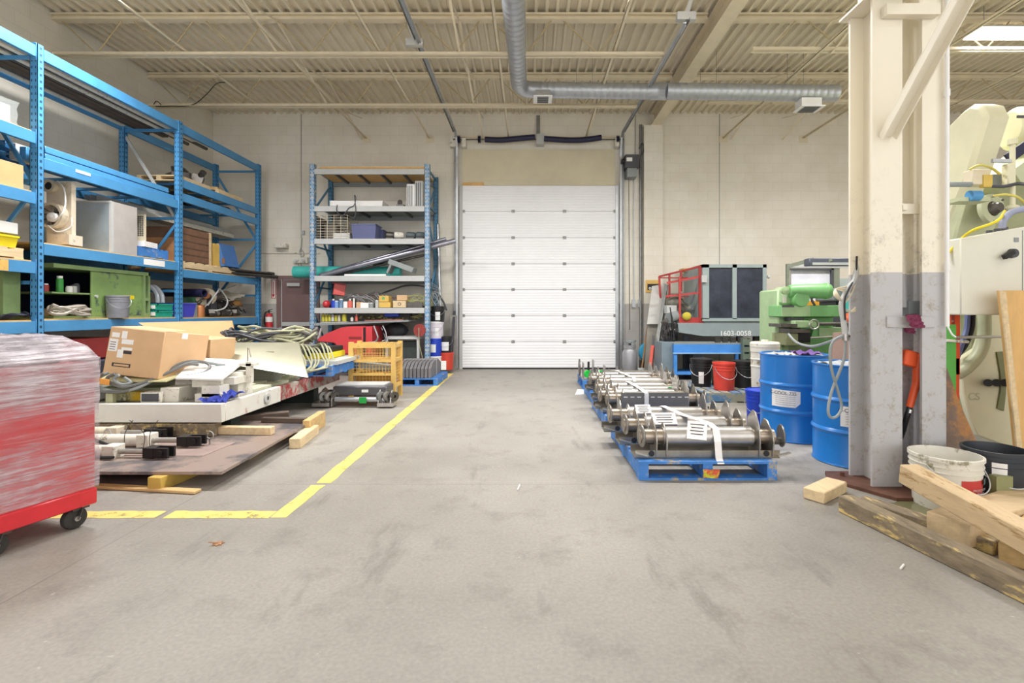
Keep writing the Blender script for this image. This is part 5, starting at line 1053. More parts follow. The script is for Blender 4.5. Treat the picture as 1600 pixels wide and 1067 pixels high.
for k in range(14):
    x = 540+4*k; b.tube([at(x+rr.uniform(-12, 0), 462+rr.uniform(-4, 6), 9.75), at(x+6, 458+rr.uniform(-4, 8), 9.7), at(x+18, 468+rr.uniform(-4, 6), 9.72), at(x+rr.uniform(20, 30), 476, 9.74)], .01, n=5)
one('wire_bundle', b, mat('grey lead', '8d8b8d', .5, v=.3), 'tangle of grey wires and tools heaped along the fifth shelf', 'wires', kind='stuff')
one('pink_rod', B().cyl(at(560, 459, 9.8), at(620, 466, 9.8), .012, n=6), mat('pinkish', 'b9766c', .5), 'pinkish rod lying over the wire tangle', 'rod')
b = B().tube([at(x, y, 9.85) for x, y in ((592, 460), (615, 452), (635, 446), (660, 447), (680, 455), (692, 470), (698, 485))], .018, n=8); one('bent_hose', b, DGREY, 'dark hose arching over the fifth shelf and out past the right post', 'hose')
b = B()
for k in range(9): b.tube([at(630, 462+2*k, 9.6), at(648+rr.uniform(-5, 5), 458+rr.uniform(-3, 14), 9.58), at(664, 462+2*k, 9.6), at(676, 470+2*k, 9.62)], .008, n=5)
one('cable_bundle', b, mat('olive lead', '9c9b62', .5, v=.3), 'olive and yellow leads heaped at the right end of the fifth shelf', 'cables', kind='stuff')
one('tool_tray', S2(634, 660, 4, 9, 9.56, .25), STEELD, 'dark tool tray at the right end of the fifth shelf', 'tray')
# sloping shelf
zl = lambda px: .995+.03+(px-488)/180*.03
for i, (x, h, m, lab) in enumerate(((505, 14, PINK, 'yellow green bottle furthest left on the sloping shelf'), (510, 13, PINK, 'yellow green bottle second from the left on the sloping shelf'), (515, 13, PINK, 'yellow green bottle third from the left on the sloping shelf'), (520, 13, LGREY, 'grey bottle on the sloping shelf'), (525, 12, PINK, 'yellow green bottle right of the grey bottle'), (530, 12, mat('pale bottle', 'c4bda6', .4), 'pale bottle left of the widest yellow bottle'), (538, 14, PINK, 'widest yellow green bottle on the sloping shelf'), (557, 11, mat('salmon', '', 1), 'salmon bottle with a white cap on the sloping shelf'), (550, 7, OFFW, 'small white and pink pot beside the salmon bottle'))):
    Y = 9.5; cx = (x-PX)*Y/F; r = .028 if x != 538 else .045; H = h*Y/F; t = thing('bottle', lab, 'bottle', 'bottles on the sloping shelf')
    part('body', B().lathe([(0, 0), (r, 0), (r, H*.75), (r*.4, H*.88), (0, H*.88)], (cx, Y, zl(x)), n=14), m, t); part('cap', B().lathe([(0, H*.85), (r*.45, H*.85), (r*.4, H), (0, H)], (cx, Y, zl(x)), n=10), WHITE if x > 540 else DGREY, t)
one('paper_pad', B().ob(((520-PX)*9.4/F, 9.5, 1.012), (.5, .12, .012), (0, -1.9, 3)), PAPER, 'white papers under the yellow green bottles', 'paper')
b = B(); rr = random.Random(9)
for k in range(40):
    x = rr.uniform(563, 655); b.ob(((x-PX)*9.6/F, rr.uniform(9.55, 9.9), zl(x)+rr.uniform(.02, .1)), (rr.uniform(.04, .16), .03, .03), (rr.uniform(-20, 20), rr.uniform(-20, 20), rr.uniform(0, 180)))
one('small_parts', b, mat('olive parts', '857f52', .6, v=.4, s=20), 'heap of small olive metal parts on the sloping shelf', 'parts', kind='stuff')
one('pink_board', B().ob(((600-PX)*9.45/F, 9.5, zl(600)+.012), (.75, .12, .015), (0, -1, 0)), mat('pinkish', '', 1), 'pinkish board lying at the front of the sloping shelf', 'board')
one('blue_case', fb(600, 487.5, 623, 495, 9.55, .2), VBLUE, 'royal blue case hanging under the fifth shelf', 'case', bev=.01); one('black_tarp', fb(623, 487.5, 640, 497, 9.6, .2), BLACK, 'black bundle right of the royal blue case', 'bundle')
# red floor machine
t = thing('floor_sweeper', 'red floor sweeping machine parked under the pallet shelf', 'sweeper'); Y = 9.2
o = [(at(x, y, Y).x, at(x, y, Y).z) for x, y in ((495, 530), (510, 521), (532, 512), (545, 510), (567, 510), (567, 575), (536, 575), (530, 545), (522, 536), (497, 534))]
part('hood', B().prism(o, Y, Y+.7, 'y'), mat('sweeper red', 'd4434a', .35, v=.06), t, bev=.015)
part('rear_section', fb(571, 510, 581, 575, Y, .7), mat('sweeper red', '', 1), t, bev=.01); part('gap', fb(567, 512, 571, 575, Y+.02, .6), BLACK, t)
part('name_strip', fb(545, 526, 565, 530, Y-.003, .003), DRED, t); part('skirt', fb(530, 552, 581, 577, Y-.004, .004), DRED, t)
b = B().tube([at(584, 509, Y), at(589, 522, Y), at(590, 528, Y), at(586, 534, Y), at(575, 535, Y)], .016, n=8); part('handle_tube', b, GALV, t)
part('handle_stem', B().cyl(at(502, 513, Y+.2), at(497, 530, Y+.2), .02, n=8), LGREY, t)
one('chrome_chair_frame', B().tube([at(598, 509, 9.3), at(603, 520, 9.3), at(603, 530, 9.3), at(597, 533, 9.3)], .014, n=8).tube([at(596, 512, 9.8), at(603, 533, 9.8), at(603, 576, 9.8)], .014, n=8), GALV, 'bent chrome tube of an old chair behind the red sweeper', 'chair frame')
one('black_bag', B().ball(at(618, 516, 9.8), .2, sc=(1.3, .8, .8)), mat('black bag', '25262b', .6, v=.4, bump=.6), 'black bag lying on the grey frame under the shelf', 'bag')
b = B(); fb(602, 526, 655, 530, 9.35, .5, b); fb(602, 530, 606, 576, 9.35, .05, b); fb(651, 530, 655, 576, 9.35, .05, b); fb(602, 530, 606, 576, 9.8, .05, b); fb(651, 530, 655, 576, 9.8, .05, b); one('grey_stand', b, LGREY, 'grey open metal stand under the pallet shelf', 'stand')
one('dark_box', fb(626, 534, 650, 566, 9.5, .3), mat('dark green grey', '3e4644', .5, v=.3), 'dark box inside the grey open stand', 'box'); one('red_bar', fb(604, 562, 650, 575, 9.38, .1), DRED, 'low red bar inside the grey stand', 'bar')
t = thing('hose_reel', 'dull red hose reel hanging by the right post of the shelf', 'hose reel'); c = at(656, 516, 9.3)
part('side_disc', B().lathe([(0, 0), (.03, .01), (.1, .0), (.125, 0), (.125, .02), (.1, .015), (0, .03)], c, ax=(-.3, -1, 0), n=22), mat('reel red', '94403c', .5), t); part('drum', B().cyl(c+Vector((0, .02, 0)), c+Vector((.03, .16, 0)), .07, n=16), DRED, t); part('hose_tail', B().tube([c+Vector((-.01, -.04, .05)), c+Vector((0, -.05, -.25)), c+Vector((.04, -.04, -.45)), c+Vector((.07, -.03, -.6))], .008, n=6), CABLEG, t)
b = B(); [b.cyl(at(622+k*4, 560, 9.3), at(620+k*4, 505, 9.9), .01, n=6) for k in (0, 1)]; 
# pails right of the shelf
Yp = 9.7
def stack(px, y0, y1, r, m, desc, **k):
    Y = Yp+k.pop('dy', 0); z0 = max(0, zp(y1, Y)); h = zp(y0, Y)-z0; return pail('pail', desc, ((px-PX)*Y/F, Y, z0), r, h, m, 'pails beside the pallet shelf', lid=k.pop('lid', None), hr=k.pop('hr', 0), **k)
PAPB = mat('label white', 'e6e6e6', .6)
stack(679, 557, 576, .155, WHITE, 'white short pail at the bottom of the stack beside the shelf post', handle=False, lid=WHITE)
stack(680, 530, 556, .15, VBLUE, 'blue pail with a white square label, middle of the stack', lab=(.9, .08, .24, PAPB, -10), lid=VBLUE, handle=False)
stack(681, 504, 529, .15, mat('pinkish white pail', 'd9d2dc', .5, v=.04), 'pinkish white pail above the blue pail', lab=(.5, .06, .22, PAPB, 20), lid=WHITE)
stack(684, 480, 503, .145, BLACK, 'black pail at the top of the stack with cords in it', lab=(.7, .04, .2, PAPB, 10), lid=BLACK)
stack(698, 552, 577, .14, mat('red pail', 'c5412f', .5), 'red pail on the floor nearest the door track', handle=False, dy=.05, lid=mat('red pail', '', 1))
stack(697, 527, 551, .13, BLACK, 'black pail with a white label on top of the red pail', lab=(1.2, .05, .22, PAPB, 0), dy=.05, lid=BLACK)
one('white_card', fb(684, 564, 697, 578, 9.5, .02), PAPER, 'white card standing on the floor before the red pail', 'card')
b = B(); rr = random.Random(5)
for k in range(6): b.tube([at(676+3*k, 478, 9.6), at(680+rr.uniform(-8, 10), 462+rr.uniform(-8, 8), 9.6), at(674+rr.uniform(0, 14), 450+3*k, 9.6), at(670+3*k, 440+5*k, 9.65)], .007, n=5)
one('grey_leads', b, GREY, 'grey leads rising out of the top black pail', 'cable')
one('black_strip', B().bar(at(704, 578, 9.9), at(710, 486, 10.25), .05, .03), mat('black strip', '2b2b35', .5), 'black long strip leaning on the wall beside the red pail', 'strip')
one('leaning_pipe', B().cyl(at(690, 560, 9.95), at(684, 350, 10.3), .035, n=10), GALV, 'grey pipe leaning in the corner behind the shelf post', 'pipe', 'pipes behind the shelf post'); one('leaning_pipe', B().cyl(at(695, 560, 10.0), at(681, 400, 10.32), .02, n=8), LGREY, 'thin pale pipe leaning behind the shelf post', 'pipe', 'pipes behind the shelf post')
one('door_guard', B().box(at(703, 0, 10.2).x, at(713, 0, 10.2).x, 10.2, 10.38, 0, 1.15), mat('guard grey', '8e8a84', .5, v=.2), 'grey steel guard post at the left foot of the door track', 'post')
# ---------------------------------------------------------------- ochre mesh stillage
t = thing('mesh_stillage', 'ochre yellow steel mesh stillage standing left of the yellow line', 'stillage')
xa, xb_, ya, yb_ = -2.52, -1.87, 6.75, 7.15; zt_ = zp(537, 6.75)
for x in (xa, xb_-.06):
    for y in (ya, yb_-.06): part('corner_post', B().box(x, x+.06, y, y+.06, 0, zt_+.02), YELC, t)
for y in (ya, yb_-.05):
    for z in (zt_-.06, zp(566, 6.75), zp(587, 6.75), .16): part('cross_rail', B().box(xa+.06, xb_-.06, y, y+.045, z, z+(.06 if z > .7 else .035)), YELC, t)
for x in (xa+.005, xb_-.05):
    for z in (zt_-.06, zp(566, 6.75), .16): part('side_rail', B().box(x, x+.045, ya+.06, yb_-.06, z, z+.05), YELC, t)
def mesh_panel(x0, x1, y0, y1, z0, z1, s):
    b = B(); 
    if y0 == y1:
        x = x0
        while x < x1: b.box(x, x+.005, y0, y0+.005, z0, z1); x += s
        z = z0
        while z < z1: b.box(x0, x1, y0+.005, y0+.01, z, z+.005); z += s
    else:
        y = y0
        while y < y1: b.box(x0, x0+.005, y, y+.005, z0, z1); y += s
        z = z0
        while z < z1: b.box(x0+.005, x0+.01, y0, y1, z, z+.005); z += s
    return b
part('front_mesh', mesh_panel(xa+.06, xb_-.06, ya+.02, ya+.02, .2, zt_-.05, .045), YELC, t); part('rear_mesh', mesh_panel(xa+.06, xb_-.06, yb_-.03, yb_-.03, .2, zt_-.05, .045), YELC, t)
part('left_mesh', mesh_panel(xa+.025, xa+.03, ya+.06, yb_-.06, .2, zt_-.05, .045), YELC, t); part('right_mesh', mesh_panel(xb_-.03, xb_-.025, ya+.06, yb_-.06, .2, zt_-.05, .045), YELC, t)
part('floor_sheet', B().box(xa+.05, xb_-.05, ya+.05, yb_-.05, .14, .16), YELC, t)
one('cardboard_liner', B().ob(((xa+xb_)/2, (ya+yb_)/2, .27), (.5, .24, .2), (0, -4, 0)), mat('ochre carton', 'b98a3a', .7, v=.15), 'ochre cardboard sheets lying inside the stillage', 'cardboard')
one('grey_scrap', B().ob(((xa+xb_)/2, (ya+yb_)/2, .44), (.42, .2, .08), (0, 6, 5)), GREY, 'grey scrap lying above the cardboard in the stillage', 'scrap')
# pallet with slabs
pallet('blue_pallet', 'blue pallet under the strapped grey slabs left of the yellow line', -2.2, -1.52, 8.0, 9.0, 0, PBLUE, None, h=.12)
t = thing('slab_bundle', 'bundle of dark grey grooved slabs strapped on a blue pallet', 'slabs')
for k in range(9): part('slab', B().prism([(8.03, .125), (8.93, .125), (8.93, .3), (8.6, .4), (8.2, .37), (8.03, .28)], -1.68-.062*k, -1.632-.062*k, 'x'), mat('slab grey', '6f6d70', .6, v=.12, s=9), t)
part('strap', B().box(-2.19, -1.61, 8.46, 8.48, .392, .398).box(-1.628, -1.622, 8.46, 8.48, .12, .39), LGREY, t)
# ---------------------------------------------------------------- roller assemblies
PAPT = mat('tag paper', 'e9e6e4', .6)
def roller(label, green=False, plate=False):
    t = thing('roller_assembly', label, 'roller assembly', 'steel roller assemblies on the blue pallets')
    b = B(); b.box(-.55, .52, -.09, -.084, 0, .058); b.box(-.55, .52, .084, .09, 0, .058); b.box(-.55, .52, -.09, .09, 0, .006); part('base_channel', b, mat('brushed channel', '9a958c', .3, .85, v=.2, s=8), t)
    part('roller_tube', B().cyl((-.33, 0, .14), (.34, 0, .14), .074, n=28), STEEL, t)
    for x in (-.5, .33): part('journal', B().cyl((x, 0, .14), (x+.18, 0, .14), .056, n=20), mat('brownish steel', 'a6998a', .35, .85, v=.15), t)
    for x, hh, sh in ((-.4, .28, .02), (.36, .34, -.01), (-.325, .24, .0), (.46, .27, .02)):
        o = [(-.1, .01), (.1, .01), (.115, .12), (.085, hh*.8), (.02+sh, hh), (-.03+sh, hh*.97), (-.095, hh*.7), (-.115, .12)]
        part('side_plate', B().prism(o, x, x+.01, 'x'), mat('side plate steel', 'a8a49e', .33, .85, v=.15, s=6), t, bev=.002)
    part('curved_guard', B().prism([(-.06, 0), (.02, .04), (.09, .12), (.1, .2), (.09, .2), (.07, .13), (.01, .06), (-.06, .02)], .44, .452, 'x'), STEELD, t)
    for x, a in ((-.49, .12), (.565, -.15)): part('end_disc', B().lathe([(0, -.006), (.082, -.006), (.086, 0), (.082, .006), (0, .006)], (x, -.02, .15), ax=(1, a, 0), n=28), mat('disc steel', '8d8a86', .38, .8, v=.15), t)
    for x in (-.44, .52): part('hub', B().cyl((x-.02, -.02, .11), (x+.04, -.02, .11), .028, n=12), STEELD, t)
    b = B(); b.cyl((-.43, -.094, .035), (-.43, -.084, .035), .022, n=14); b.cyl((.42, -.094, .035), (.42, -.084, .035), .022, n=14); part('end_hole', b, BLACK, t)
    for x in (-.46, .5): part('foot_lug', B().bar((x, -.1, .02), (x-.09*(1 if x < 0 else -1), -.1, .045), .03, .008), STEEL, t)
    if plate: part('slotted_plate', B().box(-.36, .36, -.12, -.11, .04, .22), mat('slotted grey', '77736f', .45, .4), t); b = B(); [b.box(-.33+.072*k, -.29+.072*k, -.123, -.12, .17, .18) for k in range(10)]; part('slots', b, PAPT, t)
    return t
first = roller('steel roller assembly at the front edge of the nearest blue pallet')
proto_plate = roller('steel roller assembly with a slotted front plate on the second pallet', plate=True)
PALS = [('nearest', .79, 1.79, 3.52, 4.75), ('second', .79, 1.8, 5.05, 6.2), ('third', .82, 1.85, 6.35, 7.35)]
for nm, x0, x1, y0, y1 in PALS:
    pallet('blue_pallet', f'blue wooden pallet, {nm} from the camera, carrying roller assemblies', x0, x1, y0, y1, 0, PBLUE, 'blue pallets under the rollers', h=.135)
H = .136
first.location = (1.33, 3.69, H); 
sp_ = [(1.28, 4.07, H, 'steel roller assembly second from the front on the nearest blue pallet', 1), (1.22, 4.46, H, 'steel roller assembly at the back of the nearest blue pallet', -1),
       (1.36, 5.75, H, 'steel roller assembly behind the slotted plate on the second pallet', 2), (1.32, 6.06, H, 'steel roller assembly at the back of the second pallet', 0),
       (1.4, 6.5, H, 'steel roller assembly at the front of the third pallet', -1), (1.33, 6.82, H, 'steel roller assembly in the middle of the third pallet', 1), (1.4, 7.15, H, 'steel roller assembly at the back of the third pallet', 0),
       (1.62, 7.62, 0, 'steel roller assembly on the floor just behind the third pallet', 2), (1.7, 8.0, 0, 'steel roller assembly on the floor furthest back by the green wheels', -1), (1.62, 5.42, H+.0, '', 0)]
for x, y, z, lab, rz in sp_[:-1]: dup(first, (x, y, z), rz, lab)
proto_plate.location = (1.33, 5.3, H)
dup(first, (1.28, 5.52, H+.0), 0, 'steel roller assembly squeezed behind the slotted plate assembly'); 
dup(first, (1.9, 8.38, 0), 1, 'steel roller assembly standing nearest the gas bottle')
t = thing('axle_unit', 'dark steel roller frame with round end brackets before the ochre stillage', 'roller frame'); Y = 6.25
part('dark_beam', fb(520, 604, 604, 618, Y, .32), mat('gun grey', '5d5c60', .4, .5, v=.15), t, bev=.01); part('top_sheet', fb(524, 601, 600, 604, Y+.06, .3), LGREY, t)
part('front_bar', B().cyl(at(524, 624, Y-.04), at(602, 624, Y-.04), .033, n=18), GALV, t)
for s_, px in ((-1, 512), (1, 602)):
    part('foot_plate', fb(px-25 if s_ < 0 else px-13, 630, px+2 if s_ < 0 else px+12, 635.5, Y-.12, .2), STEEL, t)
    for k, dx in enumerate((-8, 2, 12)):
        c = at(px+dx*1.0, 618, Y+.02*k); part('side_plate', B().prism([(Y-.1, .02), (Y+.2, .02), (Y+.2, .16), (Y+.08, .24-.03*k), (Y-.02, .22), (Y-.1, .1)], c.x, c.x+.012, 'x'), STEEL if k != 1 else STEELD, t)
        part('bearing_ring', B().lathe([(.02, -.02), (.062, -.02), (.062, .02), (.02, .02), (.02, -.02)], c+Vector((.03, -.06, 0)), ax=(1, -.7, 0), n=20), [GALVD, STEEL, STEELD][k], t)
    part('brace_arm', B().bar(at(px-4, 632, Y-.08), at(px+14*s_*-1, 604, Y+.1), .05, .012), GALV, t)
one('green_tape', fb(561, 621, 572, 630, 6.165, .012), mat('vivid green', '18a040', .5), 'green tape scrap on the roller before the ochre stillage', 'tape')
one('white_band', fb(565, 609, 575, 613, 6.24, .008), PAPT, 'small white smear tag on the dark beam before the stillage', 'band')
# far small pallet with green wheels
pallet('blue_pallet', 'small blue pallet furthest back with green wheels on it', .83, 1.25, 7.66, 8.5, 0, PBLUE, 'blue pallets under the rollers', h=.135, along='x', nb=4)
t = thing('wheel_unit', 'steel unit with two green wheels on the furthest blue pallet', 'wheel unit')
part('base', B().box(.84, 1.22, 7.7, 8.4, .137, .16), STEEL, t)
for x in (.92, 1.12): part('green_wheel', B().lathe([(0, -.02), (.06, -.02), (.06, .02), (0, .02)], (x, 7.74, .23), ax=(.35, -1, 0), n=20), mat('wheel green', '27c045', .4), t)
for x, hh in ((.86, .4), (1.2, .36), (1.02, .45)): part('upright_plate', B().box(x-.006, x+.006, 7.75, 7.95, .16, hh), STEEL, t)
part('end_disc', B().lathe([(0, -.008), (.14, -.008), (.14, .008), (0, .008)], (.82, 8.05, .3), ax=(1, 0, 0), n=24), STEELD, t); part('black_post', B().cyl((.94, 7.8, .16), (.94, 7.8, .42), .018, n=8), BLACK, t); part('black_bar', B().cyl((1.03, 7.72, .16), (1.03, 7.72, .34), .02, n=8), DGREY, t)
# straps and paper tags
def band(lab, pts, wd=.05):
    b = B(); P = [Vector(p) for p in pts]
    for i in range(len(P)-1): b.bar(P[i], P[i+1], wd, .004)
    one('white_strap', b, PAPT, lab, 'strap', 'white straps over the rollers')
band('white strap over the rollers of the nearest pallet', [(1.2, 4.6, .3), (1.22, 4.46, .357), (1.28, 4.07, .358), (1.38, 3.75, .362), (1.39, 3.64, .345), (1.385, 3.585, .26), (1.38, 3.55, .15), (1.38, 3.512, .12)])
band('white strap over the slotted plate of the second pallet', [(1.22, 6.1, .35), (1.24, 5.5, .36), (1.24, 5.17, .35), (1.24, 5.165, .16)], .045)
band('white strap over the rollers of the third pallet', [(1.3, 7.2, .34), (1.34, 6.8, .345), (1.38, 6.45, .345), (1.40, 6.38, .2)], .05)
band('short white strap over the furthest rollers', [(1.35, 8.1, .25), (1.4, 7.8, .28), (1.45, 7.5, .25)], .06)
def tag(lab, c, rx, rz, w__=.14, h__=.14, blk=False):
    t = thing('paper_tag', lab, 'tag', 'paper tags on the rollers'); part('sheet', B().ob(c, (w__, h__, .002), (rx, 0, rz)), PAPT, t)
    m_ = Euler([R(rx), 0, R(rz)]).to_matrix(); b = B()
    for k in range(4): b.ob(Vector(c)+m_ @ Vector((0, h__*(.32-.18*k), .0018)), (w__*(.7-.1*(k % 2)), h__*.05, .001), (rx, 0, rz))
    if blk: b.ob(Vector(c)+m_ @ Vector((0, -h__*.44, .0018)), (w__*.98, h__*.1, .001), (rx, 0, rz))
    part('print', b, INK, t)
tag('paper tag on the front roller under the strap, nearest pallet', (1.24, 3.61, .34), 55, -24); tag('paper tag on the second roller of the nearest pallet', (1.1, 3.98, .34), 50, 2, .2, .12, True); tag('paper tag on the rear roller of the nearest pallet', (1.02, 4.375, .34), 50, 4, .14, .1, True)
one('green_tape', B().box(1.62, 1.68, 5.68, 5.82, H+.197, H+.203), mat('soft green', '7fcf8f', .5), 'pale green tape on a roller of the second pallet', 'tape')
one('bright_sticker', B().cloth([(1.255, 3.515, .02), (1.36, 3.512, .015), (1.37, 3.505, .085), (1.25, 3.51, .08)], 5, 4, .008, 3), mat('sticker lime', 'c6d63a', .5, wear=('d2553a', .48, 16)), 'crumpled lime and red sticker on the front of the nearest pallet', 'sticker')
one('white_scrap', B().cloth([fl(898, 617), fl(913, 616), fl(912, 612)+Vector((0, 0, .03)), fl(902, 612)+Vector((0, 0, .03))], 4, 3, .006, 4), PAPT, 'small white paper scrap on the floor left of the pallets', 'paper')
one('white_scrap', B().cyl(fl(1407, 890)+Vector((0, 0, .006)), fl(1412, 884)+Vector((0, 0, .006)), .005, n=6), PAPT, 'tiny white stub on the floor right of the lane', 'paper'); one('white_scrap', B().cyl(fl(809, 766)+Vector((0, 0, .006)), fl(812, 759)+Vector((0, 0, .006)), .006, n=6), PAPT, 'tiny white stub on the floor in the middle of the lane', 'paper')
one('dry_leaf', B().prism([(fl(341, 850).x+.03*math.cos(a)*(1 if k % 2 else .5), fl(341, 850).y+.03*math.sin(a)*(1 if k % 2 else .5)) for k, a in enumerate([j*.4488 for j in range(14)])], .001, .005, 'z').bar(fl(341, 850)+Vector((0, 0, .006)), fl(341, 850)+Vector((-.04, -.02, .02)), .004), mat('leaf', 'a57a58', .8, v=.3, s=30), 'small brown dry leaf on the floor', 'leaf')

# ---------------------------------------------------------------- blue drums
def drum(lab, c, hh, an, text, rag=None):
    t = thing('steel_drum', lab, 'drum', 'blue steel drums'); c = Vector(c); r = .292; pr = [(0, 0), (r, 0), (r+.008, .006), (r, .02)]
    def ring(z): return [(r, z-.022), (r+.006, z-.016), (r+.013, z), (r+.006, z+.016), (r, z+.022)]
    pr += ring(hh*.34)+ring(hh*.65)+[(r, hh-.02), (r+.01, hh-.008), (r+.008, hh), (r-.008, hh), (r-.01, hh-.018), (0, hh-.018)]
    part('shell', B().lathe(pr, c, n=56), DBLUE, t)
    part('lid_top', B().lathe([(0, hh-.017), (r-.012, hh-.017), (r-.012, hh-.015), (0, hh-.015)], c, n=40), mat('scuffed lid', 'b9b3ae', .5, v=.3, s=6), t)
    part('bung', B().lathe([(0, hh-.016), (.03, hh-.016), (.03, hh), (0, hh)], c+Vector((.15, .1, 0)), n=14), GALV, t)
    vs = []; a0 = R(an); z0, z1 = hh*.405, hh*.605; n = 12; rr_ = r+.0035
    for k in range(n+1):
        a = a0+(k/n-.5)*.85; zb = z0 if k < n-2 else z0+(k-n+2)*.02
        for z in (zb, z1-.012*k/n): vs.append(c+Vector((rr_*math.sin(a), -rr_*math.cos(a), z)))
    part('paper_label', B().raw(vs, [(2*k, 2*k+2, 2*k+3, 2*k+1) for k in range(n)]), PAPT, t)
    b = B(); rl = r+.006
    for j in range(6):
        z = z0+.02+.019*j
        for k in range(6):
            a = a0-.3+k*.1; a2 = a+.09
            b.raw([c+Vector((rl*math.sin(q), -rl*math.cos(q), zz)) for q, zz in ((a, z), (a2, z), (a2, z+.004), (a, z+.004))], [(0, 1, 2, 3)])
    part('print_lines', b, mat('faint ink', 'a49ea6', .7), t)
    o = txt(text, .042, (0, 0, 0), (90, 0, 0), INK, t); m = basis(t).inverted()
    me = o.data
    for v in me.vertices:
        a = a0-.08+v.co.x/rl; v.co = Vector((c.x+rl*math.sin(a), c.y-rl*math.cos(a), c.z+z1-.035+v.co.z))
    return t
drum('blue steel drum with a paper label, further from the camera', (2.575, 4.76, 0), .815, -41, 'C-COOL 735')
drum('blue steel drum beside the wide column with a paper label', (2.66, 4.0, 0), .80, -26, 'C-COOL 735')
b = B().cloth([(2.55, 4.6, .82), (2.8, 4.62, .82), (2.82, 4.85, .83), (2.58, 4.85, .83)], 9, 8, .02, 14); one('purple_cloth', b, PUR, 'purple cloth lying on the further blue drum', 'cloth')
b = B().cloth([(2.35, 4.6, .81), (2.55, 4.6, .815), (2.55, 4.8, .82), (2.38, 4.8, .82)], 7, 6, .012, 15); one('grey_cloth', b, mat('grey rag', 'aaa4a0', .8, v=.3), 'grey rag lying on the further blue drum beside the purple cloth', 'cloth')
b = B().cloth([(2.45, 3.85, .793), (2.8, 3.85, .793), (2.8, 4.15, .8), (2.45, 4.15, .8)], 9, 8, .012, 16); one('plastic_sheet', b, mat('grey film', 'b5bac0', .4, v=.2), 'grey plastic sheet lying on the nearer blue drum', 'plastic sheet')
# hose loops hanging by the column
Yh = 3.55
b = B().tube([at(1275, 520, Yh+.5), at(1283, 532, Yh+.3), at(1300, 538, Yh+.1), at(1322, 527, Yh), at(1331, 520, Yh), at(1334, 512, Yh)], .018, n=8)
t = thing('air_hose', 'grey air hose hanging in loops before the nearer blue drum', 'hose')
part('hose_run', B().tube([at(1232, 522, 5.2), at(1245, 535, 5.0), at(1268, 541, 4.6), at(1295, 534, 4.2), at(1315, 525, 3.7), at(1322, 524, Yh)], .012, n=8), GREY, t)
part('hose_loop', B().tube([at(1320, 524, Yh), at(1303, 532, Yh), at(1297, 550, Yh), at(1300, 580, Yh), at(1309, 610, Yh), at(1315, 635, Yh), at(1308, 650, Yh-.02), at(1298, 652, Yh-.02), at(1294, 640, Yh-.02), at(1300, 610, Yh), at(1314, 575, Yh), at(1320, 555, Yh), at(1321, 530, Yh)], .010, n=8), GREY, t)
part('coupling', B().cyl(at(1321, 532, Yh), at(1320.5, 522, Yh), .022, n=10), STEEL, t); part('rising_hose', B().tube([at(1321, 524, Yh), at(1318, 500, Yh), at(1315, 475, Yh), at(1326, 450, Yh), at(1336, 435, Yh), at(1337, 400, Yh+.05)], .02, n=8), LGREY, t)
part('support_arm', B().cyl(at(1318, 525, Yh), at(1345, 525, Yh+.05), .008, n=8), RUST, t)
b = B(); 
for k in range(3): b.tube([at(1315, 470, Yh), at(1304+3*k, 462, Yh-.05), at(1306, 452, Yh), at(1325, 447+4*k, Yh), at(1336, 442, Yh), at(1330, 460, Yh), at(1318, 478, Yh), at(1328, 487, Yh), at(1337, 480+3*k, Yh)], .006, n=6)
part('thin_leads', b, CREAM, t)
# black cord
part('black_cord', B().tube([at(1339, 400, Yh), at(1337, 430, Yh), at(1326, 452, Yh-.03), at(1320, 470, Yh-.03), at(1321, 500, Yh-.03)], .006, n=6), BLACK, t)

# ---------------------------------------------------------------- pallet with pails
pallet('blue_pallet', 'weathered blue pallet carrying the red pail and black pails', 2.35, 3.1, 6.52, 7.6, 0, mat('weathered pallet', '5a87b5', .65, v=.2, wear=('9b988a', .47, 5), bump=.3), None, h=.13, along='x', nb=6)
hp = .131
pail('pail', 'bright red pail standing on the front of the weathered pallet', (2.72, 6.82, hp), .15, .38, mat('red pail bright', 'd8453a', .4), hr=5)
pail('pail', 'black pail with a white label left behind the red pail', (2.52, 7.15, hp), .15, .38, BLACK, lab=(.5, .05, .22, PAPT, -20), lid=BLACK, hr=-30)
pail('pail', 'black pail standing right of the red pail', (3.08, 7.05, hp), .14, .36, BLACK, lid=BLACK, hr=10)
pail('pail', 'dark green pail wedged behind the red pail', (2.86, 7.3, hp), .14, .34, mat('dark green pail', '2d5b3c', .45), handle=False)
t = pail('drum_keg', 'tall stained white plastic keg with a lid behind the further blue drum', (2.68, 5.55, 0), .15, .82, mat('stained white', 'd9d5c8', .5, v=.08, wear=('8d7f62', .36, 7)), lid=mat('stained white', '', 1), handle=False, cat='keg')
part('lid_knob', B().cyl((2.68, 5.55, .875), (2.68, 5.55, .9), .04, n=10), OFFW, t)
pail('pail', 'vivid blue pail on the floor left of the further blue drum', (2.48, 5.25, 0), .14, .36, VBLUE, lid=VBLUE, hr=-40)
pail('pail', 'small light blue pail behind the white keg', (3.6, 7.0, .55), .12, .3, mat('pale blue pail', '7fa3c9', .4), handle=False); one('pail_stand', B().box(3.45, 3.78, 6.8, 7.2, 0, .548), WOODG, 'dark wooden crate holding the small light blue pail', 'crate')
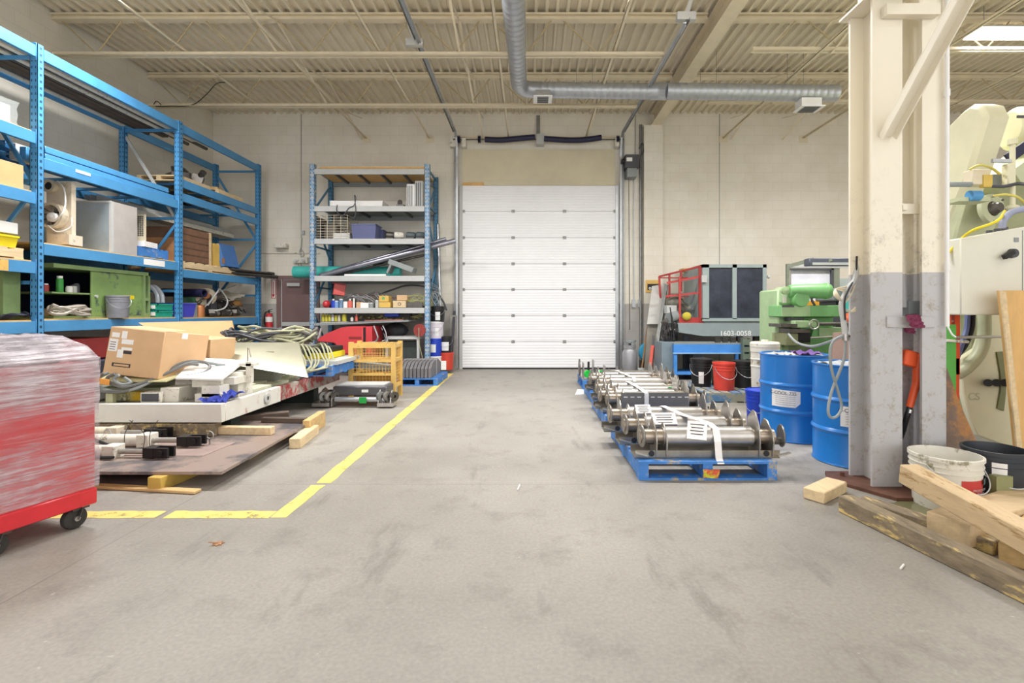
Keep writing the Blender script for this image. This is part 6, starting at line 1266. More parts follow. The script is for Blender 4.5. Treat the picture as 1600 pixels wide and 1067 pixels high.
# ---------------------------------------------------------------- blue table
t = thing('work_table', 'blue steel work table with a low shelf behind the roller pallets', 'table'); xa, xb_, ya, yb_ = 2.56, 3.92, 8.65, 9.2; zt_ = zp(536, ya)
part('top', B().box(xa, xb_, ya, yb_, zt_-.02, zt_), GREY, t); part('apron', B().box(xa, xb_, ya, ya+.03, zt_-.17, zt_-.02).box(xa, xa+.03, ya+.03, yb_, zt_-.17, zt_-.02), mat('table blue', '4c8fdc', .45), t)
part('apron_lip', B().box(xa-.02, xb_+.02, ya-.02, ya, zt_-.19, zt_-.17), mat('pale blue', '8fb4d8', .5), t)
for x in (xa, xb_-.06):
    for y in (ya, yb_-.06): part('leg', B().box(x, x+.06, y, y+.06, 0, zt_-.17), mat('table blue', '4c8fdc', .45), t)
part('lower_shelf', B().box(xa+.02, xb_-.02, ya+.01, yb_, .1, .14), mat('table blue', '', 1), t)
for i in range(4):
    x = at(1120+11*i, 0, 8.8).x; b = B(); fb(1118+12*i, 527, 1126+12*i, 535, 8.75, .05, b); one('small_clamp', b, STEELD, ['leftmost small dark clamp on the blue table', 'second small dark clamp from the left on the blue table', 'third small dark clamp on the blue table', 'rightmost small dark clamp on the blue table'][i], 'clamp', 'clamps on the blue table')
b = B(); [fb(1163, 531+11*k, 1171, 539+11*k, 8.55, .1, b) for k in range(5)]; fb(1161, 528, 1163, 592, 8.55, .1, b); fb(1171, 528, 1173, 592, 8.55, .1, b); one('perforated_stand', b, mat('grey green iron', '6c7a6c', .5), 'grey green slotted stand at the right end of the blue table', 'stand')
one('dark_bin', fb(1083, 565, 1100, 583, 8.9, .25), BLACK, 'dark bin on the low shelf of the blue table', 'bin'); one('grey_duct', fb(1083, 545, 1097, 562, 9.2, .2), GREY, 'grey duct piece behind the blue table', 'duct')
one('grey_locker', fb(1034, 535, 1052, 589, 8.75, .5), mat('locker grey', '7b8b93', .5), 'grey steel locker left of the blue table', 'locker', bev=.004)
# ---------------------------------------------------------------- grey machine with dark panels
Y0 = 9.1
t = thing('machine_enclosure', 'grey machine enclosure with two dark glass panels and a stencilled number', 'machine')
GM = mat('enclosure grey', '9aa7a6', .45, v=.06)
p, q = at(1098, 413, Y0), at(1198, 500, Y0)
b = B(); fw = .06
b.box(p.x, q.x, Y0, Y0+.06, p.z-fw, p.z).box(p.x, q.x, Y0, Y0+.06, q.z, q.z+fw*.6).box(p.x, p.x+.12, Y0, Y0+.06, q.z, p.z).box(q.x-.07, q.x, Y0, Y0+.06, q.z, p.z); m_ = (p.x+q.x)/2; b.box(m_-.04, m_+.04, Y0, Y0+.06, q.z, p.z); part('frame', b, GM, t)
for a, c in ((p.x+.12, m_-.04), (m_+.04, q.x-.07)): part('dark_panel', B().box(a, c, Y0+.03, Y0+.05, q.z+.03, p.z-fw), mat('dark panel', '3c404b', .25, v=.35, s=3), t)
[part('side_wall', B().box(x, x+.03, Y0+.06, 10.2, q.z, p.z), GM, t) for x in (p.x, q.x-.03)]; part('top', B().box(p.x, q.x, Y0+.06, 10.2, p.z-.03, p.z), GM, t)
a, c = at(1060, 503, Y0), at(1200, 525, Y0)
o = [(a.x-.02, a.z-.02), (at(1101, 0, Y0).x, a.z-.02), (at(1101, 0, Y0).x, q.z), (c.x, q.z), (c.x, c.z), (at(1098, 0, Y0).x, c.z), (a.x, c.z+.07)]
part('base', B().prism(o, Y0-.03, 10.2, 'y'), mat('base grey', '8b9799', .45, v=.08), t); part('ledge', B().box(at(1096, 0, Y0).x, c.x+.02, Y0-.06, Y0-.03, q.z-.02, q.z+.02), GM, t)
txt('1603-0058', .13, ((at(1148, 0, Y0).x), Y0-.032, at(0, 521, Y0).z), (90, 0, 0), WHITE, t, ext=.002, font_x=1.05)
part('switch_box', fb(1097, 430, 1105, 441, Y0-.06, .06), LGREY, t); part('side_knob', B().cyl(at(1199, 432, Y0), at(1202, 433, Y0), .03, n=10), LGREY, t); part('red_side', B().box(q.x, q.x+.02, Y0+.2, 10, q.z, p.z-.3), DRED, t)
b = B(); [b.box(x, x+.1, y, y+.1, 0, c.z) for x in (2.95, 4.3) for y in (9.3, 10.05)]; part('leg_frame', b, DGREY, t)
t = thing('red_guard_rail', 'red tubular guard rail frame attached left of the grey machine', 'guard rail')
YG = 9.2; RP = mat('rail red', 'b8413f', .45, v=.12)
def seg(x0, y0, x1_, y1_, Ya, Yb, r=.022): return (at(x0, y0, Ya), at(x1_, y1_, Yb), r)
for nm, segs in (('post', [seg(1095, 416, 1095, 505, YG, YG, .045), seg(1062, 432, 1062, 505, YG, YG), seg(1046, 429, 1046, 462, 9.9, 9.9), seg(1030, 432, 1032, 468, 9.9, 9.9), seg(1064, 425, 1064, 455, 9.9, 9.9)]),
                 ('rail', [seg(1030, 432, 1095, 416, 9.9, YG, .02), seg(1030, 434, 1095, 434, 9.95, 9.95, .015), seg(1042, 442, 1095, 432, 9.3, YG, .025), seg(1040, 463, 1095, 457, 9.3, YG), seg(1040, 465, 1095, 462, 9.9, 9.9, .012)])):
    for s in segs: part(nm, B().bar(s[0], s[1], s[2]*1.6), RP, t)
part('lower_panel', fb(1061, 496, 1094, 506, YG-.02, .04), RP, t)
t = thing('drive_unit', 'greasy motor and gear unit left of the grey machine', 'motor'); b = B()
part('motor_case', B().cyl(at(1045, 497, 9.15), at(1058, 493, 9.3), .1, n=16), GREY, t); part('upper_box', fb(1042, 477, 1058, 490, 9.25, .2), LGREY, t, bev=.01)
rr = random.Random(8); b = B()
for k in range(14): b.ob(at(rr.uniform(1036, 1060), rr.uniform(500, 528), rr.uniform(9.1, 9.4)), (rr.uniform(.04, .12), .08, rr.uniform(.04, .12)), (rr.uniform(0, 90), 0, rr.uniform(0, 90)))
part('gear_cluster', b, STEELD, t); b = B()
for k in range(5): b.tube([at(1040+2*k, 505, 9.1), at(1034+4*k, 520+5*k, 9.05), at(1046+2*k, 545, 9.05), at(1052, 530-5*k, 9.05), at(1047, 480, 9.1)], .009, n=6)
part('hoses', b, BLACK, t); part('support_leg', fb(1036, 528, 1056, 590, 9.3, .2), DGREY, t)
one('grey_sack', B().cloth([at(1043, 462, 9.4), at(1052, 462, 9.4), at(1082, 480, 9.3), at(1070, 486, 9.3)], 8, 8, .05, 5).ball(at(1055, 472, 9.4), .14, sc=(1.2, .7, .9)), mat('sack', '77756a', .8, v=.4), 'grey green rag bundle on top of the greasy motor unit', 'rag bundle')
one('yellow_cloth', B().ball(at(1073, 494, 9.15), .08, sc=(1.1, .6, 1.0)), mat('yellow cloth', 'c8b83f', .8, v=.2), 'yellow cloth hanging on the red rail panel', 'cloth')
one('steel_box', fb(1058, 476, 1093, 496, 9.6, .3), GREY, 'grey steel box behind the red guard rail', 'metal box'); 
# leaning things by the pilaster
def slab(lab, nm, P, d, m, cat):
    v = [Vector(p) for p in P]; d = Vector(d); return one(nm, B().raw([*v, *[p+d for p in v]], [(0, 1, 2, 3), (7, 6, 5, 4), (0, 4, 5, 1), (1, 5, 6, 2), (2, 6, 7, 3), (3, 7, 4, 0)]), m, lab, cat)
slab('pale grey steel door panel leaning against the pilaster', 'steel_sheet', [at(1011, 506, 9.6), at(1029, 506, 9.6), at(1041, 443, 10.05), at(1019, 447, 10.05)], (.0, .03, .0), mat('panel grey', 'c4c2bd', .45, v=.08), 'panel')
slab('dull grey board leaning under the pale steel panel', 'leaning_board', [at(1006, 585, 9.45), at(1018, 585, 9.45), at(1028, 507, 9.7), at(1012, 507, 9.7)], (0, .03, 0), mat('board grey', '8f8a80', .5, v=.2), 'board')
one('leaning_bar', B().bar(at(1019, 590, 9.2), at(1041, 445, 9.85), .07, .05), GALVD, 'grey steel channel leaning in front of the pale panel', 'steel channel')
one('wooden_stick', B().cyl(at(1003, 575, 9.3), at(1012, 508, 9.9), .018, n=8), mat('brown handle', '8a6a44', .6), 'thin brown wooden handle leaning by the gas bottle', 'handle')
t = thing('sledge_hammer', 'red handled tool leaning between the boards', 'tool'); part('handle', B().bar(at(1015, 583, 9.15), at(1020, 540, 9.35), .06, .04), mat('tool red', 'd4452e', .45), t); part('shaft', B().bar(at(1020, 540, 9.35), at(1021, 524, 9.42), .04, .03), DGREY, t)
one('shovel_blade', B().bar(at(1005, 590, 9.0), at(1001, 575, 9.1), .12, .02), GALVD, 'grey shovel blade standing at the foot of the handle', 'shovel')
t = thing('blue_fan', 'turquoise round fan housing behind the gas bottle', 'fan'); c = at(1012, 550, 9.8); part('housing', B().lathe([(0, 0), (.18, 0), (.2, .04), (.18, .1), (0, .12)], c, ax=(0, -1, 0), n=28), mat('turquoise', '2f9ac4', .4), t); part('hub', B().lathe([(0, .12), (.05, .12), (.05, .15), (0, .15)], c, ax=(0, -1, 0), n=14), mat('light turquoise', '5fbcd8', .4), t)
part('stand', B().box(c.x-.15, c.x+.15, 9.75, 9.9, 0, c.z-.17), BLACK, t)
t = thing('gas_bottle', 'grey propane gas bottle on the floor right of the white door', 'gas bottle'); c = Vector((at(984, 0, 9.6).x, 9.6, 0)); h = zp(543, 9.6)
part('body', B().lathe([(0, .03), (.11, .03), (.145, .1), (.145, h-.1), (.11, h-.03), (.04, h), (0, h)], c, n=30), mat('gas grey', 'a1a1a6', .4, .3, v=.06), t); part('foot_ring', B().lathe([(.11, 0), (.12, 0), (.12, .06), (.11, .06)], c), GREY, t)
b = B().lathe([(.11, h-.02), (.115, h-.02), (.12, h+.05), (.115, h+.05), (.11, h-.02)], c, n=30); part('collar', b, mat('gas grey', '', 1), t)
b = B(); [b.box(c.x+.1*math.cos(a)-.02, c.x+.1*math.cos(a)+.02, c.y+.1*math.sin(a)-.01, c.y+.1*math.sin(a)+.01, h+.04, h+.13) for a in [k*1.57+.3 for k in range(4)]]; b.lathe([(.1, h+.12), (.12, h+.12), (.12, h+.15), (.1, h+.15), (.1, h+.12)], c, n=30); part('guard', b, GREY, t); part('valve', B().cyl(c+Vector((0, 0, h)), c+Vector((0, 0, h+.09)), .025, n=10), STEELD, t)
# wooden shelves behind
one('wooden_board', fb(1068, 419, 1098, 424, 10.0, .3), PLY, 'wooden board on top of the red guard rail by the wall', 'board'); one('wooden_bench', B().box(4.45, 5.6, 8.6, 9.4, .62, .68).box(4.5, 4.6, 8.65, 8.75, 0, .62).box(4.5, 4.6, 9.25, 9.35, 0, .62).box(5.4, 5.5, 8.65, 8.75, 0, .62).box(5.4, 5.5, 9.25, 9.35, 0, .62), WOOD, 'rough wooden bench behind the green milling machine', 'bench')
for x0, x1_, y0, y1_, Y, m, lab in ((1203, 1216, 455, 491, 9.2, CARD, 'tall brown carton on the cabinet behind the milling machine'), (1197, 1204, 459, 488, 9.3, WOODP, 'pale carton left of the tall brown carton'), (1198, 1222, 493, 500, 9.1, CARDB, 'flat brown box under the tall carton'), (1212, 1222, 500, 522, 9.1, OFFW, 'off white tube box behind the milling machine'), (1200, 1212, 500, 524, 9.1, WOOD, 'brown wooden block left of the off white box')):
    t = carton('carton', lab, at(x0, 0, Y).x, at(x1_, 0, Y).x, Y, Y+.22, zp(y1_, Y), zp(y0, Y), m=m, group='cartons behind the milling machine')
one('wooden_cabinet', B().box(at(1196, 0, 9.35).x, at(1225, 0, 9.35).x, 9.35, 9.8, .68, zp(491, 9.3)), WOODG, 'dark wooden cabinet carrying the cartons', 'cabinet')
# steel frame with white panel behind the mill
t = thing('panel_frame', 'steel frame holding a white panel behind the green milling machine', 'frame'); Y = 7.6
b = B(); fb(1230, 412, 1234, 500, Y, .05, b); part('left_post', b, mat('frame olive', '7f8474', .5), t)
part('white_panel', fb(1236, 421, 1299, 470, Y+.04, .02), mat('panel white', 'e9e9f2', .4), t); part('orange_strip', fb(1252, 470, 1299, 477, Y+.04, .02), mat('amber', 'd9a032', .5), t)
b = B(); fb(1299, 419, 1303, 500, Y, .05, b); fb(1234, 419, 1303, 421.5, Y, .05, b); part('dark_edge', b, DGREY, t); part('top_rail', fb(1234, 412, 1338, 418, Y, .05), LGREY, t); part('right_post', fb(1303, 419, 1312, 500, Y+.01, .05), mat('frame olive', '', 1), t)
b = B(); [fb(1231, 500, 1235, 609, Y, .05, b), fb(1308, 500, 1312, 609, Y, .05, b)]; part('legs', b, DGREY, t); part('louvre', fb(1312, 435, 1336, 452, Y+.02, .1), mat('louvre grey', 'a7b0ac', .5), t)
b = B().bar(at(1232, 416, 7.2), at(1272, 405, 7.0), .04, .05); b.bar(at(1262, 414, 7.0), at(1300, 406, 6.9), .03, .04); t2 = thing('folding_lamp', 'dark folding lamp arm reaching towards the column', 'lamp'); part('arm', b, mat('frame olive', '', 1), t2); part('lamp_head', fb(1265, 403, 1345, 415, 6.9, .15), mat('lamp slate', '585c68', .4), t2, bev=.01); part('lamp_underside', fb(1270, 410, 1345, 414, 6.89, .01), LGREY, t2)
part('pivot_post', B().cyl(at(1231, 416, 7.2), at(1231, 575, 7.2), .02, n=8), mat('frame olive', '', 1), t2)
one('grey_housing', fb(1305, 450, 1345, 470, 6.9, .5), GREY, 'grey machine housing behind the hanging leads by the column', 'machine', bev=.02); one('teal_motor', B().cyl(at(1325, 480, 6.6), at(1345, 484, 6.6), .12, n=16), TEAL, 'teal motor body behind the hanging leads', 'motor'); one('orange_ball', B().ball(at(1328, 500, 6.4), .1), ORNG, 'orange round object behind the milling machine bar', 'cover')
one('housing_stand', fb(1306, 470, 1345, 619.4, 7.0, .4), DGREY, 'dark stand under the grey machine housing', 'stand'); one('motor_shelf', fb(1318, 488, 1350, 508, 6.5, .3), DGREY, 'dark ledge under the orange round object', 'ledge')
# ---------------------------------------------------------------- green milling machine
t = thing('milling_machine', 'green vertical milling machine behind the blue drums', 'machine tool'); Y = 6.0
LG = mat('mill light green', '9fbb8c', .4, v=.14, s=5); MG = mat('mill green', '74ae6c', .38, v=.14, s=4)
part('column', fb(1215, 452, 1238, 561, Y+.1, .5), LG, t, bev=.02)
part('turret', B().lathe([(0, -.1), (.09, -.1), (.1, -.09), (.1, .1), (.09, .12), (0, .12)], at(1245, 467, Y+.02), ax=(0, -1, 0), n=28), MG, t)
part('head_block', fb(1224, 448, 1256, 477, Y, .3), LG, t, bev=.04)
b = B().lathe([(0, 0), (.065, 0), (.075, .01), (.085, .1), (.092, .42), (.1, .43), (.1, .46), (.085, .49), (0, .495)], at(1232, 455, Y-.02), ax=(1, -.05, 0), n=30); part('motor', b, MG, t)
part('end_cap', B().lathe([(0, 0), (.05, 0), (.05, .04), (0, .05)], at(1226, 454, Y-.02), ax=(0, -1, 0), n=18), LG, t); part('sight_plate', fb(1223, 463, 1229, 473, Y-.006, .006), OFFW, t)
part('ram', fb(1222, 477, 1315, 495, Y-.05, .35), MG, t, bev=.008); part('ram_front', fb(1222, 477, 1266, 494, Y-.06, .01), LG, t); part('ram_slot', fb(1222, 477, 1241, 480, Y-.066, .006), DGREY, t)
part('lower_body', fb(1250, 495, 1302, 530, Y+.1, .35), MG, t, bev=.01); part('dark_recess', fb(1232, 496, 1256, 502, Y-.02, .1), DGREY, t)
part('cable', B().tube([at(1267, 462, Y-.05), at(1269, 470, Y-.06), at(1273, 477, Y-.05)], .014, n=8), DGREY, t)
part('table', fb(1220, 506, 1246, 511, Y-.15, .3), STEELD, t); part('table_block', fb(1242, 501, 1265, 512, Y-.14, .25), LG, t, bev=.006); part('slide', fb(1234, 514, 1266, 520, Y-.15, .35), STEELD, t); part('long_bar', B().cyl(at(1278, 506, Y-.1), at(1340, 506, Y-.1), .022, n=12), STEELD, t); part('apron', fb(1280, 512, 1325, 525, Y, .3), LG, t)
part('knee', fb(1228, 520, 1248, 540, Y-.1, .35), mat('knee olive', '8b9068', .5, v=.2), t, bev=.01); part('knee_lower', fb(1232, 533, 1266, 548, Y-.05, .35), mat('knee dark', '67774e', .5, v=.2), t)
part('gear_cluster', fb(1248, 515, 1266, 535, Y-.08, .2), BLACK, t)
c = at(1272, 507, Y-.2); part('hand_wheel', B().tube([c+Vector((.055*math.cos(a), 0, .055*math.sin(a))) for a in [k*.628 for k in range(10)]], .01, n=8, closed=True, sm=2), STEEL, t); part('wheel_hub', B().cyl(c, c+Vector((0, .15, 0)), .035, n=16), LG, t)
o = [(at(x, y, Y).x, at(x, y, Y).z) for x, y in ((1274, 510), (1284, 510), (1300, 530), (1312, 620), (1312, 641), (1245, 641), (1265, 540))]; part('base', B().prism(o, Y+.02, Y+.55, 'y'), MG, t)
part('hand_lever', B().cyl(at(1266, 528, Y-.15), at(1300, 526, Y-.15), .012, n=8), STEEL, t)
slab('brown steel sheet leaning right of the milling machine base', 'brown_sheet', [at(1298, 600, 5.3), at(1350, 600, 5.3), at(1350, 516, 5.6), at(1303, 520, 5.6)], (0, .02, 0), mat('brown sheet', '8a7168', .55, .1, v=.12), 'metal sheet'); one('sheet_rest', fb(1300, 600, 1350, 650, 5.45, .3), DGREY, 'dark block on which the brown steel sheet stands', 'block')
# ---------------------------------------------------------------- timbers, pails near the column
BM = lambda nm, lab, p, q, a, b_, m, cat='wood beam': one(nm, B().bar(p, q, a, b_), m, lab, cat, None, bev=.006)
BM('wood_block', 'short pale wood block lying alone on the floor by the column', (1.825, 3.13, .037), (2.1, 3.33, .037), .13, .074, WOODP, 'wood block')
BM('timber', 'long weathered split timber lying on the floor at the lower right', (1.93, 2.98, .05), (2.16, 1.75, .05), .1, .1, WOODD)
BM('timber', 'thinner weathered board behind the long split timber', (2.06, 3.03, .035), (2.36, 2.45, .035), .1, .07, WOODD)
BM('timber', 'thick pale timber leaning over the other timbers towards the white pail', (2.19, 2.82, .285), (2.24, 1.75, .16), .11, .11, mat('pale timber', 'c9b08a', .7, v=.14, s=4, st=(6, 1, 6), wear=('9a7a50', .36, 4), bump=.3))
BM('timber', 'wide pale plank crossing under the leaning timber', (2.2, 2.56, .075), (3.3, 3.05, .075), .2, .12, mat('plank pale', 'cdb48e', .7, v=.15, s=4, st=(1, 6, 6), bump=.3))
BM('timber', 'brown timber lying behind the wide pale plank', (2.3, 2.32, .055), (2.9, 2.75, .055), .1, .1, WOOD)
b = B(); o = []
for k in range(28):
    a = 2*math.pi*k/28; r_ = 1+.18*math.sin(3*a)+.1*math.cos(5*a+1); o.append((2.32+.34*r_*math.cos(a), 2.88+.3*r_*math.sin(a)))
WT = bpy.data.materials.new('puddle water'); WT.use_nodes = True; bb = WT.node_tree.nodes['Principled BSDF']; bb.inputs['Base Color'].default_value = lin('6d6a4c'); bb.inputs['Roughness'].default_value = .06
one('water_puddle', B().prism(o, .0005, .0025, 'z'), WT, 'wet olive puddle on the floor in front of the column base', 'puddle')
t = pail('plastic_pail', 'big stained white plastic pail with a red label beside the column', (2.62, 3.07, .0), .185, .33, mat('stained white pail', 'dcd8cc', .45, v=.06, wear=('8f8a72', .36, 10)), lab=(1.3, .1, .21, mat('label red', 'c03a38', .5), 22), hr=10, hm=LGREY)
def wraptxt(s, size, c, r, a0, z, m):
    o = txt(s, size, (0, 0, 0), (90, 0, 0), m, t)
    for v in o.data.vertices:
        a = a0+v.co.x/r; v.co = Vector((c[0]+r*math.sin(a), c[1]-r*math.cos(a), c[2]+z+v.co.z))
wraptxt('PROFESSIONAL', .02, (2.62, 3.07, 0), .186, R(24), .155, WHITE); wraptxt('POWER', .02, (2.62, 3.07, 0), .186, R(22), .135, WHITE)
part('label_picture', B().raw([(2.62+.187*math.sin(R(a)), 3.07-.187*math.cos(R(a)), z) for a, z in ((30, .18), (50, .18), (50, .215), (30, .215))], [(0, 1, 2, 3)]), mat('label teal', '46605c', .5), t)
t = pail('plastic_pail', 'big black plastic pail with a white measuring label at the right edge', (2.98, 3.12, .0), .165, .35, mat('black pail', '2f333a', .4, v=.15), hr=-10, hm=LGREY)
vs = []; 
for k in range(6):
    a = R(-48+k*5)
    for z in (.05, .29): vs.append(Vector((2.98+.1545*math.sin(a)*(1+.3*(z-.05)), 3.12-.1545*math.cos(a)*(1+.3*(z-.05)), z)))
part('paper_label', B().raw(vs, [(2*k, 2*k+2, 2*k+3, 2*k+1) for k in range(5)]), PAPT, t)
one('olive_board', B().box(2.83, 2.93, 2.95, 3.0, 0, .22), mat('olive board', '8b8b60', .6, v=.15), 'small olive board standing between the two big pails', 'board')
# ---------------------------------------------------------------- press brake
t = thing('press_brake', 'large pale green press brake machine at the right edge', 'press')
CR = mat('press cream', 'dcd8b8', .4, v=.05); PG = mat('press sage', 'bfc3a0', .4, v=.1)
part('upper_guard', B().prism([(4.37, 2.97), (4.42, 3.09), (4.52, 3.15), (4.62, 3.13), (5.4, 2.75), (5.6, 1.6), (4.86, 1.9), (4.78, 2.05), (4.53, 2.55)], 4.1, 4.34, 'x'), CR, t, bev=.035)
part('lower_arc', B().prism([(4.6, 2.3), (4.75, 2.32), (5.0, 1.9), (5.5, 1.6), (5.5, 1.3), (4.95, 1.62), (4.75, 1.85)], 4.12, 4.5, 'x'), PG, t, bev=.02)
part('rear_body', B().box(4.45, 6.2, 4.9, 6.5, .05, 2.6), mat('press olive', '9a9d76', .5, v=.15), t); part('top_cylinder', B().lathe([(0, 0), (.16, 0), (.2, .05), (.2, .5), (0, .5)], (4.62, 4.7, 2.98), ax=(1, -.15, .02), n=28), CR, t)
part('slot_plate', fb(1590, 180, 1604, 184, 4.45, .01), DGREY, t); part('upper_slab', B().ob((4.75, 4.7, 2.65), (.7, .5, .16), (0, -35, 0)), PG, t); part('dark_gap', B().ob((4.5, 4.42, 2.72), (.4, .02, .09), (0, -35, 0)), NAVY, t)
c = at(1545, 328, 4.55); part('flange_ring', B().lathe([(.07, 0), (.14, 0), (.14, .04), (.07, .04), (.07, 0)], c, ax=(.2, -1, .1), n=28), PG, t); part('flange_core', B().lathe([(0, .03), (.07, .03), (.04, .1), (0, .1)], c, ax=(.2, -1, .1), n=20), STEELD, t)
b = B(); [b.cyl(c+Vector((.115*math.cos(a), -.045, .115*math.sin(a))), c+Vector((.115*math.cos(a), -.055, .115*math.sin(a))), .01, n=6) for a in [k*.785 for k in range(8)]]; part('flange_bolts', b, DGREY, t)
part('limit_switch', fb(1520, 264, 1548, 288, 4.2, .1), CREAM, t, bev=.005); part('yellow_plate', fb(1537, 273, 1551, 292, 4.19, .04), mat('switch yellow', 'd8b85a', .5), t); part('coil', fb(1551, 272, 1568, 290, 4.22, .08), GREY, t, bev=.005)
part('rod_lever', B().cyl(at(1476, 288, 4.1), at(1516, 288, 4.2), .022, n=10), GREY, t); part('blue_band', B().cyl(at(1514, 306, 4.15), at(1530, 306, 4.15), .045, n=12), mat('band blue', '4f8ec0', .4), t); part('bracket_plate', fb(1498, 308, 1548, 314, 4.15, .15), PG, t)
part('vertical_rod', B().cyl(at(1582, 225, 4.15), at(1582, 325, 4.15), .02, n=10), CR, t); part('rod_clamp', fb(1575, 255, 1588, 290, 4.1, .06), CR, t, bev=.006); part('rod_foot', B().ball(at(1582, 324, 4.15), .04, sc=(1.4, 1, .6)), CR, t); part('rod_cross', B().bar(at(1550, 251, 4.15), at(1584, 252, 4.15), .02, .03), GALV, t)
part('rod_cap', B().cyl(at(1582, 218, 4.15), at(1582, 226, 4.15), .035, n=12), CR, t)
part('side_frame', B().prism([(at(x, y, 4.3).x, at(x, y, 4.3).z) for x, y in ((1504, 480), (1660, 480), (1660, 715), (1590, 701), (1560, 692), (1528, 680), (1516, 655), (1505, 610), (1503, 560), (1527, 545), (1536, 520), (1536, 492), (1506, 492))], 4.3, 4.36, 'y'), CR, t, bev=.008)
part('curved_pipe', B().tube([at(1538, 490, 4.25), at(1537, 530, 4.25), at(1528, 555, 4.25), at(1510, 575, 4.25), at(1494, 585, 4.3)], .05, n=14), PG, t)
part('slot', B().prism([(at(x, y, 4.29).x, at(x, y, 4.29).z) for x, y in ((1557, 550), (1566, 549), (1570, 565), (1572, 590), (1571, 615), (1568, 642), (1558, 638), (1563, 610), (1563, 585))], 4.285, 4.3, 'y'), mat('slot olive', '7d8058', .5), t)
for px in (1544, 1557, 1571): part('black_knob', B().cyl(at(px, 598, 4.2), at(px, 598, 4.32), .032, n=14), BLACK, t)
txt('CS', .09, at(1522, 620, 4.296), (90, 0, 0), PG, t, ext=.002)
for a in (0, 1): part('hydraulic_hose', B().tube([at(1520-8*a, 492, 4.2), at(1518-8*a, 515, 4.2), at(1508-6*a, 540, 4.2), at(1494, 558+5*a, 4.3)], .02, n=8), [BLACK, mat('hose blue', '6d7aa5', .5)][a], t)
part('handrail_rod', B().cyl(at(1478, 532, 3.9), at(1512, 534, 4.1), .012, n=8), OFFW, t); part('hook_bracket', B().cyl(at(1490, 527, 4.0), at(1567, 526, 4.2), .012, n=8), STEEL, t)
b = B().tube([at(1476, 402, 4.0), at(1500, 375, 3.95), at(1520, 360, 3.85), at(1548, 350, 3.82), at(1562, 342, 3.85), at(1570, 330, 4.0)], .011, n=8); part('yellow_cable', b, YEL, t)
b = B().tube([at(1515, 265, 4.15), at(1530, 258, 4.12), at(1548, 262, 4.12), at(1562, 272, 4.15)], .01, n=8); b.tube([at(1552, 306, 4.1), at(1572, 304, 4.05), at(1590, 308, 4.0), at(1602, 318, 4.0)], .01, n=8); part('yellow_lead', b, mat('lead yellow', 'cdbf62', .5), t)
b = B().tube([at(1566, 356, 3.9), at(1568, 345, 3.9), at(1580, 332, 3.9), at(1602, 326, 3.9)], .025, n=10); part('grey_conduit', b, mat('conduit lilac', '9a9fb8', .45), t)
b = B().tube([at(1602, 288, 4.0), at(1590, 287, 4.05), at(1570, 291, 4.1), at(1550, 291, 4.15)], .014, n=8); part('black_lead', b, DGREY, t)
t = thing('control_box', 'cream electrical control box with a black rotary switch on the press brake', 'control box'); p, q = at(1501, 372, 3.9), at(1612, 492, 3.9)
part('case', B().prism([(p.x, q.z), (q.x, q.z), (q.x, at(0, 352, 3.9).z), (p.x, p.z)], 3.9, 4.18, 'y'), mat('box cream', 'dedbcb', .45, v=.03), t, bev=.008)
part('edge_line', fb(1597.5, 360, 1598.5, 492, 3.897, .003), GREY, t); part('switch_base', B().lathe([(0, 0), (.038, 0), (.035, .03), (0, .03)], at(1580, 396, 3.9), ax=(0, -1, 0), n=20), DGREY, t); part('switch_handle', B().bar(at(1583, 393, 3.86), at(1569, 402, 3.85), .03, .035), BLACK, t); part('small_plate', fb(1585, 371, 1592, 378, 3.895, .005), GREY, t)
b = B(); [b.cyl(at(1546+12*k, 365-2.5*k, 4.0), at(1546+12*k, 360-2.5*k, 4.0), .022, n=8) for k in range(3)]; part('cable_glands', b, DGREY, t)
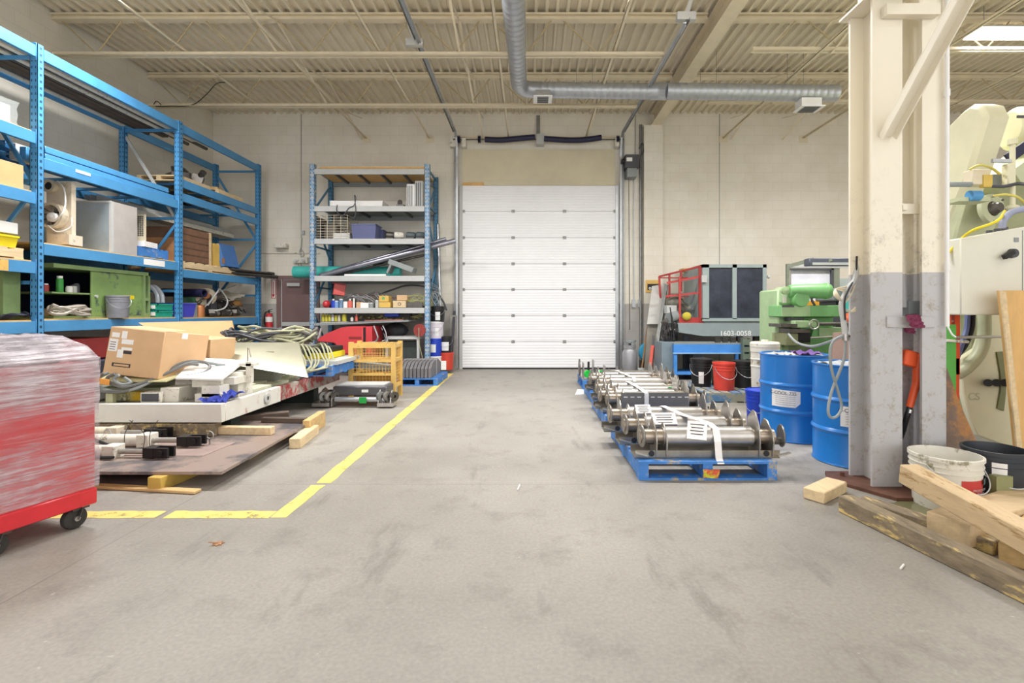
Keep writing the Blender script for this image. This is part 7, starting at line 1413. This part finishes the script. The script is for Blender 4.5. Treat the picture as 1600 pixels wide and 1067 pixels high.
slab('pale plywood sheet standing on edge in front of the press brake', 'plywood_sheet', [at(1589, 703, 3.75), at(1680, 740, 3.75), at(1680, 453, 3.75), at(1563, 454, 3.75)], (.0, .03, 0), PLY, 'plywood'); one('sheet_edge', B().prism([(at(x, y, 3.74).x, at(x, y, 3.74).z) for x, y in ((1563, 454), (1571, 456), (1597, 705), (1589, 703))], 3.735, 3.749, 'y'), WOODP, 'pale edge strip along the plywood sheet', 'wood strip')
t = thing('orange_ladder', 'orange fibreglass ladder folded behind the narrow column', 'ladder'); OR = mat('ladder orange', 'd9512c', .4)
for x0, x1_, yb2 in ((1477, 1487, 508), (1492, 1500, 525)): part('rail', fb(x0, 442, x1_, yb2+60, 4.05, .04), OR, t)
part('top_cap', fb(1478, 442, 1497, 448, 4.04, .06), OR, t); part('inner_rail', fb(1487, 446, 1495, 480, 4.08, .02), mat('ladder brown', 'a5652a', .5), t)
for y in (470, 485, 500): part('rung', fb(1486, y, 1493, y+3, 4.06, .04), STEEL, t)
part('foot', B().box(at(1479, 0, 4.05).x, at(1499, 0, 4.05).x, 4.05, 4.09, 0, zp(560, 4.05)), OR, t)
one('green_post', fb(1476, 507, 1494, 720, 3.98, .05), mat('post green', '4f9e3a', .4, v=.12), 'bright green machine post behind the narrow column', 'post')
slab('brown stained steel sheet leaning behind the white pail', 'stained_sheet', [at(1450, 740, 3.62), at(1545, 735, 3.62), at(1500, 630, 3.8), at(1474, 560, 3.9)], (0, .02, 0), mat('stained brown', '6f5a4c', .5, .2, v=.3, s=3, wear=('a5713a', .42, 2)), 'metal sheet')
one('pale_wood_scrap', B().box(at(1525, 0, 3.9).x, at(1550, 0, 3.9).x, 3.9, 4.1, 0, .1), WOODP, 'pale wood scrap under the press brake frame', 'wood scrap')
b = B().tube([at(240, 163, 8.6), at(245, 158, 8.6), at(252, 165, 8.6), at(243, 166, 8.6), at(265, 166, 8.6), at(300, 164, 8.6), at(322, 148, 8.6), at(338, 131, 8.6), at(352, 129, 8.6)], .007, n=6); one('black_wire', b, BLACK, 'black wire drooping from the roof joist above the blue rack', 'wire')
settle()
